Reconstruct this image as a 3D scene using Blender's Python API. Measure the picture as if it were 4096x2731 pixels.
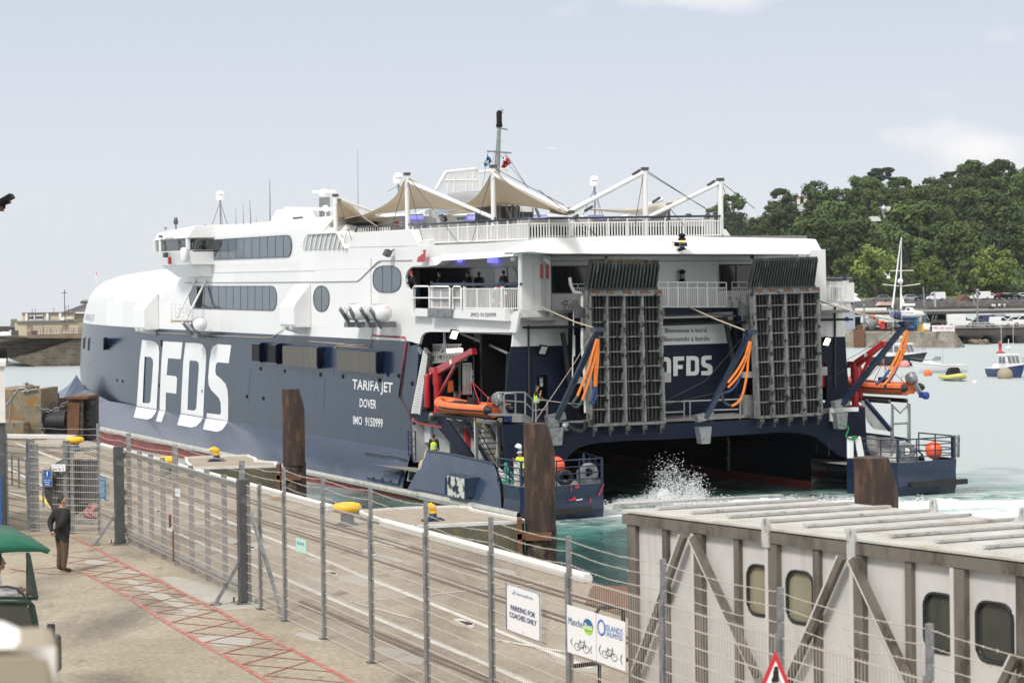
import bpy,bmesh,math,random
from mathutils import Vector as V,Matrix
MR=Matrix.Rotation
from math import cos,sin,pi
from mathutils.geometry import tessellate_polygon
random.seed(7)
R_=math.radians
# ------------------------------------------------------------------ camera
FPX,CAMH=8200.0,10.3           # focal length in photo pixels (4096 wide), height above the water
ROLL=math.atan(.0145)
PITCH=math.atan((1365.5-(1270-.0145*2048))*cos(ROLL)/FPX)
sc=bpy.context.scene
for o in list(bpy.data.objects):bpy.data.objects.remove(o)
col=sc.collection
cam_d=bpy.data.cameras.new('camera');cam=bpy.data.objects.new('camera',cam_d);col.objects.link(cam);sc.camera=cam
cam_d.sensor_width=36;cam_d.lens=36*FPX/4096;cam_d.clip_start=.3;cam_d.clip_end=30000
cam.matrix_world=Matrix.Translation((0,0,CAMH))@MR(R_(90)-PITCH,4,'X')@MR(-ROLL,4,'Z')
cam_d.dof.use_dof=True;cam_d.dof.focus_distance=100;cam_d.dof.aperture_fstop=3.6
# ------------------------------------------------------------------ world and sun
SUN_EL,SUN_AZ=R_(48),R_(215)     # azimuth clockwise from +Y: behind and to the left of the camera
world=bpy.data.worlds.new('World');sc.world=world;world.use_nodes=True
wn,wl=world.node_tree.nodes,world.node_tree.links;wn.clear()
def wnode(t,**k):
 n=wn.new(t)
 for a,b in k.items():
  if hasattr(n,a):setattr(n,a,b)
  else:n.inputs[a].default_value=b
 return n
sky=wnode('ShaderNodeTexSky');sky.sky_type='NISHITA';sky.sun_disc=False
sky.sun_elevation=SUN_EL;sky.sun_rotation=SUN_AZ;sky.air_density=1;sky.dust_density=2.5;sky.ozone_density=1
tc=wnode('ShaderNodeTexCoord');sep=wnode('ShaderNodeSeparateXYZ');wl.new(tc.outputs['Generated'],sep.inputs[0])
# high thin overcast: a pale veil over the blue, denser towards the horizon
ramp=wnode('ShaderNodeValToRGB');wl.new(sep.outputs['Z'],ramp.inputs[0])
cr=ramp.color_ramp;cr.elements[0].position=0;cr.elements[0].color=(7.8,8.15,8.5,1);cr.elements[1].position=1;cr.elements[1].color=(5.4,5.8,6.9,1)
e=cr.elements.new(.06);e.color=(7.6,8.0,8.6,1)
e=cr.elements.new(.16);e.color=(6.3,6.85,8.0,1)
mix1=wnode('ShaderNodeMixRGB',Fac=.93);wl.new(sky.outputs[0],mix1.inputs[1]);wl.new(ramp.outputs[0],mix1.inputs[2])
# clouds
mp=wnode('ShaderNodeMapping');mp.inputs['Scale'].default_value=(2.2,2.2,5.0);mp.inputs['Location'].default_value=(.35,.1,.3);wl.new(tc.outputs['Generated'],mp.inputs[0])
nz=wnode('ShaderNodeTexNoise');nz.inputs['Scale'].default_value=2.6;nz.inputs['Detail'].default_value=7;nz.inputs['Roughness'].default_value=.52;wl.new(mp.outputs[0],nz.inputs[0])
# more cloud high and to the right
m1=wnode('ShaderNodeMath',operation='MULTIPLY_ADD');wl.new(sep.outputs['Z'],m1.inputs[0]);m1.inputs[1].default_value=2.0;wl.new(nz.outputs[0],m1.inputs[2])
m2=wnode('ShaderNodeMath',operation='MULTIPLY_ADD');wl.new(sep.outputs['X'],m2.inputs[0]);m2.inputs[1].default_value=.62;wl.new(m1.outputs[0],m2.inputs[2])
cram=wnode('ShaderNodeValToRGB');cram.color_ramp.elements[0].position=.84;cram.color_ramp.elements[1].position=1.0;wl.new(m2.outputs[0],cram.inputs[0])
mix2=wnode('ShaderNodeMixRGB');mix2.inputs[2].default_value=(10.2,10.0,9.9,1);wl.new(cram.outputs[0],mix2.inputs[0]);wl.new(mix1.outputs[0],mix2.inputs[1])
bg=wnode('ShaderNodeBackground',Strength=.086);wl.new(mix2.outputs[0],bg.inputs[0])
wo=wnode('ShaderNodeOutputWorld');wl.new(bg.outputs[0],wo.inputs[0])
sd=bpy.data.lights.new('sun','SUN');sd.energy=2.4;sd.angle=R_(12);sd.color=(1,.965,.92)
sun=bpy.data.objects.new('sun',sd);col.objects.link(sun)
_dir=V((sin(SUN_AZ)*cos(SUN_EL),cos(SUN_AZ)*cos(SUN_EL),sin(SUN_EL)))
sun.rotation_euler=_dir.to_track_quat('Z','Y').to_euler();sun.location=(-60,-60,90)
sc.view_settings.view_transform='Standard';sc.view_settings.look='None';sc.view_settings.gamma=1;sc.view_settings.exposure=.27
sc.cycles.use_denoising=True
sc.cycles.max_bounces=6;sc.cycles.transparent_max_bounces=16
# ------------------------------------------------------------------ geometry of the place: rays of the survey camera met with real planes
def ray(px,py):
 dx,dy=(px-2048)/FPX,-(py-1365.5)/FPX
 c,s=cos(ROLL),sin(ROLL);x,y=dx*c+dy*s,-dx*s+dy*c
 cp,sp=cos(PITCH),sin(PITCH)
 return V((x,cp+y*sp,y*cp-sp))
EYE=V((0,0,CAMH));QZ=4.2    # quay level
def W(px,py,z=QZ,Y=None):
 d=ray(px,py);t=(z-CAMH)/d.z if Y is None else Y/d.y
 return EYE+d*t
SHIP=Matrix.Translation((-.25,95.7,0))@MR(.4751,4,'Z')@MR(.0138,4,'X')@MR(-.0071,4,'Y')
SINV=SHIP.inverted();_so=SINV@EYE;_sr=SINV.to_3x3()
def L(px,py,a=None,f=None,z=None):    # ship axes: a to starboard, f forward, z up
 d=_sr@ray(px,py);i,v=(0,a)if a is not None else(1,f)if f is not None else(2,z)
 return _so+d*((v-_so[i])/d[i])
def Lp(px,py,p0,n):                    # on any plane in ship axes
 d=_sr@ray(px,py);return _so+d*((V(p0)-_so).dot(n)/d.dot(n))
# ------------------------------------------------------------------ materials
MAT={}
def mat(name,c,rough=.5,metal=0,var=0,vs=1.0,c2=None,cs=2.0,cth=(.45,.6),bump=0,bs=20,coat=0,spec=.5,emit=None,streak=None,vstretch=(1,1,1),trans=0,alpha=1,brick=None,plates=None):
 m=bpy.data.materials.new(name);MAT[name]=m;m.use_nodes=True
 N,K=m.node_tree.nodes,m.node_tree.links;p=N['Principled BSDF']
 p.inputs['Roughness'].default_value=rough;p.inputs['Metallic'].default_value=metal
 p.inputs['Coat Weight'].default_value=coat;p.inputs['Coat Roughness'].default_value=.12;p.inputs['Specular IOR Level'].default_value=spec
 p.inputs['Transmission Weight'].default_value=trans;p.inputs['Alpha'].default_value=alpha
 tcn=N.new('ShaderNodeTexCoord');src=tcn.outputs['Object']
 def noise(scale,detail=6,st=(1,1,1),r=.6):
  mpn=N.new('ShaderNodeMapping');mpn.inputs['Scale'].default_value=st;K.new(src,mpn.inputs[0])
  n=N.new('ShaderNodeTexNoise');n.inputs['Scale'].default_value=scale;n.inputs['Detail'].default_value=detail;n.inputs['Roughness'].default_value=r
  K.new(mpn.outputs[0],n.inputs[0]);return n.outputs[0]
 def mixc(fac,a,b,mode='MIX'):
  x=N.new('ShaderNodeMixRGB');x.blend_type=mode
  for k,v in((0,fac),(1,a),(2,b)):
   if isinstance(v,(int,float)):x.inputs[k].default_value=v
   elif isinstance(v,tuple):x.inputs[k].default_value=(*v[:3],1)
   else:K.new(v,x.inputs[k])
  return x.outputs[0]
 def rampf(f,lo,hi):
  r=N.new('ShaderNodeMapRange');r.inputs[1].default_value=lo;r.inputs[2].default_value=hi;K.new(f,r.inputs[0]);return r.outputs[0]
 out=tuple(c)
 if brick:      # (scale, mortar colour, brick w, h)
  mpn=N.new('ShaderNodeMapping');mpn.inputs['Rotation'].default_value=brick[4]if len(brick)>4 else(R_(90),0,0);K.new(src,mpn.inputs[0])
  b=N.new('ShaderNodeTexBrick');K.new(mpn.outputs[0],b.inputs[0]);b.inputs['Color1'].default_value=(*c,1);b.inputs['Color2'].default_value=(*[x*.62 for x in c],1)
  b.inputs['Mortar'].default_value=(*brick[1],1);b.inputs['Scale'].default_value=brick[0];b.inputs['Brick Width'].default_value=brick[2];b.inputs['Row Height'].default_value=brick[3];b.inputs['Mortar Size'].default_value=.03
  out=b.outputs[0]
 if var:
  f=rampf(noise(vs,7,vstretch),.3,.7)
  d=N.new('ShaderNodeMapRange');d.inputs[3].default_value=1-var;d.inputs[4].default_value=1+var*.6;K.new(f,d.inputs[0])
  out=mixc(1.0,out,d.outputs[0],'MULTIPLY')
 if c2:out=mixc(rampf(noise(cs,9,vstretch,.65),*cth),out,tuple(c2))
 if streak:out=mixc(rampf(noise(streak[1],5,(1,1,.08)),streak[2],streak[2]+.2),out,tuple(streak[0]))
 if plates:     # welded plates: (axis, width, height, seam tint)
  sx=N.new('ShaderNodeSeparateXYZ');K.new(src,sx.inputs[0]);cx=N.new('ShaderNodeCombineXYZ');K.new(sx.outputs[plates[0]],cx.inputs[0]);K.new(sx.outputs[2],cx.inputs[1])
  b=N.new('ShaderNodeTexBrick');K.new(cx.outputs[0],b.inputs[0]);b.inputs['Color1'].default_value=(1,1,1,1);b.inputs['Color2'].default_value=(.9,.9,.9,1);b.inputs['Mortar'].default_value=(plates[3],)*3+(1,)
  b.inputs['Scale'].default_value=1;b.inputs['Brick Width'].default_value=plates[1];b.inputs['Row Height'].default_value=plates[2];b.inputs['Mortar Size'].default_value=.018;b.inputs['Mortar Smooth'].default_value=.5
  out=mixc(1.0,out,b.outputs[0],'MULTIPLY')
 if isinstance(out,tuple):p.inputs['Base Color'].default_value=(*out[:3],1)
 else:K.new(out,p.inputs['Base Color'])
 if bump:
  bn=N.new('ShaderNodeBump');bn.inputs['Strength'].default_value=bump;bn.inputs['Distance'].default_value=.05;K.new(noise(bs,5),bn.inputs['Height']);K.new(bn.outputs[0],p.inputs['Normal'])
 if emit:p.inputs['Emission Color'].default_value=(*emit[0],1);p.inputs['Emission Strength'].default_value=emit[1]
 return m
# ------------------------------------------------------------------ mesh helpers
class MB:
 def __init__(s):s.v=[];s.f=[];s.m=[];s.mats=[];s.cur=0;s.smooth=False;s.sm=[]
 def use(s,name):
  if name not in s.mats:s.mats.append(name)
  s.cur=s.mats.index(name);return s
 def add(s,vs,fs,smooth=None):
  b=len(s.v);s.v+=[tuple(x)for x in vs]
  sm=s.smooth if smooth is None else smooth
  for f in fs:s.f.append([b+i for i in f]);s.m.append(s.cur);s.sm.append(sm)
  return s
 def box(s,c,d,rz=0,M=None):
  x,y,z=d[0]/2,d[1]/2,d[2]/2
  T=Matrix.Translation(c)@(MR(rz,4,'Z')if M is None else M)
  return s.add([T@V(q)for q in((-x,-y,-z),(x,-y,-z),(x,y,-z),(-x,y,-z),(-x,-y,z),(x,-y,z),(x,y,z),(-x,y,z))],
                     [(0,3,2,1),(4,5,6,7),(0,1,5,4),(1,2,6,5),(2,3,7,6),(3,0,4,7)])
 def bx(s,x0,x1,y0,y1,z0,z1):return s.box(((x0+x1)/2,(y0+y1)/2,(z0+z1)/2),(abs(x1-x0),abs(y1-y0),abs(z1-z0)))
 def hexa(s,lo,hi):   # prism between two matching loops
  n=len(lo);return s.add(list(lo)+list(hi),[tuple(range(n))[::-1],tuple(range(n,2*n))]+[(i,(i+1)%n,n+(i+1)%n,n+i)for i in range(n)])
 def bar(s,p,q,w,h=None,up=(0,0,1)):
  p,q=V(p),V(q);d=q-p;ln=d.length
  if ln<1e-6:return s
  d/=ln;u=V(up)
  if abs(d.dot(u))>.98:u=V((0,1,0))
  x=d.cross(u).normalized()*(w/2);z=x.cross(d).normalized()*((h or w)/2)
  return s.hexa([p-x-z,p+x-z,p+x+z,p-x+z],[q-x-z,q+x-z,q+x+z,q-x+z])
 def tube(s,pts,r,n=8,caps=True,r1=None):
  pts=[V(p)for p in pts];rings=[];N=len(pts)
  for i,p in enumerate(pts):
   d=(pts[min(i+1,N-1)]-pts[max(i-1,0)]).normalized()
   u=V((0,0,1))if abs(d.z)<.9 else V((0,1,0))
   x=d.cross(u).normalized();y=d.cross(x);rr=r if r1 is None else r+(r1-r)*i/(N-1)
   if isinstance(r,(list,tuple)):rr=r[i]
   rings.append([p+x*rr*cos(2*pi*k/n)+y*rr*sin(2*pi*k/n)for k in range(n)])
  b=len(s.v);vs=[q for g in rings for q in g]
  fs=[(i*n+k,i*n+(k+1)%n,(i+1)*n+(k+1)%n,(i+1)*n+k)for i in range(N-1)for k in range(n)]
  s.add(vs,fs,True)
  if caps:s.add(rings[0],[tuple(range(n))],False);s.add(rings[-1],[tuple(range(n))[::-1]],False)
  return s
 def lathe(s,prof,c=(0,0,0),n=20,M=None,smooth=True):   # prof: (r, z)
  c=V(c);M=M or Matrix()
  vs=[c+(M@V((r*cos(2*pi*k/n),r*sin(2*pi*k/n),z)))for r,z in prof for k in range(n)]
  fs=[(i*n+k,i*n+(k+1)%n,(i+1)*n+(k+1)%n,(i+1)*n+k)for i in range(len(prof)-1)for k in range(n)]
  return s.add(vs,fs,smooth)
 def ball(s,c,r,n=14,sc_=(1,1,1),M=None):
  pr=[(max(1e-4,sin(pi*i/(n//2))),-cos(pi*i/(n//2)))for i in range(n//2+1)]
  rr=r if isinstance(r,(tuple,list))else(r,r,r)
  T=(M or Matrix())@Matrix.Diagonal((rr[0]*sc_[0],rr[1]*sc_[1],rr[2]*sc_[2],1))
  return s.lathe(pr,c,n,T)
 def grid(s,rows,smooth=True,closed=False):
  n=len(rows[0]);vs=[p for r in rows for p in r]
  fs=[(i*n+k,i*n+(k+1)%n,(i+1)*n+(k+1)%n,(i+1)*n+k)for i in range(len(rows)-1)for k in range(n if closed else n-1)]
  return s.add(vs,fs,smooth)
 def poly(s,loops,off=None):   # filled polygon (first loop outer, others holes); off = vector gives it thickness
  loops=[[V(p)for p in l]for l in loops];flat=[p for l in loops for p in l]
  n0=(loops[0][1]-loops[0][0]).cross(loops[0][2]-loops[0][0])
  tris=tessellate_polygon(loops)
  s.add(flat,[tuple(t)for t in tris],False)
  if off is not None:
   off=V(off);s.add([p+off for p in flat],[tuple(t)[::-1]for t in tris],False);b=0
   for l in loops:
    n=len(l);s.add(l+[p+off for p in l],[(i,(i+1)%n,n+(i+1)%n,n+i)for i in range(n)],False)
  return s
 def build(s,name,parent=None,mat=None,weld=False,bevel=0,label=None,M=None):
  me=bpy.data.meshes.new(name);me.from_pydata(s.v,[],s.f)
  for n in(s.mats or[mat or 'white']):me.materials.append(MAT[n])
  me.polygons.foreach_set('material_index',s.m);me.polygons.foreach_set('use_smooth',s.sm)
  me.validate()
  bm=bmesh.new();bm.from_mesh(me)
  if weld:bmesh.ops.remove_doubles(bm,verts=bm.verts,dist=weld if weld is not True else 1e-4)
  bmesh.ops.recalc_face_normals(bm,faces=bm.faces)
  bm.to_mesh(me);bm.free()
  o=bpy.data.objects.new(name,me);col.objects.link(o)
  if parent:o.parent=parent
  if M is not None:o.matrix_world=M
  if bevel:
   b=o.modifiers.new('bevel','BEVEL');b.width=bevel;b.segments=2;b.limit_method='ANGLE';b.angle_limit=R_(40)
  if label:o['label']=label
  return o
def mb(m):return MB().use(m)
def tag(o,label,cat,group=None):
 o['label']=label;o['category']=cat
 if group:o['group']=group
 return o
def kind(o,k):o['kind']=k;return o
def empty(name,M,label=None,cat=None,group=None):
 o=bpy.data.objects.new(name,None);col.objects.link(o);o.empty_display_size=.3
 if isinstance(M,Matrix):o.matrix_world=M
 else:o.location=M
 if label:tag(o,label,cat,group)
 return o
_kids={}
def copy_tree(o,parent=None,M=None):
 c=o.copy();col.objects.link(c)
 if parent is not None:c.parent=parent
 elif M is not None:c.matrix_world=M
 for ch in[x for x in bpy.data.objects if x.parent==o]:copy_tree(ch,c)
 return c
def text_mesh(s,bold=False,space=1.0):
 cu=bpy.data.curves.new('lettering','FONT');cu.body=s;cu.space_character=space
 if bold:cu.offset=.018
 cu.resolution_u=2
 o=bpy.data.objects.new('lettering',cu);dg=bpy.context.evaluated_depsgraph_get();col.objects.link(o);dg.update()
 me=bpy.data.meshes.new_from_object(o.evaluated_get(dg));bpy.data.objects.remove(o)
 v=[tuple(p.co)for p in me.vertices];f=[tuple(p.vertices)for p in me.polygons]
 x0,x1=min(p[0]for p in v),max(p[0]for p in v);y0,y1=min(p[1]for p in v),max(p[1]for p in v)
 return[((p[0]-x0)/(x1-x0),(p[1]-y0)/(y1-y0))for p in v],f
def text_to(U,s,fn,bold=False,mat=None,italic=0):      # fn(u, v) gives the place of a point of the text's box
 if mat:U.use(mat)
 uv,f=text_mesh(s,bold);return U.add([fn(u+italic*(v-.5),v)for u,v in uv],f,False)
def quad(tl,tr,br,bl):
 def g(u,v):return tuple(((tl[i]*(1-u)+tr[i]*u)*v+(bl[i]*(1-u)+br[i]*u)*(1-v))for i in range(2))
 return g
def catmull(pts,n=6):
 pts=[V(p)for p in pts];out=[]
 for i in range(len(pts)-1):
  p0,p1,p2,p3=pts[max(i-1,0)],pts[i],pts[i+1],pts[min(i+2,len(pts)-1)]
  for k in range(n):
   t=k/n;out.append(.5*((2*p1)+(p2-p0)*t+(2*p0-5*p1+4*p2-p3)*t*t+(-p0+3*p1-3*p2+p3)*t**3))
 return out+[pts[-1]]
def lerp(a,b,t):return a+(b-a)*t
def interp(x,xs,ys):
 if x<=xs[0]:return ys[0]
 for i in range(1,len(xs)):
  if x<=xs[i]:return lerp(ys[i-1],ys[i],(x-xs[i-1])/(xs[i]-xs[i-1]))
 return ys[-1]
mat('white',(.83,.83,.82),.38,var=.03,vs=.5,coat=.25,plates=(1,6.0,2.6,.93),streak=((.70,.69,.66),1.2,.66))
mat('white_plain',(.8,.8,.79),.45)
mat('white_stern',(.80,.80,.79),.45,var=.04,vs=.8,streak=((.58,.56,.52),2.2,.60))
mat('navy',(.011,.025,.060),.3,var=.22,vs=.5,coat=.32,bump=.3,bs=.9,plates=(1,2.9,1.25,1.5),streak=((.03,.05,.09),1.6,.6))
mat('navy_stern',(.010,.016,.036),.5,spec=.18,plates=(0,2.8,1.3,1.5),var=.15,vs=.8,c2=(.03,.032,.04),cs=1.5,cth=(.62,.72))  # same navy, darker base for the stern's weaker sky reflection
mat('navy_flare',(.035,.058,.105),.33,var=.22,vs=.9,coat=.42,bump=.35,bs=1.0,plates=(1,1.7,1.0,.82),streak=((.035,.05,.085),1.9,.56))  # same navy, lightened: sky sheen of the upward slope put into the colour
mat('boot_red',(.28,.055,.045),.55,var=.2,vs=1.2,c2=(.18,.05,.045),cs=1.5)
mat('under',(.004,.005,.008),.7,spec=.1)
mat('fender_strip',(.5,.49,.44),.8,var=.2,vs=1.5,c2=(.2,.2,.15),cs=2,cth=(.58,.7),bump=.3,bs=8)
mat('glass_band',(.10,.125,.155),.16,var=.04,vs=2,coat=.5)  # tinted film, with reflected sky put into the base colour
mat('glass_dark',(.012,.013,.015),.12,coat=.3)
mat('glass_tint',(.02,.025,.03),.06)
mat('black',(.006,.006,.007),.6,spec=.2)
mat('rubber',(.018,.018,.02),.6,var=.2,vs=4)
mat('seam',(.25,.25,.26),.6)
mat('dark_line',(.05,.06,.07),.5)
mat('louvre',(.12,.11,.095),.7,var=.25,vs=3,vstretch=(1,1,.1))
mat('interior',(.5,.51,.5),.6,var=.06,vs=1)
mat('interior_navy',(.008,.011,.022),.6,spec=.2)
mat('deck_grey',(.22,.22,.21),.8,var=.2,vs=2)
mat('steel',(.36,.37,.37),.45,.6,var=.15,vs=3)
mat('galv',(.30,.31,.32),.5,.55,var=.28,vs=9,c2=(.17,.18,.19),cs=5,cth=(.5,.62))
mat('galv_dark',(.10,.105,.11),.5,.4,var=.25,vs=5,c2=(.2,.205,.21),cs=4,cth=(.58,.7))
mat('wire',(.52,.48,.42),.6,.2)
mat('ramp_grey',(.20,.205,.195),.6,.1,var=.35,vs=2,c2=(.02,.02,.02),cs=3.2,cth=(.55,.59))
mat('ramp_mid',(.055,.058,.055),.6,var=.3,vs=2,c2=(.03,.03,.03),cs=2,cth=(.5,.6));mat('ramp_dark',(.012,.013,.013),.7,.1,var=.35,vs=2.5,c2=(.05,.055,.05),cs=1.6,cth=(.50,.62))
mat('ramp_flap',(.045,.052,.048),.55,.1,var=.3,vs=3,c2=(.13,.15,.13),cs=2.6,cth=(.55,.66),vstretch=(1,1,.35))
mat('rust',(.16,.075,.04),.85,var=.3,vs=4)
mat('red',(.42,.015,.022),.35,var=.08,vs=2,coat=.4)
mat('red_faded',(.5,.12,.12),.5)
mat('orange',(.80,.16,.04),.45,var=.08,vs=3)
mat('orange_rope',(.78,.21,.03),.7,var=.1,vs=6)
mat('orange_ball',(.95,.13,.05),.35)
mat('blue_rope',(.02,.05,.16),.6)
mat('blue_bag',(.03,.06,.3),.5)
mat('hivis',(.62,.85,.03),.6)
mat('reflective',(.62,.63,.62),.4)
mat('yellow',(.85,.50,.02),.45,var=.12,vs=4,bump=.1,bs=9)
mat('yellow_tread',(.7,.48,.03),.6)
def cloth_mat(name,c):
 m=bpy.data.materials.new(name);MAT[name]=m;m.use_nodes=True;N,K=m.node_tree.nodes,m.node_tree.links;N.clear()
 a,b,x,o=N.new('ShaderNodeBsdfDiffuse'),N.new('ShaderNodeBsdfTranslucent'),N.new('ShaderNodeMixShader'),N.new('ShaderNodeOutputMaterial')
 t=N.new('ShaderNodeTexCoord');n=N.new('ShaderNodeTexNoise');n.inputs['Scale'].default_value=1.4;n.inputs['Detail'].default_value=6;K.new(t.outputs['Object'],n.inputs[0])
 r=N.new('ShaderNodeMixRGB');r.inputs[1].default_value=(*[v*.86 for v in c],1);r.inputs[2].default_value=(*c,1);K.new(n.outputs[0],r.inputs[0])
 for s_ in(a,b):K.new(r.outputs[0],s_.inputs[0])
 x.inputs[0].default_value=.5;K.new(a.outputs[0],x.inputs[1]);K.new(b.outputs[0],x.inputs[2]);K.new(x.outputs[0],o.inputs[0])
cloth_mat('sail',(.80,.735,.63));cloth_mat('sail_light',(.86,.82,.75))
mat('pole',(.82,.82,.8),.4,coat=.2)
mat('rope',(.45,.39,.28),.9)
mat('cable',(.04,.04,.045),.5)
mat('teal_rope',(.08,.45,.34),.8)
mat('green_rope',(.02,.22,.08),.8)
mat('lamp_warm',(1,.9,.7),.4,emit=((1,.85,.6),3.5))
mat('lamp_orange',(1,.4,.1),.4,emit=((1,.35,.05),5))
mat('lamp_uv',(.3,.3,1),.4,emit=((.16,.15,1),1.3))
mat('skin',(.42,.24,.17),.55);mat('skin_dark',(.24,.13,.09),.55)
mat('hair',(.018,.013,.011),.6);mat('hair_brown',(.06,.035,.02),.6)
mat('jacket_dark',(.013,.014,.013),.8,var=.2,vs=8);mat('cloth_black',(.012,.012,.014),.8)
mat('trousers_brown',(.10,.062,.038),.85,var=.15,vs=10);mat('trousers_navy',(.015,.02,.035),.8)
mat('shoes',(.05,.025,.02),.4);mat('shirt_blue',(.35,.45,.7),.7);mat('cap_red',(.6,.03,.04),.6);mat('helmet',(.85,.85,.84),.35)
mat('cloth_white',(.75,.75,.75),.8);mat('cloth_blue',(.12,.22,.4),.8);mat('cloth_yellow',(.7,.6,.3),.8);mat('jeans',(.06,.09,.16),.8)
mat('sign_white',(.82,.82,.81),.4);mat('sign_blue',(.01,.10,.38),.4);mat('sign_teal',(.05,.22,.36),.5,var=.1,vs=8);mat('ink',(.02,.03,.10),.5);mat('ink_black',(.015,.015,.015),.5)
mat('ink_navy',(.02,.035,.16),.5);mat('ink_blue',(.02,.14,.5),.5);mat('ink_lime',(.42,.72,.04),.5);mat('ink_teal',(.01,.13,.26),.5);mat('ink_pale',(.45,.6,.55),.5);mat('ink_red',(.55,.03,.05),.5)
mat('sign_green',(.01,.10,.04),.5);mat('mint',(.45,.72,.62),.6)
mat('coat_white',(.78,.77,.73),.5,var=.04,vs=3)
mat('bollard_blue',(.012,.03,.08),.5,var=.15,vs=5)
mat('pile_rust',(.052,.033,.026),.75,.1,var=.45,vs=5,c2=(.135,.075,.045),cs=3.4,cth=(.52,.64),bump=.35,bs=9,vstretch=(1,1,.22))
mat('pile_scaled',(.12,.095,.06),.85,var=.4,vs=4,c2=(.035,.03,.025),cs=3,cth=(.45,.55),bump=.6,bs=7)
mat('lichen_concrete',(.24,.21,.15),.9,var=.3,vs=2,c2=(.30,.15,.02),cs=1.6,cth=(.50,.62),bump=.4,bs=8)
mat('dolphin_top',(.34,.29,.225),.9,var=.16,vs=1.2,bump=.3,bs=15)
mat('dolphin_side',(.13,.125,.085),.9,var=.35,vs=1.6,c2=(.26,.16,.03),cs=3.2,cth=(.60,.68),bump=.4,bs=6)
mat('white_paint',(.68,.67,.64),.6,var=.1,vs=3,c2=(.42,.38,.32),cs=5,cth=(.62,.74))
mat('road_white',(.68,.66,.61),.8,var=.12,vs=2,c2=(.36,.32,.26),cs=3.5,cth=(.56,.68))
mat('road_red',(.42,.115,.10),.85,var=.2,vs=3,c2=(.37,.27,.20),cs=5,cth=(.47,.60))
mat('road_yellow',(.72,.52,.10),.8,var=.15,vs=3)
mat('rail_steel',(.13,.075,.05),.7,.2,var=.3,vs=3)
mat('gang_white',(.54,.53,.51),.6,var=.1,vs=1.5,streak=((.36,.34,.31),2.6,.56),bump=.05,bs=30)
mat('gang_roof',(.50,.49,.455),.7,var=.2,vs=1.6,c2=(.36,.31,.23),cs=1.5,cth=(.52,.70))
mat('gang_rib',(.47,.465,.45),.65,var=.2,vs=2,c2=(.16,.15,.12),cs=5,cth=(.55,.68))
mat('gang_frame',(.24,.215,.185),.5,.3,var=.35,vs=2.6,c2=(.085,.072,.058),cs=2.6,cth=(.42,.62),vstretch=(1,1,.35))
mat('gang_glass',(.27,.25,.17),.08,var=.3,vs=.8,coat=.3)  # tan of the bright view through the gangway panes, put into the colour
mat('gang_glass_dark',(.06,.063,.055),.08,var=.3,vs=1.2)
mat('canopy_green',(.006,.13,.075),.6,var=.12,vs=4);mat('frame_green',(.008,.03,.02),.4)
mat('cream',(.86,.85,.80),.6);mat('beige',(.33,.285,.205),.7)
mat('stone_fort',(.125,.105,.078),.9,var=.45,vs=.35,brick=(1.0,(.19,.165,.12),1.5,.62),bump=.5,bs=2)
mat('stone_brown',(.21,.155,.11),.9,var=.3,vs=.5)
mat('stone_pier',(.40,.36,.29),.9,var=.45,vs=.6,brick=(1.0,(.17,.15,.12),1.9,.95),c2=(.24,.20,.14),cs=.35,cth=(.50,.66))
mat('stone_wall',(.17,.16,.155),.9,var=.35,vs=.6,brick=(1.0,(.24,.23,.22),1.0,.5))
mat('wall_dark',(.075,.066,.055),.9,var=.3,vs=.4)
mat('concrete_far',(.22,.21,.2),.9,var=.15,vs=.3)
mat('render_cream',(.56,.49,.36),.8,var=.06,vs=.5);mat('roof_lead',(.29,.27,.24),.7,var=.15,vs=1)
mat('house_white',(.78,.78,.76),.7);mat('terracotta',(.45,.2,.12),.8);mat('brick_far',(.14,.065,.05),.9,var=.2,vs=1);mat('slate',(.2,.2,.21),.7);mat('pink_roof',(.6,.42,.36),.8)
mat('shed_blue',(.36,.42,.5),.6);mat('grass',(.17,.20,.06),.9,var=.3,vs=.15,c2=(.09,.13,.035),cs=.3)
mat('hill_soil',(.03,.045,.018),.95,var=.3,vs=.1);mat('shingle',(.26,.19,.15),.95,var=.3,vs=2,bump=.5,bs=6)
mat('bark',(.07,.05,.035),.9)
mat('car_white',(.75,.75,.75),.3,coat=.5);mat('car_grey',(.18,.19,.2),.3,.5,coat=.5);mat('car_blue',(.05,.06,.16),.3,.3,coat=.5);mat('car_silver',(.42,.44,.46),.3,.6,coat=.5);mat('car_red',(.4,.03,.03),.3,coat=.5);mat('car_teal',(.05,.2,.25),.3,.3,coat=.5)
mat('container_green',(.02,.045,.042),.6,var=.1,vs=1)
mat('hull_blue',(.02,.045,.14),.35,coat=.4);mat('antifoul',(.07,.45,.80),.5);mat('hull_dark',(.025,.03,.045),.45);mat('buoy_pink',(.75,.28,.27),.5);mat('buoy_red',(.42,.05,.06),.6);mat('rib_yellow',(.62,.60,.16),.5);mat('awn_white',(.85,.86,.88),.5)
mat('hose_pink',(.55,.17,.17),.7);mat('timber',(.40,.27,.14),.8)
mat('droplet',(.92,.95,.96),.35);mat('gull',(.7,.7,.7),.6);mat('speckled',(.16,.13,.1),.8)
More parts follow.
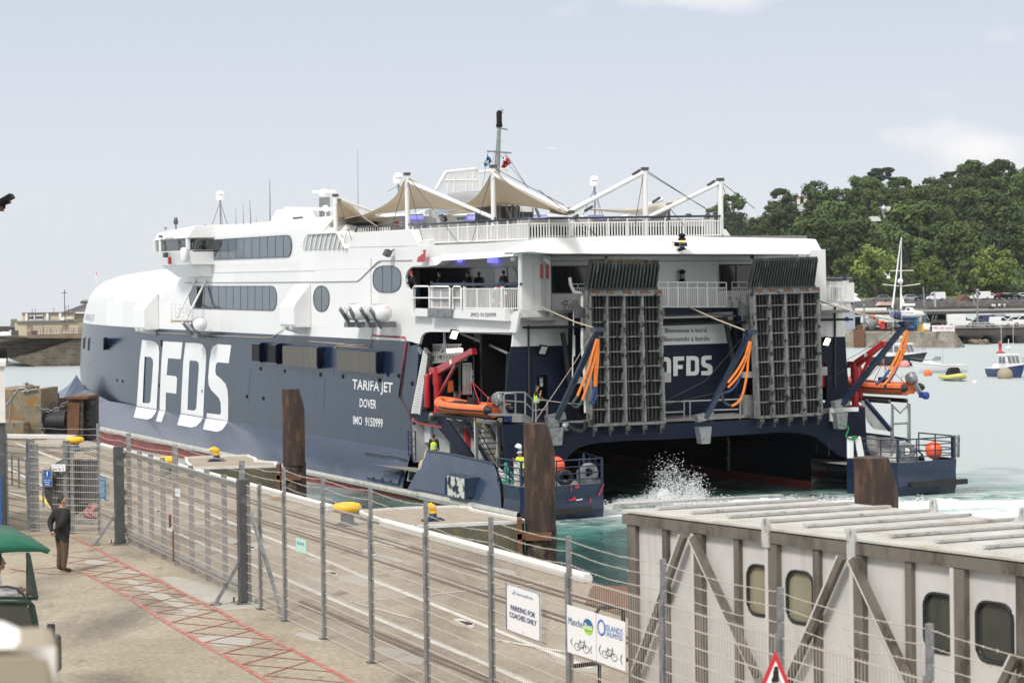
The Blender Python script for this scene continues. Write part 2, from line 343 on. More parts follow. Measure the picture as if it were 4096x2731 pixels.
def foliage_mat(name,c,c2):
 m=bpy.data.materials.new(name);MAT[name]=m;m.use_nodes=True
 N,K=m.node_tree.nodes,m.node_tree.links;p=N['Principled BSDF'];p.inputs['Roughness'].default_value=.75;p.inputs['Specular IOR Level'].default_value=.15
 tcn=N.new('ShaderNodeTexCoord');n=N.new('ShaderNodeTexNoise');n.inputs['Scale'].default_value=.35;n.inputs['Detail'].default_value=6;K.new(tcn.outputs['Object'],n.inputs[0])
 oi=N.new('ShaderNodeObjectInfo');hs=N.new('ShaderNodeHueSaturation')
 x=N.new('ShaderNodeMixRGB');x.inputs[1].default_value=(*c,1);x.inputs[2].default_value=(*c2,1)
 r=N.new('ShaderNodeMapRange');r.inputs[1].default_value=.4;r.inputs[2].default_value=.62;K.new(n.outputs[0],r.inputs[0]);K.new(r.outputs[0],x.inputs[0])
 v=N.new('ShaderNodeMapRange');v.inputs[3].default_value=.62;v.inputs[4].default_value=1.35;K.new(oi.outputs['Random'],v.inputs[0])
 K.new(v.outputs[0],hs.inputs['Value']);K.new(x.outputs[0],hs.inputs['Color']);K.new(hs.outputs[0],p.inputs['Base Color'])
foliage_mat('leaf',(.060,.095,.030),(.105,.14,.042));foliage_mat('leaf_dark',(.034,.058,.028),(.06,.088,.038));foliage_mat('leaf_light',(.12,.17,.04),(.17,.21,.055))
foliage_mat('leaf_olive',(.08,.10,.04),(.12,.125,.055))
# ground of the quay: stained concrete, patched, streaked along the quay
def ground_mat(name,base,light,dark,green):
 m=bpy.data.materials.new(name);MAT[name]=m;m.use_nodes=True
 N,K=m.node_tree.nodes,m.node_tree.links;p=N['Principled BSDF'];p.inputs['Roughness'].default_value=.85;p.inputs['Specular IOR Level'].default_value=.3
 tcn=N.new('ShaderNodeTexCoord')
 mp_=N.new('ShaderNodeMapping');mp_.inputs['Rotation'].default_value=(0,0,R_(-26));mp_.inputs['Scale'].default_value=(1,.35,1);K.new(tcn.outputs['Object'],mp_.inputs[0])
 def nz_(s,d=8,src=None,r=.62):
  n=N.new('ShaderNodeTexNoise');n.inputs['Scale'].default_value=s;n.inputs['Detail'].default_value=d;n.inputs['Roughness'].default_value=r
  K.new(src or tcn.outputs['Object'],n.inputs[0]);return n.outputs[0]
 def rg(x,a,b):
  r=N.new('ShaderNodeMapRange');r.inputs[1].default_value=a;r.inputs[2].default_value=b;K.new(x,r.inputs[0]);return r.outputs[0]
 def mx(f,a,b):
  x=N.new('ShaderNodeMixRGB')
  for k,v in((0,f),(1,a),(2,b)):
   if isinstance(v,(tuple,float,int)):x.inputs[k].default_value=(*v,1)if isinstance(v,tuple)else v
   else:K.new(v,x.inputs[k])
  return x.outputs[0]
 a=mx(rg(nz_(.35),.35,.65),base,light)
 a=mx(rg(nz_(.22,9,mp_.outputs[0]),.52,.66),a,dark)
 a=mx(rg(nz_(1.5,9,mp_.outputs[0]),.58,.72),a,dark)
 a=mx(rg(nz_(.6,9,None),.62,.72),a,green)
 b=N.new('ShaderNodeMapRange');b.inputs[1].default_value=.3;b.inputs[2].default_value=.7;b.inputs[3].default_value=.72;b.inputs[4].default_value=1.2;K.new(nz_(9,8),b.inputs[0])
 x=N.new('ShaderNodeMixRGB');x.blend_type='MULTIPLY';x.inputs[0].default_value=1;K.new(a,x.inputs[1]);K.new(b.outputs[0],x.inputs[2])
 K.new(x.outputs[0],p.inputs['Base Color'])
 bn=N.new('ShaderNodeBump');bn.inputs['Strength'].default_value=.35;bn.inputs['Distance'].default_value=.02;K.new(nz_(14,8),bn.inputs['Height']);K.new(bn.outputs[0],p.inputs['Normal'])
ground_mat('quay_concrete',(.31,.265,.195),(.40,.35,.27),(.17,.15,.12),(.22,.205,.155))
ground_mat('quay_deck',(.29,.235,.17),(.42,.37,.30),(.155,.125,.09),(.33,.28,.21))
mat('patch',(.40,.385,.33),.85,var=.12,vs=2,bump=.2,bs=15)
# water: teal body near, paled far off for reflected sky, gloss, ripples; foam where the propellers churn it
def water_mat():
 m=bpy.data.materials.new('sea_water');MAT['sea_water']=m;m.use_nodes=True
 N,K=m.node_tree.nodes,m.node_tree.links;p=N['Principled BSDF']
 p.inputs['IOR'].default_value=1.33;p.inputs['Roughness'].default_value=.06
 g=N.new('ShaderNodeNewGeometry');P_=g.outputs['Position']
 def mp_(sc_,rot=0,loc=(0,0,0)):
  n=N.new('ShaderNodeMapping');n.inputs['Scale'].default_value=sc_;n.inputs['Rotation'].default_value=(0,0,rot);n.inputs['Location'].default_value=loc;K.new(P_,n.inputs[0]);return n.outputs[0]
 def nz_(s,d,src,r=.6,dist=0):
  n=N.new('ShaderNodeTexNoise');n.inputs['Scale'].default_value=s;n.inputs['Detail'].default_value=d;n.inputs['Roughness'].default_value=r;n.inputs['Distortion'].default_value=dist;K.new(src,n.inputs[0]);return n.outputs[0]
 def rg(x,a,b,c=0,d=1):
  r=N.new('ShaderNodeMapRange');r.inputs[1].default_value=a;r.inputs[2].default_value=b;r.inputs[3].default_value=c;r.inputs[4].default_value=d;K.new(x,r.inputs[0]);return r.outputs[0]
 def mt(op,a,b):
  n=N.new('ShaderNodeMath');n.operation=op
  for k,v in((0,a),(1,b)):
   if isinstance(v,(int,float)):n.inputs[k].default_value=v
   else:K.new(v,n.inputs[k])
  return n.outputs[0]
 def mx(f,a,b):
  x=N.new('ShaderNodeMixRGB')
  for k,v in((0,f),(1,a),(2,b)):
   if isinstance(v,(tuple,float,int)):x.inputs[k].default_value=(*v,1)if isinstance(v,tuple)else v
   else:K.new(v,x.inputs[k])
  return x.outputs[0]
 def blob(cx,cy,rx,ry,rot,soft=.5):       # 1 inside an ellipse on the water, 0 outside, ragged edge
  n=N.new('ShaderNodeMapping');n.vector_type='TEXTURE';n.inputs['Location'].default_value=(cx,cy,0);n.inputs['Rotation'].default_value=(0,0,rot);n.inputs['Scale'].default_value=(rx,ry,1e3);K.new(P_,n.inputs[0])
  l=N.new('ShaderNodeVectorMath');l.operation='LENGTH';K.new(n.outputs[0],l.inputs[0])
  w=mt('ADD',l.outputs['Value'],mt('MULTIPLY',mt('SUBTRACT',nz_(.16,5,P_,.6),.5),1.1))
  return rg(w,1,1-soft)
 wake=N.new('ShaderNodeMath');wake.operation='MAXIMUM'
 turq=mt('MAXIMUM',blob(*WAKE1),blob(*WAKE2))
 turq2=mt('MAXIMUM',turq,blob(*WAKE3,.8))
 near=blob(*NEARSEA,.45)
 body=mx(near,(.40,.455,.46),(.006,.05,.047))  # far body colour paled to carry the sky's reflection
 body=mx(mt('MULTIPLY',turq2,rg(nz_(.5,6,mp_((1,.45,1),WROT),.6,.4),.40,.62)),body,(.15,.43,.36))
 foamn=nz_(1.1,10,mp_((.55,1.9,1),-WROT),.66,1.1)
 lines=nz_(2.8,8,mp_((.35,1.8,1),-WROT),.7,1.6)
 f1=mt('MULTIPLY',turq,rg(foamn,.42,.56))
 f3=blob(*FOAM1,.35);f4=blob(*FOAM2,.6)
 foam=mt('MAXIMUM',mt('MULTIPLY',mt('MAXIMUM',f3,f4),rg(foamn,.28,.46)),mt('MULTIPLY',turq,rg(lines,.54,.66)))
 foam=mt('MAXIMUM',foam,mt('MULTIPLY',f1,.85))
 sp=mt('MULTIPLY',mt('MULTIPLY',blob(*SIDEFOAM,.6),rg(lines,.58,.66)),.9)
 foam=mt('MAXIMUM',foam,sp)
 K.new(mx(foam,body,(.80,.86,.85)),p.inputs['Base Color'])
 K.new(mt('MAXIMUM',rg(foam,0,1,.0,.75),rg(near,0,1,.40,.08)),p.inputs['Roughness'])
 h1=nz_(.55,6,mp_((.6,1.25,1),.3),.62,.25);h2=nz_(3.2,6,mp_((.7,1.3,1),-.2),.62)
 h=mt('ADD',mt('MULTIPLY',h1,1.3),mt('MULTIPLY',h2,.42))
 h=mt('ADD',h,mt('MULTIPLY',foam,.5));h=mt('ADD',h,mt('MULTIPLY',mt('MULTIPLY',turq2,nz_(.9,6,mp_((.6,1.3,1),-WROT),.6,.5)),1.2))
 bn=N.new('ShaderNodeBump');bn.inputs['Strength'].default_value=.75;bn.inputs['Distance'].default_value=.30;K.new(h,bn.inputs['Height']);K.new(bn.outputs[0],p.inputs['Normal'])
WZ=.55
WROT=.25
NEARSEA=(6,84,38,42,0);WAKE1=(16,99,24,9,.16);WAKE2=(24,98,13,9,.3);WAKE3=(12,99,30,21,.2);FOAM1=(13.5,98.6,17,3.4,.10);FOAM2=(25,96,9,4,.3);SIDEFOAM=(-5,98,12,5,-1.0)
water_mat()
mat('sea_far',(.27,.40,.45),.35,var=.05,vs=.01)
# --- water
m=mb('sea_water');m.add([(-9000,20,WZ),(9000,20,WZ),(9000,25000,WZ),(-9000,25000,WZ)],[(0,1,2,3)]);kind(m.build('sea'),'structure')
# sea bed below it, so the quay walls stand in something
# --- quay
qa,qb=W(331,1768),W(2368,2334);qd=(qb-qa).normalized();qn=V((qd.y,-qd.x,0));qn=qn if qn.x>0 else-qn   # qn points to the water
fa=W(31,1745);fb=W(277,1747)
def Q_(s,o=0,z=0):p=qa+qd*s+qn*o;return V((p.x,p.y,QZ+z))
s_near=92.0
m=mb('quay_deck')
c_far=W(310,1758)
front=[c_far,Q_(0),Q_(s_near)]
ring=[W(-400,1760),c_far,Q_(0),Q_(s_near),V((60,-6,QZ)),V((-60,-6,QZ)),V((-60,80,QZ))]
ring=[V((p.x,p.y,QZ))for p in ring]
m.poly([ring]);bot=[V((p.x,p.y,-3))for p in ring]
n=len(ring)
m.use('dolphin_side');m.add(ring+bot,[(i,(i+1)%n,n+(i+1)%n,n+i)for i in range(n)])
kind(m.build('quay_ground'),'structure')
# nearer apron on the camera side of the fence, sandy concrete
def road_strip(name,pts,w,matn,dz=.008,close=False,seg=1):
 mm=mb(matn);P3=[V((p.x,p.y,QZ+dz))for p in pts]
 for i in range(len(P3)-1):
  d=(P3[i+1]-P3[i]);d.normalize();nn=V((-d.y,d.x,0))*w/2
  mm.add([P3[i]-nn,P3[i+1]-nn,P3[i+1]+nn,P3[i]+nn],[(0,1,2,3)])
 return mm
fence_base=[W(*p)for p in[(27,2100),(131,2122),(277,2133),(400,2137),(480,2177),(515,2160),(980,2412),(1047,2432),(1145,2475),(1301,2553),(1492,2644)]]
P1=W(1301,2555);P2=W(1492,2650);fd=(P2-P1)
def FP(t):return P1+fd*t
apr=[W(-500,2090),W(27,2096),W(400,2133),W(510,2158),W(980,2408),W(1145,2473),P1,FP(9),V((14,-5,QZ)),V((-50,-5,QZ)),V((-50,50,QZ))]
m=mb('quay_concrete');m.poly([[V((p.x,p.y,QZ+.004))for p in apr]]);kind(m.build('road_apron'),'structure')
m=mb('patch')
for pp in([(640,2308),(700,2305),(780,2325),(960,2370),(1085,2428),(900,2442),(800,2400),(700,2350)],[(500,2310),(600,2345),(700,2395),(800,2440),(760,2455),(640,2400),(520,2340)],[(700,2455),(790,2455),(800,2462),(735,2470),(700,2466)]):
 m.poly([[V((p.x,p.y,QZ+.008))for p in(W(*q)for q in pp)]])
kind(m.build('ground_patches'),'structure')
# red walkway with its lattice
A_=[(265,2145),(385,2194),(470,2249),(575,2315),(690,2350),(800,2405),(900,2452),(1000,2505),(1090,2555),(1176,2612),(1300,2680),(1420,2745),(1550,2815)]
B_=[(325,2290),(400,2335),(480,2375),(560,2425),(660,2490),(760,2548),(860,2602),(960,2660),(1060,2725),(1170,2800),(1300,2890)]
A_=[(290,2148),(385,2194),(530,2275),(650,2330),(750,2382),(880,2447),(940,2482),(1020,2526),(1176,2602),(1300,2668),(1420,2735),(1600,2835)]
Aw=[W(*p)for p in A_];Bw=[W(*p)for p in[(330,2288),(420,2335),(500,2381),(610,2452),(700,2512),(760,2545),(860,2602),(960,2660),(1090,2738),(1250,2838)]]
def along(P,t):
 Ls=[(P[i+1]-P[i]).length for i in range(len(P)-1)];T=sum(Ls)*t
 for i,l in enumerate(Ls):
  if T<=l or i==len(Ls)-1:return P[i].lerp(P[i+1],min(1.05,T/l))
  T-=l
m=road_strip('',Aw,.11,'road_red',.012)
m2=road_strip('',Bw,.10,'road_red',.012);m.add(m2.v,m2.f)
# lattice
I2=lambda x,y:W(x/2,1947+y/2)
tA=[I2(*p)for p in((775,503),(865,553),(945,597),(1040,645),(1150,705),(1270,755),(1380,810),(1490,865),(1610,935),(1740,990),(1880,1075),(2030,1145),(2180,1225),(2330,1310),(2480,1390),(2640,1480),(2800,1570))]
tB=[I2(*p)for p in((420,548),(530,610),(640,665),(730,715),(820,765),(920,820),(1030,886),(1140,946),(1250,1006),(1370,1085),(1500,1165),(1640,1245),(1790,1330),(1940,1420),(2110,1510))]
for k in range(len(tB)):
 for j in(k,k+2):
  if j<len(tA):s_=road_strip('',[tB[k],tA[j]],.05,'road_red',.016);m.add(s_.v,s_.f)
for pp in([(40,2290),(150,2276),(220,2270),(330,2290)],[(40,2275),(120,2290),(220,2297),(325,2292)],[(60,2135),(150,2125)]):
 s_=road_strip('',[W(*p)for p in pp],.06,'road_red',.019);m.add(s_.v,s_.f)
kind(m.build('painted_red_walkway'),'structure')
# white lines across the lorry park
m=mb('road_white')
def vp_line(p,q,w=.15,dz=.008):
 s_=road_strip('',[W(*p),W(*q)],w,'road_white',dz);m.add(s_.v,s_.f)
vp_line((60,1770),(260,1848),.14);vp_line((260,1848),(640,1975),.14);vp_line((640,1975),(1301,2242));vp_line((1301,2242),(1911,2490));vp_line((1911,2490),(2360,2672))
vp_line((31,1872),(200,1960),.14);vp_line((400,2030),(560,2072));vp_line((560,2072),(955,2235));vp_line((955,2235),(1301,2385));vp_line((1301,2385),(1680,2547));vp_line((1680,2547),(1911,2640));vp_line((1911,2640),(2200,2770))
vp_line((570,2095),(960,2097),.1,.012);vp_line((1100,2090),(1640,2200),.08,.012);vp_line((600,1925),(700,1900),.07,.012);vp_line((850,2040),(1100,1985),.06,.012);vp_line((1400,2410),(2200,2330),.07,.012)
vp_line((0,1960),(110,1992),.1,.012);vp_line((1400,2405),(1670,2480),.07,.012);vp_line((1990,2560),(2330,2620),.12,.012)
for(x,y)in((1330,2293),(1870,2493),(430,2000),(640,2045),(1005,2190),(1490,2210)):      # worn arrows
 c=W(x,y);
 for k in range(2):m.add([c+qd*(-.6+k*.5)+qn*.12+V((0,0,.012)),c+qd*(.3+k*.2)+qn*(.06-.12*k)+V((0,0,.012)),c+qd*(.2+k*.4)-qn*.15+V((0,0,.012)),c+qd*(-.7+k*.3)-qn*.05+V((0,0,.012))],[(0,1,2,3)])
kind(m.build('painted_white_lines'),'structure')
m=mb('road_yellow');s_=road_strip('',[W(150,1982),W(190,2010),W(222,2040)],.22,'road_yellow',.016);m.add(s_.v,s_.f);kind(m.build('painted_yellow_line'),'structure')
# old rails set in the quay
m=mb('rail_steel')
for o in(-1.15,-1.45,-2.6,-2.85):
 m.add([Q_(2,o-.05,.02),Q_(s_near,o-.05,.02),Q_(s_near,o+.05,.02),Q_(2,o+.05,.02)],[(0,1,2,3)])
for a_,b_ in(((1200,2420),(2100,2790)),((1200,2405),(2150,2790)),((40,1915),(400,2040)),((300,2000),(520,2110))):
 s_=road_strip('',[W(*a_),W(*b_)],.09,'rail_steel',.02);m.add(s_.v,s_.f)
kind(m.build('rails_in_ground'),'structure')
# scattered pale repairs of the deck
m=mb('patch');rnd=random.Random(3)
for k in range(46):
 s0,o0=rnd.uniform(6,70),-rnd.uniform(.8,9.5);w_,h_=rnd.uniform(.3,1.6),rnd.uniform(.15,.6)
 pts=[Q_(s0+w_*cos(t*pi/4)*rnd.uniform(.7,1.1),o0+h_*sin(t*pi/4)*rnd.uniform(.6,1.1),.006)for t in range(8)]
 m.poly([pts])
kind(m.build('ground_repairs'),'structure')
# ------------------------------------------------------------------ edge of the quay: white beams
def coping(s0,s1,label,o=.0):
 U=mb('white_paint');h=.22
 U.hexa([Q_(s0,o-.17,.0),Q_(s0,o+.08,.0),Q_(s0,o+.11,.08),Q_(s0,o+.08,h-.05),Q_(s0,o+.02,h),Q_(s0,o-.12,h),Q_(s0,o-.17,h-.06)],
   [Q_(s1,o-.17,.0),Q_(s1,o+.08,.0),Q_(s1,o+.11,.08),Q_(s1,o+.08,h-.05),Q_(s1,o+.02,h),Q_(s1,o-.12,h),Q_(s1,o-.17,h-.06)])
 o_=U.build('edge_beam',bevel=.03);tag(o_,label,'edge beam','white beams along the quay edge');return o_
def qs(px,py):return(W(px,py)-qa).dot(qd)
s_b4=qs(1320,2050)
coping(qs(400,1790),qs(760,1893),'long white edge beam from the far corner of the quay to the first concrete dolphin')
coping(qs(775,1897),qs(1322,2046),'white edge beam on the quay between the two concrete dolphins, rusty pile behind it')
coping(qs(1535,2104),qs(2368,2330),'nearest white edge beam, ending in the open beside the teal water')
U=mb('white_paint');u,v=W(-60,1752),W(300,1756);U.bar(u+V((0,0,.11)),v+V((0,0,.11)),.3,.22);tag(U.build('edge_beam',bevel=.03),'white edge beam across the far end of the quay, in front of the rusty fender','edge beam','white beams along the quay edge')
U=mb('rust');u,v=W(1960,2330),W(2500,2440)
U.add([W(2368,2345)+V((0,0,.02)),W(2520,2345)+V((0,0,.02)),W(2520,2460)+V((0,0,.02)),W(2340,2420)+V((0,0,.02))],[(0,1,2,3)]);kind(U.build('rusty_ground_plate'),'structure')
# ------------------------------------------------------------------ concrete dolphins
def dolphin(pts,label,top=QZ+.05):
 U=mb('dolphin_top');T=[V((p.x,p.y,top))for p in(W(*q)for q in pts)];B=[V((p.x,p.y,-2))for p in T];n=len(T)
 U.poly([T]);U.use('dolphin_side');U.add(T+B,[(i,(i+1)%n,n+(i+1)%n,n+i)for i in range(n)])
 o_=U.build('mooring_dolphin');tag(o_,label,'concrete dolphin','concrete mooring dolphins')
 W_=mb('white_paint');C=sum(T,V())/n
 for i in range(n):
  a_,b_=T[i],T[(i+1)%n];d=(b_-a_).normalized();nn=V((-d.y,d.x,0));nn=nn if nn.dot(C-a_)>0 else-nn
  W_.bar(a_+nn*.06+V((0,0,.02)),b_+nn*.06+V((0,0,.02)),.13,.09)
 W_.build('painted_edge',o_);return o_
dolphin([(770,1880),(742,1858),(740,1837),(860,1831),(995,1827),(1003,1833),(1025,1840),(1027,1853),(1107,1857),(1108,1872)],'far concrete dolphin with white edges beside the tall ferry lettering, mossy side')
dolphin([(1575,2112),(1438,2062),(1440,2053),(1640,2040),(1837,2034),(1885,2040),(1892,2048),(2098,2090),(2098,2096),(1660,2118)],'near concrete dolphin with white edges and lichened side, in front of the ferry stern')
# ------------------------------------------------------------------ bollards
def bollard(px,py,h=.95,r=.42,label='',flat=True):
 c=W(px,py);c.z=QZ;e_=empty('bollard',c);tag(e_,label,'bollard','yellow bollards on the quay')
 s_=h/.95
 U=MB().use('bollard_blue');U.lathe([(r*1.0,0),(r*1.0,.05),(r*.72,.08),(r*.62,.2*s_),(r*.6,.5*s_),(r*.55,.55*s_)],n=24);b_=U.build('bollard_base',e_)
 U=mb('yellow');U.lathe([(r*.6,.5*s_),(r*.75,.55*s_),(r*1.05,.6*s_),(r*1.2,.68*s_),(r*1.2,.8*s_),(r*1.02,.9*s_),(r*.6,.95*s_),(.001,.96*s_)],n=28,M=Matrix.Diagonal((1.12,.9,1,1)));U.build('bollard_head',e_)
 return e_
bollard(300,1804,.66,.31,'farthest yellow mushroom bollard, at the far corner of the quay by the rusty fender')
bollard(672,1893,.66,.31,'yellow mushroom bollard seen through the sliding gate, left of the far dolphin')
bollard(1389,2100,.66,.31,'nearest yellow mushroom bollard with blue base, at the left end of the near dolphin')
def horn(px,py,label,s_=1.0):
 c=W(px,py);c.z=QZ+.05;e_=empty('horn_bollard',Matrix.Translation(c)@MR(R_(15),4,'Z')@Matrix.Scale(s_,4));tag(e_,label,'bollard','horned bollards on the dolphins')
 U=mb('bollard_blue');U.box((0,0,.05),(1.15,.6,.1));U.box((0,0,.13),(.9,.45,.08));U.lathe([(.28,.16),(.22,.25),(.2,.42)],n=16);U.build('bollard_base',e_,bevel=.02)
 U=mb('yellow');U.tube([(0,0,.38),(0,0,.55),(-.03,0,.72),(-.14,0,.80),(-.34,0,.80),(-.48,0,.76)],[.2,.2,.21,.19,.14,.1],14);U.ball((0,0,.70),(.21,.2,.2));U.build('bollard_head',e_)
horn(867,1849,'yellow horned bollard on the far dolphin',.62);horn(1732,2090,'yellow horned bollard on the near dolphin',.55)
# ------------------------------------------------------------------ steel piles
def pile(px0,px1,pytop,py_at,sz,label,chamfer=.32):
 c=W((px0+px1)/2,py_at,z=QZ);Y=c.y;w=(px1-px0)/FPX*Y;zt=W((px0+px1)/2,pytop,Y=Y).z
 e_=empty('steel_pile',(c.x,c.y,-2));tag(e_,label,'steel pile','rusty steel piles beside the quay')
 r=w*.43;H_=zt+2;zb=H_-sz
 U=mb('pile_rust');n=28;rows=[]
 for z in(zb,zb+.02,H_-.85,H_-.65,H_-.45,H_-.2,H_-.03,H_):
  ring=[]
  for k in range(n):
   x,y=r*cos(2*pi*k/n),r*sin(2*pi*k/n)
   lim=r*(1+chamfer*.9)-(max(0,z-(H_-.85))/.85)**1.25*r*.62
   if x>0:x=min(x*(1+chamfer*.9),lim)
   ring.append(V((x-.1*r,y,z)))
  rows.append(ring)
 U.grid(rows,True,True);U.poly([rows[-1]]);U.build('pile_casing',e_)
 U=mb('pile_rust');U.lathe([(r*.62,0),(r*.62,zb+.1)],(r*.62,.2*r,0),22);U.add([],[]);U.build('rear_pile',e_)
 U=mb('pile_scaled');U.lathe([(r*.86,0),(r*.86,zb)],(-.22*r,-.05*r,0),24);U.lathe([(r*1.0,0),(r*1.0,zb-1.5)],(-.1*r,0,0),24);U.build('front_pile',e_)
 # fender frame with chain brackets
 U=mb('rust');q=-qn*0
 for z in(QZ+2-.3,QZ+2-1.1,QZ+2-1.9):U.box((-r*1.35,-.1,z),(r*.9,r*1.5,.16));U.box((-.1*r,-r*1.02,z),(r*1.9,.12,.22))
 U.box((-r*1.5,-.1,QZ+1.1),(.14,r*1.5,2.2));U.build('pile_bracket',e_)
 return e_
pile(1130,1221,1555,1874,3.0,'farthest steel pile, standing against the ferry side right of the far dolphin')
pile(2096,2222,1692,2096,3.05,'rust streaked steel pile at the right end of the near dolphin')
pile(3417,3595,1828,2330,3.0,'thick rusty pile rising behind the roof of the covered gangway')
# ================================================================== the ferry (axes: a starboard, f forward, z up)
CA=12.7;AS=2.64
ship=empty('catamaran_ferry',SHIP);tag(ship,'large white and navy car ferry catamaran with stern ramps raised','ferry')
def part(U,name,parent=None,**k):return U.build(name,parent or ship,**k)
def mir(p):return V((2*CA-p[0],p[1],p[2]))
FMZ=([2.5,4,5.5,7,8.44,9.3,10.2,11,11.5,12,12.5,12.9,13.1],[104.9,105.6,105.2,104.6,103.8,103,101.7,100.1,98.7,97.5,94,88,81])
AIZ=([10.8,11.5,12,12.5,12.9,13.1],[2.64,2.9,3.5,4.6,6.8,9.2])
def plan(z,n=26,f_aft=16.8,f0=60):
 fm=interp(z,*FMZ);ab=interp(z,*AIZ);out=[]
 for f in[f_aft,22,30,38,46,53.5]:out.append(V((AS,f,z)))
 for i in range(n+1):
  t=(i/n);t=1-(1-t)**1.7;f=f0+(fm-f0)*t
  k=min(1,(f-53.5)/12);ai=AS+(ab-AS)*k
  out.append(V((CA-(CA-ai)*max(0,1-t**2.2)**(1/2.2),f,z)))
 return out+[mir(p)for p in out[:-1][::-1]]
ZB=8.44
U=mb('navy');U.grid([plan(z)for z in(2.45,3.4,4.4,5.4,6.4,7.4,ZB)]);part(U,'hull_side',weld=True)
zs=(ZB,9.3,10.0,10.6,11,11.3,11.5,11.8,12,12.25,12.45)
U=mb('white');U.grid([plan(z,f_aft=20.5)for z in zs])
zs2=(12.45,12.6,12.75,12.9,13.0,13.1)
def bowtop(z):p=plan(z);return[q if q.y>53.4 else V((q.x if abs(q.x-CA)<12 else q.x,53.4,min(q.z,12.46)))for q in p]
rows=[bowtop(z)for z in zs2];U.grid(rows)
U.poly([rows[-1][5:-5]])
U.add([(AS,16.8,12.45),(2*CA-AS,16.8,12.45),(2*CA-AS,54,12.45),(AS,54,12.45)],[(0,1,2,3)],False)
part(U,'bow_shell')
# bulkhead that closes the shell aft
U=mb('navy_stern');U.bx(AS+2.2,2*CA-AS-.02,16.7,16.8,2.6,9.6);U.bx(AS+.1,AS+2.2,16.7,16.8,2.6,9.6);U.bx(AS+2.2,2*CA-AS-.02,20.4,20.5,9.6,12.4);part(U,'bulkhead')
# sponsons (wave piercing hulls)
RZ=([75,82,85,87.6,91.4,93.6,100,104],[2.46,3.1,4.2,3.3,2.5,2.1,1.2,.9])
def sect(f,s):
 zk=interp(f,*RZ)if f>75 else 2.46;ak=AS+.02+max(0,f-82)*.03
 ao=0 if f<78 else(f-78)/26*3.0;ak=max(ak,ao+.02)
 ai=5.0 if f<88 else lerp(5.0,3.4,(f-88)/16)
 if f<16.8:ak,zk=AS+.02,2.46
 pts=[(ak,f,zk),(lerp(ak,ao,.5),f,lerp(zk,.92,.5)),(ao,f,.92),(ao+.05,f,.62),(ao+.25,f,-.6),(ai,f,-.6),(ai,f,.75),(ai,f,min(zk+.3,3.6))]
 return[V(p)if not s else mir(p)for p in pts]
for s in(0,1):
 fs=[4.5,16.8,30,45,60,70,75,79,82,84,85,87.6,90,93.6,97,100,104]
 S_=[sect(f,s)for f in fs if f>=16.8 or True]
 U=mb('navy_flare');U.grid([r[0:3]for r in S_[1:]],False);part(U,'sponson_flare')
 U=mb('boot_red');U.grid([r[3:5]for r in S_],False);U.grid([r[5:7]for r in S_],False);part(U,'boot_topping')
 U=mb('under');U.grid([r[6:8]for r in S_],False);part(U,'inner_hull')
 U=mb('fender_strip');
 def q_(a,f,z):return mir((a,f,z))if s else V((a,f,z))
 ff=[3.2,16.8,30,45,60,70,78,84,90,95]
 def ao_(f):return 0 if f<78 else(f-78)/26*3.0
 U.grid([[q_(ao_(f)+.12,f,.93),q_(ao_(f)-.1,f,.93),q_(ao_(f)-.14,f,.80),q_(ao_(f)-.1,f,.64),q_(ao_(f)+.15,f,.60)]for f in ff],False);part(U,'rubbing_strake')
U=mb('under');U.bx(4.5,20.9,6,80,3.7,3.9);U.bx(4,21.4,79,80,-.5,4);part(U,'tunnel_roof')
U=mb('rubber');U.ball((CA+2.2,34,3.4),(3.4,16,2.1),22);part(U,'centre_bow')
# ---------------------------------------------------------------- tiers above
def SP(px,py,a=AS):return L(px,py,a=a)
U=mb('white')
zt2=13.98
U.bx(AS+.03,2*CA-AS-.03,14.2,53.5,12.45,13.9)
part(U,'upper_deck_tier',bevel=.04)
# third tier with chamfered roof, and the wheelhouse shoulder
U=mb('white')
A0=AS+.04
prof=[(A0,13.9),(A0,14.95),(A0+.55,15.45),(A0+1.6,15.75),(A0+4,15.9)]
pr=prof+[(2*CA-a_,z)for a_,z in prof[::-1]]
fs3=[(54.0,.4),(52.5,0),(31.6,0),(29.6,.25)]
U.grid([[V((a_,f,z-(0 if z<14 else k)))for a_,z in pr]for f,k in fs3],False)
for f,k in(fs3[0],fs3[-1]):U.poly([[V((a_,f,z-(0 if z<14 else k)))for a_,z in pr]])
part(U,'top_tier')
U=mb('white');U.hexa([V((a_,29.6,z))for a_,z in((A0,13.9),(A0,14.6),(A0+1,15.2),(A0+4,15.5),(9,15.5),(9,13.9))],[V((a_,24.5,z))for a_,z in((A0+1.6,13.9),(A0+1.6,14.3),(A0+2.2,14.8),(A0+4,15.1),(9,15.1),(9,13.9))]);part(U,'roof_shoulder')
# thin raised lines on the side
def seam(pts,name='moulding',r=.03,m='seam',a=AS-.02):
 U=mb(m);P3=[L(x,y,a=a)for x,y in pts]
 for i in range(len(P3)-1):U.bar(P3[i],P3[i+1],r*2,r*1.4)
 return part(U,name)
seam([(737,1131),(1256,1128),(1427,1125),(1440,1118),(1510,1048),(1524,1043),(1648,1041)],'moulding',.028)
seam([(715,1091),(1000,1087),(1258,1082)],'moulding',.018,'white_plain')
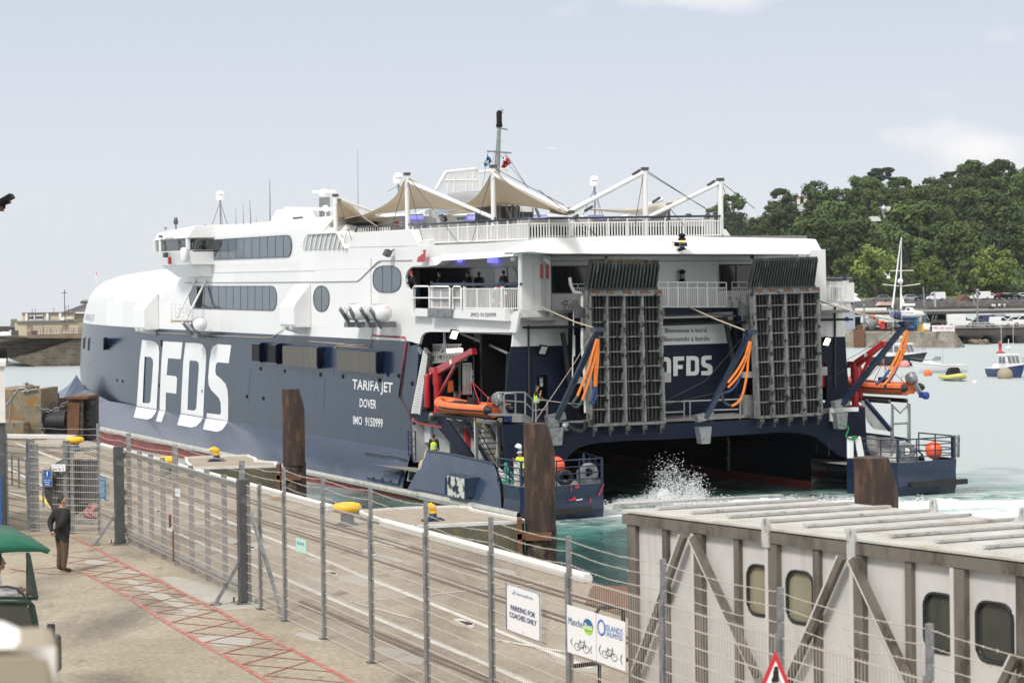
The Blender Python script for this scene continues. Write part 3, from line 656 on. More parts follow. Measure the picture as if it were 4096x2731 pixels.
# window bands ----------------------------------------------------
def band(tl,tr,br,bl,n,name='window_band',pw=(2.6,2.6),a=AS-.025,ends=(.12,.12),tilt=0,mat_='glass_band'):
 g=quad(tl,tr,br,bl);P_=[];N=12
 el,er=ends
 for i in range(N+1):
  t=pi/2*i/N;c_,s_=cos(t)**(2/pw[0]),sin(t)**(2/pw[0]);P_.append((el*(1-c_),.5+.5*s_))
 for i in range(N+1):
  t=pi/2*(1-i/N);c_,s_=cos(t)**(2/pw[1]),sin(t)**(2/pw[1]);P_.append((1-er*(1-c_),.5+.5*s_))
 for i in range(1,N+1):
  t=pi/2*i/N;c_,s_=cos(t)**(2/pw[1]),sin(t)**(2/pw[1]);P_.append((1-er*(1-c_),.5-.5*s_))
 for i in range(N):
  t=pi/2*(1-i/N);c_,s_=cos(t)**(2/pw[0]),sin(t)**(2/pw[0]);P_.append((el*(1-c_),.5-.5*s_))
 pts=[L(*g(u,v),a=a)for u,v in P_]
 U=mb(mat_);U.poly([pts],(.05,0,0));o=part(U,name)
 F_=mb('dark_line')
 for i in range(len(pts)):F_.bar(pts[i]+V((-.005,0,0)),pts[(i+1)%len(pts)]+V((-.005,0,0)),.035)
 F_.build('gasket',o)
 D_=mb('dark_line')
 for k in range(1,n):
  u=k/n
  def vv(u,top):
   e=el if u<el else None
   if u<el:w=((1-((el-u)/el)**pw[0]))**(1/pw[0])
   elif u>1-er:w=((1-((u-1+er)/er)**pw[1]))**(1/pw[1])
   else:w=1
   return .5+.5*w*(1 if top else-1)
  D_.bar(L(*g(u+tilt,vv(u,True)),a=a-.008),L(*g(u,vv(u,False)),a=a-.008),.045,.01,up=(1,0,0))
 D_.build('mullion',o)
 return o
def A(x,y):return(200+x/2,700+y/2)
def B(x,y):return(1200+x/2,600+y/2)
def C(x,y):return(200+x/2,1300+y/2)
def D(x,y):return(1200+x/2,1300+y/2)
def E(x,y):return(2200+x/2,600+y/2)
def F(x,y):return(2200+x/2,1300+y/2)
def G(x,y):return(2920+x/2,1000+y/2)
def Hh(x,y):return(2920+x/2,1500+y/2)
o=band(A(1170,528),A(1930,480),A(1930,652),A(1170,680),12,ends=(.065,.05),pw=(2.4,2.4));o['label']='upper row of tinted windows below the roof'
o=band(A(1117,889),A(1813,889),A(1813,1084),A(1117,1064),12,ends=(.07,.065),pw=(2.6,2.4));o['label']='lower row of tinted windows with an open black door near its front end'
U=mb('black');U.poly([[L(*A(*p),a=AS-.06)for p in((1180,897),(1222,895),(1207,1062),(1160,1058))]],(.03,0,0));part(U,'door_opening')
U=mb('dark_line')
for p,q in(((1262,900),(1312,1068)),((1215,1040),(1285,1068)),((1310,1050),(1360,1066))):U.bar(L(*A(*p),a=AS-.06),L(*A(*q),a=AS-.06),.12,.01,up=(1,0,0))
part(U,'stay_bar')
band(A(2108,887),A(2234,887),A(2234,1091),A(2108,1091),2,'oval_window',(2.2,2.2),ends=(.5,.5))
o=band(B(584,926),B(808,926),B(808,1139),B(584,1139),3,'round_window',(2.7,2.7),ends=(.5,.5))
# dark reflection painted on the forward upper windows, by the glazed wheelhouse passage
U=mb('glass_dark');U.poly([[L(*A(*p),a=AS-.045)for p in((1200,560),(1230,535),(1330,522),(1375,525),(1372,560),(1345,610),(1310,660),(1230,668),(1190,650),(1180,600))]],(.02,0,0));part(U,'dark_reflection')
# portholes near the bow
for q in([(406,1295),(445,1297),(438,1406),(408,1404)],):
 U=mb('navy');a_=4.6
 U.poly([[Lp(*A(*p),p0=(3.3,78,6),n=V((-.97,.25,0)))for p in q]],(-.12,.03,0));part(U,'mooring_port')
 U=mb('black');U.poly([[Lp(*A(*p),p0=(3.15,78,6),n=V((-.97,.25,0)))for p in[(411,1304),(440,1305),(433,1398),(412,1396)]]],(-.05,0,0));part(U,'mooring_port_grille')
def onbow(px,py,off=.04):
 best=None     # first crossing of the ray with the rounded bow shell
 d=_sr@ray(px,py);lo=None;t=80.0
 while t<260:
  p=_so+d*t
  if p.y>55 and 2<p.z<13:
   fm=interp(p.z,*FMZ)
   if p.y<fm:
    tt=max(0,(p.y-60)/(fm-60));ab=interp(p.z,*AIZ);k=max(0,min(1,(p.y-53.5)/12));ai=AS+(ab-AS)*k
    if p.x>CA-(CA-ai)*max(0,1-tt**2.2)**(1/2.2):best=p-d.normalized()*off;break
  t+=.05
 return best or _so+d*180
for q in([(262,1300),(285,1292),(278,1390),(258,1398)],[(303,1302),(322,1297),(313,1405),(296,1408)]):
 U=mb('navy');U.poly([[onbow(*A(*p),.12)for p in q]],(.3,.1,0));part(U,'mooring_port')
 c=[sum(p[i]for p in q)/4 for i in(0,1)]
 U=mb('black');U.poly([[onbow(*A(c[0]+(p[0]-c[0])*.75,c[1]+(p[1]-c[1])*.9),.16)for p in q]]);part(U,'mooring_port_grille')
# ---------------------------------------------------------------- lettering on the side
KN=(AS+.02,0,2.46);KNn=V((1.54,0,-2.64)).normalized()   # plane of the flare below the knuckle
def up_(x,y):return L(*C(x,y),a=AS-.012)
def lo_(x,y):
 p=Lp(*C(x,y),p0=KN,n=V((-1.54,0,2.64)).normalized());return p+V((-.02,0,.02))
big=[([(737,120),(800,122),(845,135),(868,165),(874,215),(870,330),(862,470),(852,682),(692,655),(705,480),(715,300)],[(757,252),(800,254),(820,270),(825,300),(815,450),(803,610),(790,625),(741,620),(748,440)],[(692,655),(852,682),(845,705),(815,745),(780,757),(672,740)]),
 ([(905,130),(1060,138),(1047,272),(945,264),(933,400),(1005,408),(1017,425),(1010,548),(927,538),(924,692),(876,684),(882,480),(892,280)],None,[(876,684),(924,692),(893,778),(850,770)]),
 ([(1083,140),(1180,144),(1220,155),(1245,190),(1250,240),(1245,350),(1235,500),(1225,745),(1045,713),(1055,500),(1065,300)],[(1117,282),(1170,286),(1188,300),(1191,340),(1180,500),(1170,665),(1155,683),(1100,677),(1107,480)],[(1045,713),(1225,745),(1210,775),(1170,812),(1130,821),(1020,800)]),
 ([(1450,160),(1340,152),(1305,170),(1290,200),(1275,300),(1265,420),(1270,480),(1290,520),(1350,580),(1365,620),(1368,700),(1360,716),(1255,703),(1250,748),(1424,772),(1426,600),(1420,520),(1405,470),(1370,430),(1330,400),(1322,370),(1327,320),(1338,297),(1430,304)],None,[(1250,748),(1424,772),(1410,800),(1380,840),(1340,855),(1225,835)])]
for ch,(u_,h_,l_)in zip('DFDS',big):
 U=mb('white');U.poly([[up_(*p)for p in u_]]+([[up_(*p)for p in h_]]if h_ else[]));U.poly([[lo_(*p)for p in l_]]);part(U,'painted_letter')
def side_text(s,tl,tr,br,bl,bold=True,name='side_lettering',m='sign_white',a=AS-.012,fn=None):
 g=quad(tl,tr,br,bl);U=MB();text_to(U,s,(lambda u,v:L(*g(u,v),a=a))if fn is None else(lambda u,v:fn(*g(u,v))),bold,m);return part(U,name)
side_text('TARIFA JET',D(420,431),D(742,460),D(737,567),D(418,535))
side_text('DOVER',D(478,585),D(612,598),D(610,672),D(476,655))
side_text('IMO  9150999',D(425,724),D(663,748),D(661,823),D(425,793))
side_text('TARIFA JET',A(278,1110),A(357,1118),A(350,1188),A(270,1180),False,'bow_lettering','navy',fn=lambda x,y:onbow(x,y,.06))
# louvred boxes on the side
def vent_box(f4,r4,name='engine_vent'):
 q=[L(*C(*p),a=AS-.9)for p in f4]        # front grille edge stands out from the side
 b=[V((AS,p.y,p.z))for p in q];c=L(*C(*r4[0]),a=AS);d_=L(*C(*r4[1]),a=AS)
 U=mb('navy');U.hexa([q[0]+V((.0,0,0)),q[1],q[2],q[3]],[b[0],V((AS,c.y,q[1].z)),V((AS,d_.y,q[2].z)),b[3]]);o=part(U,name)
 n_=(q[1]-q[0]).cross(q[3]-q[0]).normalized();n_=n_ if n_.x<0 else-n_
 cc=sum(q,V())/4;U=mb('louvre')
 i_=[cc+(p-cc)*.93+n_*.02 for p in q];U.poly([i_],n_*.01)
 g_=U.build('grille',o)
 return o
def vb2(f4,depth,right):
 q=[L(*C(*p),a=AS-depth)if i in(1,2)else L(*C(*p),a=AS-.05)for i,p in enumerate(f4)]
 return q
for f4,r in(([(1617,143),(1680,146),(1680,298),(1617,293)],(1716,)),([(1746,150),(1812,153),(1812,312),(1746,306)],(1852,))):
 q=[L(*C(*p),a=AS-.25)if i in(0,3)else L(*C(*p),a=AS-.5)for i,p in enumerate(f4)]
 e1=L(*C(r[0],f4[1][1]-8),a=AS);e2=L(*C(r[0]-25,f4[2][1]),a=AS)
 b=[V((AS,q[0].y,q[0].z)),e1,e2,V((AS,q[3].y,q[3].z))]
 U=mb('navy');U.hexa(q,b);o=part(U,'engine_vent');c=sum(q,V())/4;n_=V((-1,-.2,0)).normalized()
 U=mb('black');U.poly([[c+(p-c)*.9+n_*.03 for p in q]],n_*.02);U.build('grille',o)
for f4,r in(([(1860,163),(2142,177),(2142,348),(1862,320)],2205),([(2297,193),(2616,215),(2616,390),(2300,360)],2684)):
 q=[L(*C(*p),a=AS-.25)if i in(0,3)else L(*C(*p),a=AS-.5)for i,p in enumerate(f4)]
 e1=L(*C(r,f4[1][1]-5),a=AS);e2=L(*C(r-45,f4[2][1]),a=AS)
 b=[V((AS,q[0].y,q[0].z)),e1,e2,V((AS,q[3].y,q[3].z))]
 U=mb('navy');U.hexa(q,b);o=part(U,'engine_vent');c=sum(q,V())/4;n_=V((-1,-.15,0)).normalized()
 U=mb('louvre');U.poly([[c+V((0,(p-c).y*.97,(p-c).z*.92))+(p-c).x*V((1,0,0))+n_*.03 for p in q]],n_*.02);U.build('grille',o)
# white intake hoods
for tl,tr,kx,br,bl in((A(690,942),A(808,948),A(752,1062),A(752,1240),A(664,1240)),(A(1870,866),A(2020,872),A(1958,1030),A(1950,1222),A(1836,1215))):
 dep=1.15
 a1=AS-dep;tl3=V((AS,L(*tl,a=AS).y,L(*tl,a=AS).z))
 f_l=L(*bl,a=a1);f_r=L(*br,a=a1);k_r=L(*kx,a=a1);zl=k_r.z;t_r=L(*tr,a=AS)
 outer=[V((AS,f_r.y,f_r.z)),V((a1+.15,f_r.y,f_r.z)),V((a1,f_r.y,f_r.z+.2)),V((a1,f_r.y,zl-.2)),V((a1+.1,f_r.y,zl)),V((AS-.1,f_r.y,t_r.z)),V((AS,f_r.y,t_r.z))]
 U=mb('white');U.hexa(outer,[V((p.x,f_l.y,p.z))for p in outer]);o=part(U,'intake_hood',bevel=.1)
 B_=mb('white_plain')
 for t in(.25,.7):
  f=lerp(f_l.y,f_r.y,t);B_.add([(a1-.02,f,f_r.z+.8),(a1-.02,f,f_r.z-.1),(AS,f,f_r.z-.45),(AS,f,f_r.z)],[(0,1,2,3)]);B_.bx(a1,AS,f-.04,f+.04,f_r.z-.12,f_r.z)
 B_.build('bracket',o)
# thin ropes / cable runs along the colour line
def cable(pts,a=AS-.06,r=.025,m='rope',name='safety_line',sag=0):
 P3=[L(*p,a=a)for p in pts];U=mb(m);U.tube(P3,r,5);return part(U,name)
cable([A(365,1232),A(520,1240),A(664,1255),A(668,1238)])if False else None
cable([A(762,1258),A(920,1264),A(1120,1273)]);cable([A(1240,1275),A(1300,1283),A(1500,1290),A(1700,1300),A(1775,1298),A(1865,1235)],m='rope');cable([A(1925,1298),A(1920,1320),A(2100,1332),A(2352,1350)]);cable([D(0,125),D(150,135),D(400,158),D(520,160)]);cable([D(275,183),D(300,165),D(555,182),D(585,20)],m='rope')
U=mb('red');P3=[L(*p,a=AS-.05)for p in(D(580,86),D(710,95),D(840,100),D(850,140),D(795,570),D(900,765),D(960,790),D(1140,820))];U.tube(P3,.03,5);U.tube([p+V((0,.08,.05))for p in P3],.02,5);part(U,'red_hose_line')
# plate seams and small discharge holes on the navy side
U=mb('navy_flare')
for pts in([(250,300),(420,340),(700,380),(1100,430),(1590,480),(1610,350),(1750,365),(2265,412)],[(1590,600),(2352,700)],[(310,300),(300,480)],[(1590,480),(1590,620)],[(2265,412),(2280,200)],[(2197,400),(2190,700)]):
 P3=[(L(*C(*p),a=AS-.006)if p[0]>620 else onbow(*C(*p),.02))for p in pts]
 for i in range(len(P3)-1):U.bar(P3[i],P3[i+1],.03,.01,up=(1,0,0))
part(U,'plate_seam')
U=mb('black')
for p in((891,131),(891,158),(538,441),(581,448),(876,483),(1218,528),(1685,350),(1878,369),(2164,397),(1707,586),(1575,571),(1960,5),(2343,411),(2637,440),(2703,395),(2897,468),(2790,406)):
 c=L(*C(*p),a=AS-.01)if p[0]>620 else onbow(*C(*p),.02);U.lathe([(.001,0),(.11,0),(.13,.03)],c,10,MR(R_(-90),4,'Y'))
part(U,'discharge_holes')
# wheelhouse wing -------------------------------------------------
wm=lambda x,y,a=.3:L(*A(x,y),a=a)
W_=mb('white')
aw=.7     # outer face of the wing
ft=[wm(*p,a=aw)for p in((850,455),(1110,430),(1095,530),(1085,770),(905,800),(905,640),(880,515))]
z_t=wm(985,445,aw).z;z_wt=wm(985,512,aw).z;z_wb=wm(985,608,aw).z;z_b=wm(985,765,aw).z
f0_,f1_=wm(1095,600,aw).y,wm(880,560,aw).y      # aft, forward
# body below windows, window zone built of posts, roof slab
def rbox(U,a0,a1,fa,fb,z0,z1,da=0,df=0): # box flared outwards at the top
 U.hexa([V(p)for p in((a0+da,fa,z0),(a1,fa,z0),(a1,fb-df,z0),(a0+da,fb-df,z0))],[V(p)for p in((a0,fa,z1),(a1,fa,z1),(a1,fb,z1),(a0,fb,z1))])
rbox(W_,aw,9,f0_,f1_+1.4,z_b+.35,z_wb,.35,.7);rbox(W_,aw+.35,9,f0_+.4,f1_+.7,z_b-.45,z_b+.35,.9,.8)
part(W_,'bridge_wing',bevel=.05)
W_=mb('white');W_.hexa([V(p)for p in((aw-.05,f0_-.3,z_wt),(9,f0_-.3,z_wt),(9,f1_+2.5,z_wt),(aw+1,f1_+2.5,z_wt),(aw-.05,f1_+1.2,z_wt))],[V(p)for p in((aw+.5,f0_-.3,z_t+.25),(9,f0_-.3,z_t+.5),(9,f1_+2.3,z_t-.1),(aw+1,f1_+2.3,z_t-.2),(aw+.2,f1_+1.0,z_t-.05))])
for f,w in((f0_+.1,.3),(f1_+.1,.35)):W_.bx(aw,aw+.2,f-w/2,f+w/2,z_wb,z_wt)
W_.bx(aw+.3,9,f1_+1.9,f1_+2.0,z_wb,z_wt)if False else None
for a_ in(aw+.1,2.6,4.6,6.6):W_.bx(a_-.1,a_+.1,f1_+1.4,f1_+1.6,z_wb,z_wt)
W_.bx(2.6,9,f0_-.3,f0_-.1,z_wb,z_wt)
part(W_,'bridge_roof',bevel=.03)
W_=mb('glass_tint');W_.bx(aw+.06,aw+.1,f0_+.2,f1_,z_wb,z_wt);W_.bx(aw+.1,6.6,f1_+1.46,f1_+1.5,z_wb,z_wt);MAT['glass_tint'].node_tree.nodes['Principled BSDF'].inputs['Alpha'].default_value=.35
part(W_,'bridge_window')
W_=mb('interior_navy');W_.bx(3.4,3.5,f0_,f1_+1.4,z_wb-.5,z_wt);W_.bx(aw+.4,9,f0_,f1_+1.2,z_wb-.1,z_wb-.02);part(W_,'bridge_interior')
W_=mb('red');c=wm(957,685,aw-.1);W_.box(c,(.2,.25,.5));part(W_,'lifebuoy_light')
W_=mb('galv_dark');c=wm(925,640,aw-.2);W_.box(c,(.25,.5,.35));c=wm(885,492,aw-.1);W_.box(c,(.2,.3,.15));part(W_,'floodlight')
W_=mb('white_plain');W_.box(wm(945,495,aw-.12),(.12,2.1,.14));part(W_,'awning_rail')
W_=mb('white_plain');c=wm(1075,640,aw-.15);W_.lathe([(.18,-.5),(.26,-.4),(.26,.4),(.18,.5)],c,12);part(W_,'raft_cylinder')
# ladder beside the wing
W_=mb('galv')
LD=[[A(1107,730),A(1125,600),A(1140,520),A(1165,470),A(1205,420),A(1240,398)],[A(1130,740),A(1147,600),A(1160,520),A(1188,470),A(1225,428),A(1262,405)]]
for l in LD:W_.tube([L(*p,a=AS-.35)for p in l],.03,5)
for i in range(14):
 t=i/13;P_=[along([L(*p,a=AS-.35)for p in l],t)for l in LD];W_.tube(P_,.025,5)
part(W_,'ladder')
# embarkation platforms with raft canisters
def raft(c,ax,r=.62,ln=1.5,name='liferaft_canister'):
 T=ax.to_track_quat('Z','Y').to_matrix().to_4x4()
 U=mb('white_plain');U.lathe([(.001,-ln/2-.12),(r*.8,-ln/2-.08),(r,-ln/2+.06),(r,-.1),(r*1.04,-.09),(r*1.04,.09),(r,.1),(r,ln/2-.06),(r*.8,ln/2+.08),(.001,ln/2+.12)],c,22,T);o=part(U,name)
 U=mb('seam')
 for z in(-ln*.3,-.1,.1,ln*.3):U.lathe([(r+.012,z-.015),(r+.03,z),(r+.012,z+.015)],c,22,T)
 U.build('strap',o);return o
def cradle(px_top,px_bot,a_out,a_in,w=.1):
 U=mb('galv')
 return U
axd=V((-.35,-.85,0)).normalized()
raft(L(*A(1210,1195),a=AS-1.1)+V((0,.4,0)),V((-.25,-1,0)).normalized(),.46,1.9)
for p in((455,1295),(645,1303)):raft(L(*B(*p),a=AS-1.0)+V((0,.3,0)),V((-.1,-1,0)).normalized(),.46,2.2)
side_text('LSA',B(672,1245),B(712,1247),B(712,1265),B(672,1263),False,'raft_marking','orange',a=AS-1.9)
U=mb('galv')
for x0,y0,x1,y1 in((318,1265,405,1405),(395,1262,475,1410),(483,1265,570,1410),(560,1268,650,1420)):
 U.bar(L(*B(x0,y0),a=AS-1.9),L(*B(x1,y1),a=AS-.9),.11,.2)
for x in(430,520,600,690):U.box(L(*B(x,1395),a=AS-.5),(1.0,.5,.3))
part(U,'raft_cradle')
U=mb('galv')
for p,q in((A(1062,1180),A(1150,1290)),(A(1118,1185),A(1205,1290))):U.bar(L(*p,a=AS-1.9),L(*q,a=AS-.7),.1,.2)
U.box(L(*A(1205,1285),a=AS-.5),(.9,1.2,.25));part(U,'raft_cradle')
U=mb('galv');fa_=L(*A(1060,1165),a=AS-1.2).y;fb_=L(*A(970,1165),a=AS-1.2).y;zz=L(*A(1010,1165),a=AS-1.2).z
U.bx(AS-1.2,AS,fa_-1.2,fb_,zz-.1,zz);part(U,'boarding_platform')
U=mb('yellow');U.bx(AS-1.25,AS-1.2,fa_,fa_+.25,zz-.2,zz+.1);U.bx(AS-1.25,AS-1.2,fb_-.25,fb_,zz-.2,zz+.1);part(U,'platform_marking')
U=mb('white_plain');
for p,q,a1_,a2_ in((A(1010,1150),A(1165,835),AS-1.2,AS-.05),(A(1090,1150),A(1252,835),AS-1.2,AS-.05)):U.bar(L(*p,a=a1_),L(*q,a=a2_),.12,.12)
part(U,'platform_stay')
def rail(U,pts,h=1.05,bars=(1,.5),post=1.5,r=.025,up=V((0,0,1)),bal=0,rb=.012,top=None):
 pts=[V(p)for p in pts];
 for b in bars:U.tube([p+up*h*b for p in pts],r if b==1 else r*.8,6)
 for i in range(len(pts)-1):
  d=pts[i+1]-pts[i];n=max(1,round(d.length/post))
  for k in range(n+1 if i==len(pts)-2 else n):p=pts[i]+d*(k/n);U.tube([p,p+up*h],r,6)
  if bal:
   n=max(1,round(d.length/bal))
   for k in range(n):p=pts[i]+d*((k+.5)/n);U.bar(p+up*h*.1,p+up*h*bars[-1]if bars[-1]<1 and bal else p+up*h,rb*2)
 return U
U=mb('white_plain');rail(U,[(AS-.1,fb_,zz),(AS-1.2,fb_,zz),(AS-1.2,fa_-1.2,zz)],1.15,(1,.75,.5,.25),1.0,.028);part(U,'platform_railing')
# bits on the roof -------------------------------------------------
def dome(px,pyt,pyb,base,a,name='satellite_dome',txt=True):
 t=L(px,pyt,a=a);b=L(px,pyb,a=a);g=L(*base,a=a);h=t.z-b.z;r=h*.44
 U=mb('white_plain');U.lathe([(.001,h),(r*.5,h*.97),(r*.85,h*.82),(r,h*.6),(r*1.05,.05),(r*.95,0),(.001,0)],b,22);o=part(U,name)
 U=mb('galv');U.tube([b,(b.x,b.y,g.z)],.06,8)
 for k in range(3):an=k*2.1+.4;U.tube([b+V((0,0,-.1)),(b.x+.7*cos(an),b.y+.7*sin(an),g.z)],.025,5)
 U.build('dome_stand',o)
 if txt:
  q=MB();cam_dir=(_so-b);an0=math.atan2(cam_dir.y,cam_dir.x)
  text_to(q,'nowhere',lambda u,v:b+V((cos(an0+(u-.5)*1.25)*r*1.06,sin(an0+(u-.5)*1.25)*r*1.06,h*(.48+.13*v))),True,'ink_blue');q.build('dome_lettering',o)
dome(*A(1362,0)[:1],A(0,125)[1],A(0,203)[1],A(1372,418),4.0);dome(B(787,0)[0],B(0,182)[1],B(0,272)[1],B(790,330),9.0);dome(E(357,0)[0],E(0,207)[1],E(0,293)[1],E(357,520),16.0)
def whip(p,q,a,r=.02,m='cable'):
 U=mb(m);U.tube([L(*p,a=a),L(*q,a=a)],r,5,r1=r*.4);part(U,'whip_aerial')
whip(A(1761,385),A(1758,38),5,.035);whip(A(1488,408),A(1487,265),4,.02);whip(A(1549,400),A(1543,225),4,.02);whip(A(1607,400),A(1598,205),4,.03);whip(A(1651,398),A(1650,335),5,.015);whip(A(1864,380),A(1864,300),6,.02);whip(B(465,500),B(461,0),12,.03,'galv')
U=mb('galv_dark');c=L(*A(1008,440),a=2.5);U.tube([c,c+V((0,0,.5))],.05,8);U.lathe([(.12,.4),(.16,.45),(.16,.75),(.1,.82),(.1,.9),(.001,.92)],c,12);c=L(*A(925,445),a=2.5);U.tube([c,c+V((0,0,.2))],.03,6);U.box(c+V((0,0,.2)),(.1,.5,.05));part(U,'roof_light')
# radar masts
U=mb('galv');b=L(*A(2196,360),a=8);t=L(*A(2196,180),a=8);U.bar(b-V((0,0,1)),t,.55,.55);o=part(U,'radar_mast')
U=mb('coat_white');U.lathe([(.3,0),(.36,.1),(.36,.35),(.25,.5),(.1,.55)],t,16);U.build('radar_housing',o)
q=L(*A(2105,136),a=8);q2=L(*A(2280,130),a=8);U=mb('coat_white');U.bar(q,q2,.18,.2);U.build('radar_scanner',o)
q=L(*A(1885,268),a=7);q2=L(*A(2262,274),a=7);U=mb('coat_white');U.bar(q,q2,.15,.22);s_=part(U,'radar_scanner')
U=mb('coat_white');b=L(*A(2080,365),a=7);t=L(*A(2070,290),a=7);U.box((b+t)/2+V((0,0,-.1)),(.8,1.0,.9));U.tube([b,t],.15,8);U.ball(t,.25,10);c=L(*A(2205,270),a=7);U.ball(c,.25,10);U.tube([c,L(*A(2205,350),a=7)],.05,6);part(U,'radar_gear')
U=mb('white');c=L(*A(1950,365),a=5.5);U.hexa([c+V(p)for p in((-1,2.6,-.4),(1,2.6,-.4),(1,-1.9,-.4),(-1,-1.9,-.4))],[c+V(p)for p in((-.8,1.2,.75),(.8,1.2,.75),(.8,-1.5,.75),(-.8,-1.5,.75))]);part(U,'roof_ventilator',bevel=.15)
U=mb('louvre');U.poly([[L(*A(*p),a=4.62)for p in((1945,338),(2010,333),(2015,362),(1937,362))]],(.1,0,0));part(U,'ventilator_grille')
# ================================================================== after part of the ferry
def both(U,name,mirror=True,**k):
 o=part(U,name,**k)
 if mirror:
  N_=MB();N_.mats=list(U.mats);N_.v=[(2*CA-p[0],p[1],p[2])for p in U.v];N_.f=[f[::-1]for f in U.f];N_.m=list(U.m);N_.sm=list(U.sm);part(N_,name,**k)
 return o
zD=4.95     # working deck level
# white side aft with the balcony opening
op=[B(*p)for p in((868,1112),(845,1070),(842,1020),(855,975),(880,942),(920,928),(1090,925),(1106,914),(1140,886),(1700,850),(1747,850),(1747,1286),(905,1286),(905,1112))]
outl=[B(*p)for p in((870,1400),(860,1500),(545,1500),(545,800),(700,795),(950,768),(1790,725),(1815,812),(1755,820),(1755,1300),(1640,1300),(1640,1372),(1110,1372),(1060,1352),(880,1352))]
outer=[(1640,1383),(1640,985),(1675,984),(1950,972),(2095,962),(2107,1005),(2077,1010),(2077,1250),(2062,1330),(1716,1327),(1697,1331),(1685,1345),(1677,1376)]
U=mb('white');U.poly([[V((AS,20.5,ZB)),V((AS,20.5,13.0))]+[L(*p,a=AS)for p in outer[1:]]+[V((AS,16.8,ZB))],[L(*p,a=AS)for p in op]],(.14,0,0));part(U,'aft_side_plating');U=mb('white');U.bx(2*CA-AS-.1,2*CA-AS,6.6,16.8,8.44,13);part(U,'far_side_plating')
# navy side between the flare and the recess
nv=[(1640,1383),(1677,1376),(1675,1400),(1668,1500),(1662,1560),(1650,1640),(1643,1676),(1653,1690),(1645,1800),(1640,1800)]
U=mb('navy');U.poly([[L(*p,a=AS)for p in nv]],(.14,0,0));both(U,'aft_side_navy')
# fascia of the sun deck, port side and stern
def fasc(a,f,z):return V((a,f,z))
fz0,fz1=13.05,13.95
Lc=L(2107,1005,a=AS-.25);fAft=Lc.y
tS=[L(*B(*p),a=AS+.5)for p in((950,768),(1300,752),(1790,725))];bS=[L(*B(*p),a=AS-.3)for p in((1100,915),(1140,886),(1450,868),(1700,848),(1710,820),(1815,812))]
U=mb('white_stern')
pt=[L(*p,f=fAft+.9)for p in((2095,962),(2400,955),(2700,945),(3262,957))]
pb=[L(*p,f=fAft)for p in(B(1815,812),E(40,828),E(1050,830),E(2072,833),E(2172,802))]
C1=[L(2107,1007,f=fAft),L(2220,1014,f=fAft),L(2700,1015,f=fAft),L(3237,1016,f=fAft),L(3242,1001,f=fAft),L(3286,1000,f=fAft)]
C2=[L(2095,962,f=fAft+.9),L(2200,953,f=fAft+.9),L(2700,945,f=fAft+.9),L(3230,955,f=fAft+.9),L(3236,955,f=fAft+.9),L(3262,957,f=fAft+.9)]
U.grid([C1,C2],False)
C3=[p+V((0,2.6,0))for p in C1];U.grid([C1,C3],False)
U.grid([C2,[V((p.x,14.2,p.z-.1))for p in C2]],False)
part(U,'sun_deck_fascia')
U=mb('white')
S1=[L(*B(*p),a=AS-.28)for p in((560,905),(900,895),(1085,925),(1106,914),(1140,886),(1450,868),(1705,848),(1712,822),(1815,812))]
S2=[L(*B(*p),a=AS+.45)for p in((545,790),(900,775),(1000,765),(1060,762),(1140,758),(1400,745),(1640,735),(1680,732),(1790,725))]
S1=S1[2:];S2=S2[2:]
S1[-1]=C1[0];S2[-1]=C2[0]
U.grid([S1,S2],False);U.grid([S1,[p+V((.5,0,.02))for p in S1]],False);part(U,'side_fascia')
U=mb('deck_grey');U.bx(AS+.4,19.5,fAft+1,29.5,13.6,13.8);part(U,'sun_deck')
# little sloped block with the raised bulwark
U=mb('white');q=[L(*B(*p),a=AS)for p in((385,782),(450,658),(885,634),(955,770))];U.hexa(q,[p+V((1.2,0,0))for p in q]);part(U,'raised_bulwark',bevel=.04)
# side screens forward of it
q=[L(*B(*p),a=AS-.01)for p in((25,800),(25,740),(40,690),(75,668),(310,657),(378,790))]
U=mb('interior');U.poly([q],(.08,0,0));o=part(U,'wind_screen');U=mb('white_plain')
for i in range(9):
 x=40+i*37;U.bar(L(*B(x,798),a=AS-.06),L(*B(x+22+i*1.5,668 if i<8 else 662),a=AS-.06),.09,.06,up=(1,0,0))
U.bar(q[3]+V((-.06,0,0)),q[4]+V((-.06,0,0)),.14,.12);U.bar(q[4]+V((-.06,0,0)),q[5]+V((-.06,0,0)),.2,.1);U.build('screen_frame',o)
U=mb('black');U.bx(AS+1.5,AS+1.6,24.6,29,13.9,15.2);part(U,'cafe_doorway')
U=mb('ink_navy');U.poly([[L(*B(*p),a=AS+1.4)for p in((328,672),(385,670),(385,698),(328,698))]]);o=part(U,'cafe_sign');g=quad(B(333,680),B(380,679),B(380,692),B(333,692));U=MB();text_to(U,'Bar & Cafe',lambda u,v:L(*g(u,v),a=AS+1.36),True,'sign_white');U.build('sign_lettering',o)
# red and white ensign-patterned island emblem on the side
U=mb('red');U.poly([[L(*B(*p),a=AS-.3)for p in((965,800),(1005,798),(997,896),(935,897),(936,880),(948,850),(965,846),(968,835),(985,830),(988,812),(962,815))]],(.02,0,0));o=part(U,'side_emblem')
U=mb('ink_blue');U.poly([[L(*B(*p),a=AS-.31)for p in((963,801),(984,800),(982,816),(960,818))]],(.01,0,0));U.use('sign_white');U.bar(L(*B(962,801),a=AS-.33),L(*B(983,817),a=AS-.33),.06,.01,up=(1,0,0));U.bar(L(*B(962,817),a=AS-.33),L(*B(984,801),a=AS-.33),.06,.01,up=(1,0,0));U.build('emblem_canton',o)
U=mb('galv_dark');c=L(*B(700,825),a=AS-.4);U.box(c,(.3,.5,.35),M=MR(.5,4,'Y'));U.tube([c,c+V((.4,0,.2))],.04,6);part(U,'floodlight')
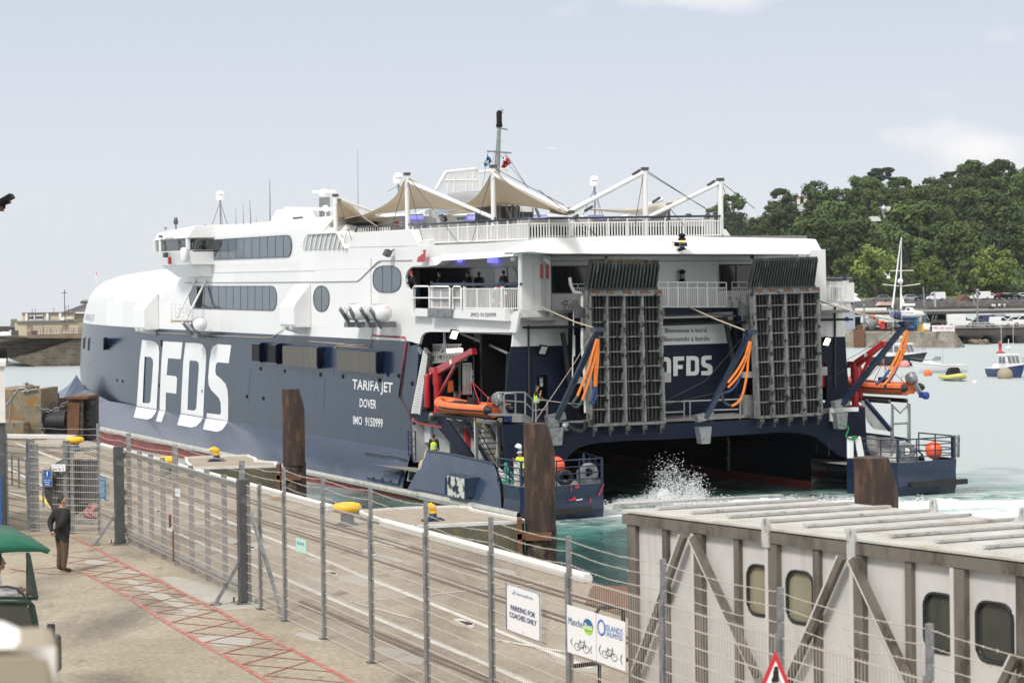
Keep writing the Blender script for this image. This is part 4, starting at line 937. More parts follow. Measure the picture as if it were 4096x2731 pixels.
# inner walls of the balcony and of the stern
U=mb('interior');zb0=9.85
U.bx(AS+2.0,AS+2.1,4.9,22,zb0,13.0);U.bx(AS,AS+2.0,21.9,22,zb0,13);both(U,'balcony_inner_wall')
U=mb('deck_grey');U.bx(AS+.1,AS+2.4,4.0,22,zb0-.16,zb0);both(U,'balcony_floor')
U=mb('glass_dark');z0_=zb0+.35;z1_=L(*B(1200,945),a=AS+1.95).z;U.bx(AS+1.93,AS+1.97,6.3,19.5,z0_,z1_);both(U,'balcony_window')
U=mb('interior');c=L(*B(1645,1050),a=AS+1.9)
U.poly([[L(*B(*p),a=AS+1.9)for p in((1560,960),(1580,942),(1700,940),(1728,975),(1738,1060),(1560,1060))]],(.02,0,0));both(U,'balcony_panel')
U=mb('dark_line');U.bar(L(*B(1655,942),a=AS+1.85),L(*B(1660,1060),a=AS+1.85),.04);part(U,'panel_joint')
def lamp(c,d=(.15,.9,.16),mm='lamp_uv',name='deck_light'):
 U=mb(mm);U.box(c,d);o=part(U,name,bevel=.02);U=mb('galv');U.box(c+V((0,0,d[2]*.75)),(d[0],d[1]*1.1,d[2]*.35));U.build('lamp_body',o)
lamp(L(*B(1262,887),a=AS+1.8));lamp(L(*B(1540,878),a=AS+1.8),(.25,.8,.3))
# balcony front: IMO panel, boarding gates
def bal(U,pts,h,r=.03,step=.14,rb=.016,bars=(1,)):
 pts=[V(p)for p in pts]
 for b in(1,.06):U.tube([p+V((0,0,h*b))for p in pts],r,6)
 for i in range(len(pts)-1):
  d=pts[i+1]-pts[i];n=max(1,round(d.length/step))
  for k in range(n+1):p=pts[i]+d*(k/n);U.bar(p,p+V((0,0,h)),rb*2)
  n=max(1,round(d.length/1.4))
  for k in range(n+1):p=pts[i]+d*(k/n);U.bar(p,p+V((0,0,h)),r*2.4)
bzf=L(*B(1450,1275),a=AS-.3).z;bzt=L(*B(1450,1110),a=AS-.3).z
fL_,fR_=L(*B(1040,1270),a=AS-.3).y,L(*B(1625,1270),a=AS-.3).y
U=mb('white_plain');bal(U,[(AS-.3,fL_,bzf),(AS-.3,fR_,bzf),(AS+.1,fR_-1.2,bzf)],bzt-bzf);both(U,'balcony_railing')
U=mb('navy');U.tube([(AS-.3,L(*B(1055,1075),a=AS-.3).y,L(*B(1055,1075),a=AS-.3).z),(AS-.3,fR_,L(*B(1625,1075),a=AS-.3).z),(AS+.1,fR_-1.2,L(*B(1625,1075),a=AS-.3).z)],.07,8)
for x in(1058,1318,1620):
 c=L(*B(x,1065),a=AS-.3);U.lathe([(.09,-.15),(.11,.0),(.1,.1)],c,10)
both(U,'balcony_handrail')
U=mb('white_plain')
for x in(1058,1318,1620):c=L(*B(x,1075),a=AS-.3);U.bar(c,(c.x,c.y,bzf),.13)
both(U,'balcony_post')
U=mb('white_plain')       # gate frames
for(x0,x1,y0,y1)in((908,1035,1090,1275),(1035,1198,1092,1275),(1225,1290,1092,1275)):
 P_=[L(*B(x,y),a=AS-.42)for x,y in((x0,y1),(x0,y0+8),(x0+10,y0),(x1-10,y0),(x1,y0+8),(x1,y1))];U.tube(P_,.05,7)
 P_=[L(*B(x,(y0+y1)/2),a=AS-.42)for x in(x0,x1)];U.tube(P_,.04,7)
part(U,'boarding_gate')
U=mb('white');q=[L(*B(*p),a=AS-.35)for p in((1205,1272),(1640,1272),(1640,1368),(1205,1342))];U.hexa(q,[p+V((.45,0,0))for p in q]);part(U,'balcony_apron')
U=mb('galv');q=[L(*B(*p),a=AS-.5)for p in((1015,1262),(1208,1270),(1205,1342),(1018,1336))];U.hexa(q,[p+V((.6,0,0))for p in q]);part(U,'gangway_threshold',bevel=.05)
U=mb('white_plain');q=[L(*B(*p),a=AS-.35)for p in((885,1265),(1020,1270),(1020,1332),(885,1325))];U.hexa(q,[p+V((.4,0,0))for p in q]);part(U,'side_locker')
side_text('IMO 9150999',B(1367,1300),B(1568,1302),B(1566,1336),B(1367,1334),False,'apron_lettering','ink_black',a=AS-.365)
# lifebuoy
def lifebuoy(c,n,label,r=.40):
 T=n.to_track_quat('Z','Y').to_matrix().to_4x4();e_=empty('lifebuoy',SHIP@Matrix.Translation(c));tag(e_,label,'lifebuoy','lifebuoys on the ferry balconies')
 for k in range(8):
  U=mb('red' if k%2 else 'white_plain')if k<2 else U
  U.use('red' if k%2 else 'white_plain')
  rows=[]
  for i in range(5):
   an=2*pi*(k+i/4)/8+.2
   rows.append([T@V(((r+.09*cos(b))*cos(an),(r+.09*cos(b))*sin(an),.09*sin(b)))for b in[2*pi*j/8 for j in range(8)]])
  if k==0:R0=mb('white_plain')
  R0.use('red' if k%2 else 'white_plain');R0.grid(rows,True,True)
 R0.build('ring',e_)
lifebuoy(L(*B(1590,1170),a=AS+.2),V((-1,-.6,0)),'red and white lifebuoy behind the balcony railing on the near side of the ferry')
lifebuoy(L(*G(718,335),f=7),V((-.4,-1,0)),'red and white lifebuoy at the far corner of the ferry, right of the raised ramp')
# grey corner pier + white stern wall with dark windows
FW=6.0
U=mb('white_stern');
pw_=[L(*p,f=5.2)for p in((2077,1007),(2160,1005),(2168,1018),(2204,1025),(2204,1243),(2077,1243))];U.poly([pw_],(0,.15,0))
n_=10;rows=[]
for z in(9.6,13.1):
 rows.append([V((AS+1.0-1.0*cos(t*pi/2/n_)*1.0,5.2+1.2*(1-sin(t*pi/2/n_)),z))for t in range(n_+1)])
part(U,'corner_pier');N_=mb('white_stern');N_.poly([[mir(p)for p in pw_]],(0,.15,0));part(N_,'corner_pier')
wl_=[(2204,1025),(3240,1014),(3262,1016),(3262,1240),(2204,1243)]
h1=[(2207,1066),(2352,1065),(2352,1169),(2210,1170)];h2=[(2879,1060),(3010,1059),(3010,1158),(2881,1159)]
U=mb('white_stern');U.poly([[L(*p,f=FW)for p in wl_]],(0,.1,0));U.bx(L(2210,1200,f=FW).x,L(3262,1200,f=FW).x,FW+.1,FW+.2,9.4,13.2);part(U,'stern_wall')
for h in(h1,h2):
 U=mb('glass_dark');U.poly([[L(*p,f=FW-.04)for p in h]],(0,.03,0));o=part(U,'stern_window');U=mb('rubber')
 for i in range(4):U.bar(L(*h[i],f=FW-.05),L(*h[(i+1)%4],f=FW-.05),.06)
 U.bar(L((h[0][0]+h[1][0])/2,h[0][1],f=FW-.05),L((h[0][0]+h[1][0])/2,h[2][1],f=FW-.05),.05);U.build('window_gasket',o)
U=mb('seam')
for p,q in((E(0,848),E(2140,845)),(E(0,890),E(2130,885)),(E(8,850),E(8,1300))):U.bar(L(*p,f=FW-.02),L(*q,f=FW-.02),.05,.03)
part(U,'wall_moulding')
# red wall box, camera, lamps on the stern
U=mb('red_faded');q=[L(*B(*p),f=4.95)for p in((1940,915),(1990,915),(1992,1030),(1940,1028))];U.hexa(q,[p+V((0,.25,0))for p in q]);part(U,'fire_hose_box')
U=mb('white_plain');c=L(*B(1703,870),a=AS);U.ball(c,.14,10);U.tube([c,c+V((0,0,.3))],.04,6);c=L(*B(1950,865),f=4.7);U.lathe([(.1,0),(.1,.4)],c,8,MR(2.2,4,'Y'));part(U,'deck_camera')
def lantern(px,py,f,name='stern_light',lit=None,s=1):
 c=L(px,py,f=f);U=mb('black');U.lathe([(.16*s,0),(.2*s,.05*s),(.12*s,.1*s),(.12*s,.42*s),(.2*s,.46*s),(.15*s,.55*s),(.05*s,.62*s)],c,14);U.tube([c,c+V((0,.5,0))],.05*s,6);o=part(U,name)
 U=mb(lit or 'glass_band');U.lathe([(.135*s,.14*s),(.14*s,.26*s),(.135*s,.38*s)],c,14);U.build('lens',o)
lantern(*E(1058,1050),5.7);lantern(*E(1057,800),2.2,'anchor_light',None,1.1);lantern(*E(1057,765),2.2,'anchor_light','lamp_orange',1.0)
U=mb('black');U.poly([[L(*E(*p),f=2.8)for p in((998,738),(1097,740),(1095,803),(998,800))]],(0,.04,0));U.poly([[L(*E(*p),f=2.75)for p in((965,735),(1097,740),(998,745))]],(0,.04,0));part(U,'light_screen')
U=mb('galv_dark');c=L(*E(1618,856),f=5.6);U.ball(c,.12,10);c=L(*E(448,862),f=5.6);U.ball(c,.09,8);part(U,'speaker')
# ---------------------------------------------------------------- lower transom
FT=4.7;FB=2.9
U=mb('white_stern');wp_=[(2062,1243),(2085,1243),(2250,1243),(2283,1246),(2281,1381),(2048,1386),(2050,1372)]
U.poly([[L(*p,f=FT)for p in wp_]],(0,.12,0));part(U,'transom_white')
U=mb('white_stern');U.poly([[L(*p,f=FT)for p in((3258,1243),(3265,1222),(3376,1220),(3400,1250),(3404,1215),(3378,1205),(3378,1195),(3396,1195),(3412,1250),(3376,1248),(3381,1346),(3262,1349))]],(0,.12,0));part(U,'transom_white')
U=mb('navy_stern');U.poly([[L(*p,f=FT)for p in((2048,1386),(2281,1381),(2281,1700),(2012,1700),(2024,1570),(2036,1440))],[L(*D(*p),f=FT)for p in((1898,425),(1912,405),(1940,398),(1975,402),(1990,425),(1990,690),(1898,700))]],(0,.12,0));part(U,'transom_navy')
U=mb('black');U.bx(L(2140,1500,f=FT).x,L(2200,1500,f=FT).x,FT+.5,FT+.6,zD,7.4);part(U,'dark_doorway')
U=mb('sign_white');U.poly([[L(*D(*p),f=FT+.3)for p in((1917,418),(1942,416),(1942,452),(1917,454))]]);U.poly([[L(*D(*p),f=FT+.3)for p in((1919,458),(1943,457),(1943,490),(1919,492))]]);o=part(U,'door_notice');U=mb('ink_blue');U.poly([[L(*D(*p),f=FT+.28)for p in((1919,421),(1940,420),(1940,430),(1919,431))]]);U.build('notice_heading',o)
U=mb('navy_stern');U.poly([[L(*p,f=FT)for p in((3262,1349),(3381,1346),(3386,1440),(3392,1515),(3400,1640),(3262,1640))],[L(*G(*p),f=FT)for p in((700,930),(715,905),(755,905),(775,930),(775,1200),(765,1222),(700,1222))]],(0,.12,0));part(U,'transom_navy')
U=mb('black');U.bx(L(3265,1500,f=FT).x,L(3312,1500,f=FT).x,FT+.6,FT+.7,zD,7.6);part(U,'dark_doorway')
U=mb('red');c=L(*G(740,990),f=FT+.3);U.box(c,(.4,.25,1.4));part(U,'hose_reel')
beam=[(2012,1700),(2240,1690),(2640,1695),(2965,1680),(3327,1655),(3327,1630),(3460,1627),(3467,1780),(3487,1830),(3390,1832),(3355,1820),(3320,1792),(3290,1766),(3265,1747),(3225,1735),(3180,1729),(3125,1728),(2950,1740),(2700,1755),(2500,1762),(2385,1772),(2345,1780),(2315,1790),(2290,1808),(2270,1830),(2255,1860),(2250,1930),(2040,1940),(2020,1800)]
U=mb('navy_stern');U.poly([[L(*p,f=FB)for p in beam]],(0,.2,0));part(U,'transom_beam')
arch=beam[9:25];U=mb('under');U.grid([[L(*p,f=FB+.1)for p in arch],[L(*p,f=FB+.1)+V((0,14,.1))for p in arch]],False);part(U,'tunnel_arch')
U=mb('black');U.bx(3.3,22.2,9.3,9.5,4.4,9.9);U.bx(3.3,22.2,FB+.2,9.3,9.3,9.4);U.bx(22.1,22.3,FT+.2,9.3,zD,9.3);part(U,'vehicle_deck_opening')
U=mb('deck_grey');U.bx(AS+.1,2*CA-AS-.1,FB+.1,9.3,zD-.5,zD-.35);part(U,'ramp_sill')
# stern door: white sill plate above, navy below, welcome words
FD=4.75
U=mb('sign_white');U.poly([[L(*p,f=FD)for p in(E(840,1408),E(1420,1390),E(1455,1400),E(1418,1535),E(1418,1545),E(840,1562))]],(0,.2,0));dr=part(U,'stern_door')
U=mb('steel');U.grid([[L(*p,f=FD-.02)for p in(E(860,1405),E(1150,1395),E(1425,1388))],[L(*p,f=FD+.9)for p in(E(860,1330),E(1100,1322),E(1340,1330))]],False);part(U,'sloped_sill')
U=mb('navy_stern');U.poly([[L(*p,f=FD+.01)for p in(F(840,156),F(1418,138),F(1520,140),F(1520,760),F(840,775))]],(0,.2,0));part(U,'stern_door_navy')
for s,q in(('Bienvenue à bord',(E(923,1428),E(1252,1420),E(1252,1458),E(923,1463))),('Bienvenido a bordo',(E(913,1494),E(1277,1486),E(1277,1526),E(913,1532)))):
 g=quad(*q);U=MB();text_to(U,s,lambda u,v:L(*g(u,v),f=FD-.03),False,'ink_black');part(U,'welcome_lettering')
sl=[([(850,258),(935,255),(960,266),(968,285),(968,378),(958,400),(935,410),(850,414)],[(885,290),(925,289),(934,298),(935,368),(925,379),(885,381)]),([(985,252),(1073,250),(1073,283),(1022,285),(1021,318),(1062,318),(1062,350),(1022,352),(1022,405),(987,408)],None),([(1090,248),(1160,247),(1182,256),(1191,275),(1192,370),(1184,392),(1165,402),(1090,404)],[(1125,280),(1150,280),(1160,289),(1160,360),(1150,371),(1125,372)]),([(1292,243),(1235,245),(1218,252),(1210,268),(1210,312),(1222,333),(1258,345),(1263,352),(1262,366),(1210,368),(1210,400),(1270,401),(1292,392),(1300,375),(1300,335),(1285,315),(1248,303),(1243,296),(1245,278),(1292,275)],None)]
for u_,h_ in sl:
 U=mb('sign_white');U.poly([[L(*F(*p),f=FD-.03)for p in u_]]+([[L(*F(*p),f=FD-.03)for p in h_]]if h_ else[]));part(U,'painted_letter')
# rails over the sill
U=mb('steel')
for p,q in((F(885,616),F(1520,592)),(F(885,700),F(1070,692)),(F(1290,680),F(1505,673))):U.tube([L(*p,f=3.1),L(*q,f=3.1)],.045,6)
for x in(1073,1120,1293,1520):U.tube([L(*F(x,604 if x!=1293 else 680),f=3.1),L(*F(x,768),f=3.1)],.04,6)
part(U,'sill_railing')
# upper gallery above the door
U=mb('navy_stern');q=[L(*E(*p),f=4.4)for p in((855,1262),(1570,1262),(1530,1290),(1300,1300),(1120,1318),(855,1320))];U.poly([q],(0,1.2,0));part(U,'gallery_beam')
U=mb('steel');U.bx(L(2630,1230,f=4.2).x,L(2985,1230,f=4.2).x,4.2,6,9.62,9.72);part(U,'gallery_floor')
U=mb('white_plain');g0,g1,g2=L(*E(865,1255),f=4.2),L(*E(1412,1255),f=4.2),L(*E(1412,1060),f=4.2);h=g2.z-g1.z
U.tube([g0+V((0,0,h)),g1+V((0,0,h))],.035,6);U.tube([g0+V((0,0,h*.78)),g1+V((0,0,h*.78))],.03,6);U.tube([g0,g1],.03,6)
for k in range(38):p=g0.lerp(g1,k/37);U.bar(p,p+V((0,0,h*.78)),.028)
for k in range(8):p=g0.lerp(g1,k/7);U.bar(p,p+V((0,0,h)),.05)
for(x0,x1,y0,y1)in((1458,1580,1056,1260),(182,280,1072,1215)):
 a0_,a1_=L(*E(x0,y1),f=4.4),L(*E(x1,y1),f=4.4);hh=L(*E(x0,y0),f=4.4).z-a0_.z
 for b in(1,.78,.1):U.tube([a0_+V((0,0,hh*b)),a1_+V((0,0,hh*b))],.03,6)
 for k in range(8):p=a0_.lerp(a1_,k/7);U.bar(p,p+V((0,0,hh*(1 if k in(0,3,7)else .78))),.03)
part(U,'gallery_railing')
U=mb('white_plain');
for p,q in(((E(2135,1050)),(E(2352,1040))),):pass
a0_,a1_=L(*G(690,430),f=6.5),L(*G(950,420),f=6.5);hh=L(*G(690,275),f=6.5).z-a0_.z
bal(U,[a0_,a1_],hh);U.hexa([L(*G(*p),f=6.6)for p in((780,240),(885,235),(885,430),(780,430))],[L(*G(*p),f=6.6)+V((0,.3,0))for p in((780,240),(885,235),(885,430),(780,430))])if False else None
U.poly([[L(*G(*p),f=6.4)for p in((775,252),(898,250),(950,240),(955,410),(965,495),(905,488),(905,440),(895,300),(790,300),(790,425),(778,425))]],(0,.1,0));part(U,'far_balcony_railing')
U=mb('navy');U.tube([L(*G(690,236),f=6.3),L(*G(952,228),f=6.3)],.06,8);part(U,'far_balcony_handrail')
U=mb('steel');U.poly([[L(*E(*p),f=4.3)for p in((-70,1285),(240,1280),(240,1300),(85,1310),(0,1335),(0,1300))]],(0,1.3,0));part(U,'side_ledge')
# ---------------------------------------------------------------- ramps
def ramp_(poly,flap,split,label):
 bl,br,tr,tl=[L(*p,f=2.7)for p in poly];d_=V((0,-.42,0))
 def g(u,v):return(bl*(1-u)+br*u)*(1-v)+(tl*(1-u)+tr*u)*v
 U=mb('ramp_dark');U.hexa([bl,br,tr,tl],[p+V((0,.12,0))for p in(bl,br,tr,tl)]);r0=part(U,'loading_ramp',label=label)
 U=mb('ramp_grey')
 us=[0,.235,.475,.735,1]
 for i,u in enumerate(us):U.bar(g(u,0)+d_*.5,g(u,1)+d_*.5,.17 if i else .26,.42,up=(0,1,0))if False else U.hexa([g(u,0)+V((-.055,0,0)),g(u,0)+V((.055,0,0)),g(u,1)+V((.055,0,0)),g(u,1)+V((-.055,0,0))],[p+d_ for p in(g(u,0)+V((-.055,0,0)),g(u,0)+V((.055,0,0)),g(u,1)+V((.055,0,0)),g(u,1)+V((-.055,0,0)))])
 U.hexa([g(0,.955),g(1,.955),g(1,1.0),g(0,1.0)],[p+d_*1.1 for p in(g(0,.955),g(1,.955),g(1,1.0),g(0,1.0))])
 U.hexa([g(0,0),g(1,0),g(1,.02),g(0,.02)],[p+d_ for p in(g(0,0),g(1,0),g(1,.02),g(0,.02))]);U.build('ramp_girder',r0)
 U=mb('ramp_grey')
 for v in(.12,.22,.32,.43,.54,.65,.76,.865):
  for i in range(4):
   a_,b_=g(us[i]+.03,v),g(us[i+1]-.03,v);U.hexa([a_,b_,b_+V((0,0,.05)),a_+V((0,0,.05))],[p+d_*.72 for p in(a_,b_,b_+V((0,0,.05)),a_+V((0,0,.05)))])
 U.build('cross_beam',r0)
 U=mb('ramp_mid')
 for i in range(4):
  for t in(.3,.5,.7):u=lerp(us[i],us[i+1],t);U.hexa([g(u,.02)+V((-.035,0,0)),g(u,.02)+V((.035,0,0)),g(u,.955)+V((.035,0,0)),g(u,.955)+V((-.035,0,0))],[p+d_*.32 for p in(g(u,.02)+V((-.035,0,0)),g(u,.02)+V((.035,0,0)),g(u,.955)+V((.035,0,0)),g(u,.955)+V((-.035,0,0)))])
 U.build('stiffener',r0)
 U=mb('rust')
 for t in(.07,.27,.5,.75,.95):p=g(t,.985)+d_*1.12;U.box(p,(.42,.03,.13))
 U.build('wooden_pad',r0)
 U=mb('galv_dark')
 for u in(.05,.27,.5,.73,.97):c=g(u,0)+V((0,-.25,-.12));U.lathe([(.001,-.12),(.17,-.12),(.17,.12),(.001,.12)],c,12,MR(R_(90),4,'Y'));U.box(c+V((0,.15,-.15)),(.08,.3,.4))
 U.build('hinge',r0)
 # folded flap
 fb0,fb1,ft1,ft0=L(*flap[0],f=2.35),L(*flap[1],f=2.35),L(*flap[2],f=1.75),L(*flap[3],f=1.75)
 def h(u,v):return(fb0*(1-u)+fb1*u)*(1-v)+(ft0*(1-u)+ft1*u)*v
 U=mb('ramp_flap');nn=(fb1-fb0).cross(ft0-fb0).normalized();nn=nn if nn.y<0 else-nn
 cuts=[0,.255,.505,.76,1]if split else[0,1]
 for i in range(len(cuts)-1):
  g_=.006 if split else 0;u0,u1=cuts[i]+g_,cuts[i+1]-g_*2
  q=[h(u0,0),h(u1+g_,0),h(u1-.012 if split else u1,1),h(u0+.004,1)];U.hexa(q,[p-nn*.06 for p in q])
 fo=part(U,'ramp_flap');U=mb('ramp_flap');n_=20 if split else 25
 top=.86 if split else .97
 for k in range(n_):
  u=(k+.5)/n_;w_=.5/n_*.45
  q=[h(u-w_,.03),h(u+w_,.03),h(u+w_,top),h(u-w_,top)];U.hexa(q,[p+nn*.14 for p in q])
 U.build('flap_rib',fo);U=mb('ramp_flap');q=[h(0,0),h(1,0),h(1,.05),h(0,.05)];U.hexa(q,[p+nn*.18 for p in q]);
 if split:
  U.use('pile_scaled')
  for i in range(4):q=[h(cuts[i]+.004,.84),h(cuts[i+1]-.012,.84),h(cuts[i+1]-.012,1),h(cuts[i]+.004,1)];U.hexa(q,[p+nn*.03 for p in q])
 U.build('flap_edge',fo)
 # side lever arms
 U=mb('galv_dark');
 for sgn,u in((-1,0),(1,1)):c=g(u,.84)+V((sgn*.25,.1,0));U.hexa([c+V(p)for p in((-.25,0,-.3),(.25,0,-.3),(.25,0,.1),(-.25,0,.45))],[c+V(p)+V((0,.3,0))for p in((-.25,0,-.3),(.25,0,-.3),(.25,0,.1),(-.25,0,.45))])
 U.use('steel');c=g(1,.34)+V((.35,.1,0));U.box(c,(.6,.35,.45));c=g(0,.34)+V((-.35,.1,0));U.box(c,(.6,.35,.3));U.build('ramp_lever',r0)
ramp_((F(300,810),F(885,785),E(852,1118),E(290,1118)),(E(270,1112),E(852,1105),E(880,878),E(312,866)),True,'left raised vehicle ramp with a split upper flap')
ramp_((F(1640,745),F(2140,718),E(2112,1095),E(1597,1112)),(E(1580,1100),E(2110,1085),E(2140,856),E(1630,868)),False,'right raised vehicle ramp with a one-piece ribbed flap')
# side plates beside the right ramp, hydraulic rams, pipes
U=mb('steel');U.hexa([L(*F(*p),f=3.0)for p in((1560,560),(1625,560),(1645,745),(1560,740))],[L(*F(*p),f=3.0)+V((0,.5,0))for p in((1560,560),(1625,560),(1645,745),(1560,740))]);U.hexa([L(*E(*p),f=3.0)for p in((1560,1150),(1605,1150),(1640,1560),(1590,1560))],[L(*E(*p),f=3.0)+V((0,.5,0))for p in((1560,1150),(1605,1150),(1640,1560),(1590,1560))]);U.bar(L(*F(300,30),f=3),L(*F(330,790),f=3),.25,.4);part(U,'ramp_cheek')
U=mb('navy_stern')
for p,q,w in((E(195,1300),F(195,420),.45),(E(1500,1270),F(1510,750),.35),(F(1545,0),F(1545,560),.2)):U.bar(L(*p,f=4.3),L(*q,f=4.3),w,w)
part(U,'door_post')
U=mb('rubber')
for p,q in((D(2100,60),D(2165,480)),(E(1400,1330),F(1465,290))):U.tube([L(*p,f=3.9),L(*q,f=3.9)],.13,10)
part(U,'hydraulic_ram')
U=mb('coat_white')
U.tube([L(*E(*p),f=3.2)for p in((158,1020),(162,1050),(165,1075),(185,1120),(200,1140),(245,1143),(258,1165),(258,1280),(258,1560))]+[L(*F(*p),f=3.2)for p in((280,420),(285,700))],.085,10);U.tube([L(*E(190,1285),f=3.6),L(*F(180,420),f=3.6)],.035,6);U.tube([L(*F(195,80),f=3.6),L(*F(195,250),f=3.6)],.05,6);part(U,'white_pipe')
U=mb('rubber');U.tube([L(*F(*p),f=2.6)for p in((285,770),(285,820),(255,850),(200,845),(140,810))],.12,10);U.use('steel');c=L(*F(125,812),f=2.7);U.lathe([(.001,-.1),(.2,-.1),(.2,.1),(.001,.1)],c,14,MR(R_(90),4,'X'));part(U,'hydraulic_hose')
U=mb('cable')
rnd=random.Random(5)
for k in range(14):
 x,y=rnd.uniform(90,235),rnd.uniform(1215,1280);U.tube([L(*E(x+rnd.uniform(-20,20),y+rnd.uniform(-20,15)),f=4.1+rnd.uniform(-.3,.3))for _ in range(4)],.016,5)
for k in range(8):
 x,y=rnd.uniform(1440,1560),rnd.uniform(1180,1260);U.tube([L(*E(x+rnd.uniform(-25,25),y+rnd.uniform(-20,15)),f=4.1)for _ in range(4)],.02,5)
part(U,'cable_tangle')
# blue booms with orange slings
def boom(b_,t_,fb_,ft_,slings,name='boom',ropes=()):
 P0,P1_=L(*b_,f=fb_),L(*t_,f=ft_);U=mb('navy');U.bar(P0,P1_,.26,.2,up=(0,1,0));U.box(P1_,(.6,.5,.22));o=part(U,name)
 U=mb('galv');U.box(P0+V((0,.1,.1)),(.95,.4,.35),M=MR(-.15,4,'Y'));c=P0+V((.05,0,-.75));U.hexa([c+V(p)for p in((-.25,0,-.5),(.25,0,-.5),(.35,0,.35),(-.4,0,.35))],[c+V(p)+V((0,.45,0))for p in((-.25,0,-.5),(.25,0,-.5),(.35,0,.35),(-.4,0,.35))]);U.build('boom_foot',o)
 for m_,pts,r in slings:
  U=mb(m_);n=len(pts);fs_=[ft_-.25]*n;U.tube(catmull([L(*p,f=f)for p,f in zip(pts,fs_)],5),r,7);part(U,'lifting_sling')
boom(F(50,755),F(388,35),1.9,.2,[
 ('orange_rope',[F(375,112),F(340,230),(2200+300/2,1300+370/2),F(255,480),F(220,568)],.07),('cable',[F(220,568),F(190,610),F(175,640),F(205,660)],.07),('orange_rope',[F(388,112),F(350,300),F(300,480),F(258,600)],.07),('cable',[F(258,600),F(235,640),F(205,660)],.07),
 ('orange_rope',[F(385,112),F(385,250),F(375,380),F(368,490)],.065),('blue_rope',[F(368,490),F(362,580),F(345,625),F(332,615),F(345,560),F(358,490)],.07),('orange_rope',[F(378,112),F(370,250),F(362,380),F(358,490)],.065)])
boom(F(1240,750),F(1602,55),1.9,.6,[
 ('orange_rope',[F(1598,130),F(1560,250),F(1500,360),F(1425,460)],.065),('orange_rope',[F(1602,130),F(1570,270),F(1510,400),F(1425,500)],.065),('orange_rope',[F(1608,130),F(1585,280),F(1575,400),F(1540,560),F(1500,620),F(1450,648)],.065),('cable',[F(1450,648),F(1400,620),F(1380,570),F(1382,540)],.065),('blue_rope',[F(1525,400),F(1500,460),F(1450,520),F(1395,540)],.06)])
boom(G(893,1240),G(1412,585),2.2,-.6,[
 ('orange_rope',[G(1410,645),G(1380,740),G(1330,860),G(1275,960)],.07),('blue_rope',[G(1275,960),G(1230,1020),G(1170,1075)],.07),('orange_rope',[G(1418,645),G(1395,760),G(1345,880),G(1290,1000),G(1240,1065),G(1205,1080)],.07),('orange_rope',[G(1422,645),G(1400,780),G(1370,870),G(1340,930)],.07),('blue_rope',[G(1340,930),G(1300,1010),G(1255,1060)],.07),('orange_rope',[G(1415,645),G(1390,800),G(1340,920),G(1290,1030)],.06)])
def rope(pts,fs_,r=.035,m='rope',name='stay_rope'):
 U=mb(m);U.tube([L(*p,f=f)for p,f in zip(pts,fs_)],r,5);part(U,name)
rope([B(1915,1252),B(2200,1375),E(345,1420)],[4.4,2.5,.3],.045);rope([E(1110,1255),E(1320,1350),E(1560,1443)],[4.2,2.5,.6],.045);rope([G(690,400),G(1040,510),G(1390,575)],[4.4,2,-.5],.045)
rope([F(355,40),F(180,330),D(1880,770)],[.2,1,2],.02);rope([D(1900,595),F(170,628)],[3.3,2],.02,'rope');rope([F(170,628),F(335,632)],[2,1.5],.015,'teal_rope');rope([F(1560,80),F(1250,440),F(900,620)],[.6,2,3],.015,'cable');rope([F(1365,535),F(1200,570),F(900,640)],[1.5,2.5,3],.015,'cable');rope([G(1390,590),G(1150,760),G(930,880)],[-.6,1,3],.015,'cable');rope([G(1225,765),G(930,950),G(740,1060)],[0,1.5,3],.015,'cable')
# flood lights on the transom
for px,py,f,lit in((*D(1940,198),FT-.2,False),(*G(768,730),FT-.2,True),(*D(1227,75),7.0,True)):
 c=L(px,py,f=f);U=mb('black');U.box(c,(.42,.14,.48),M=MR(R_(25),4,'X')@MR(R_(10),4,'Y'));o=part(U,'flood_lamp');U=mb('lamp_warm' if lit else 'reflective');U.box(c+V((0,-.09,-.02)),(.34,.02,.4),M=MR(R_(25),4,'X')@MR(R_(10),4,'Y'));U.build('lamp_glass',o)
U=mb('lamp_warm');U.box(L(*D(1238,203),f=12),(.9,.1,.2));U.box(L(*D(1572,203),a=9.0),(.3,1.2,.15));part(U,'interior_lamp')
U=mb('cable');U.tube([L(*D(1828,0),f=FT-.05),L(*D(1835,580),f=FT-.05)],.05,6);U.tube([L(*G(2275/2352*0+840,455),f=FT-.05),L(*G(840,1100),f=FT-.05)],.06,6);part(U,'cable_duct')
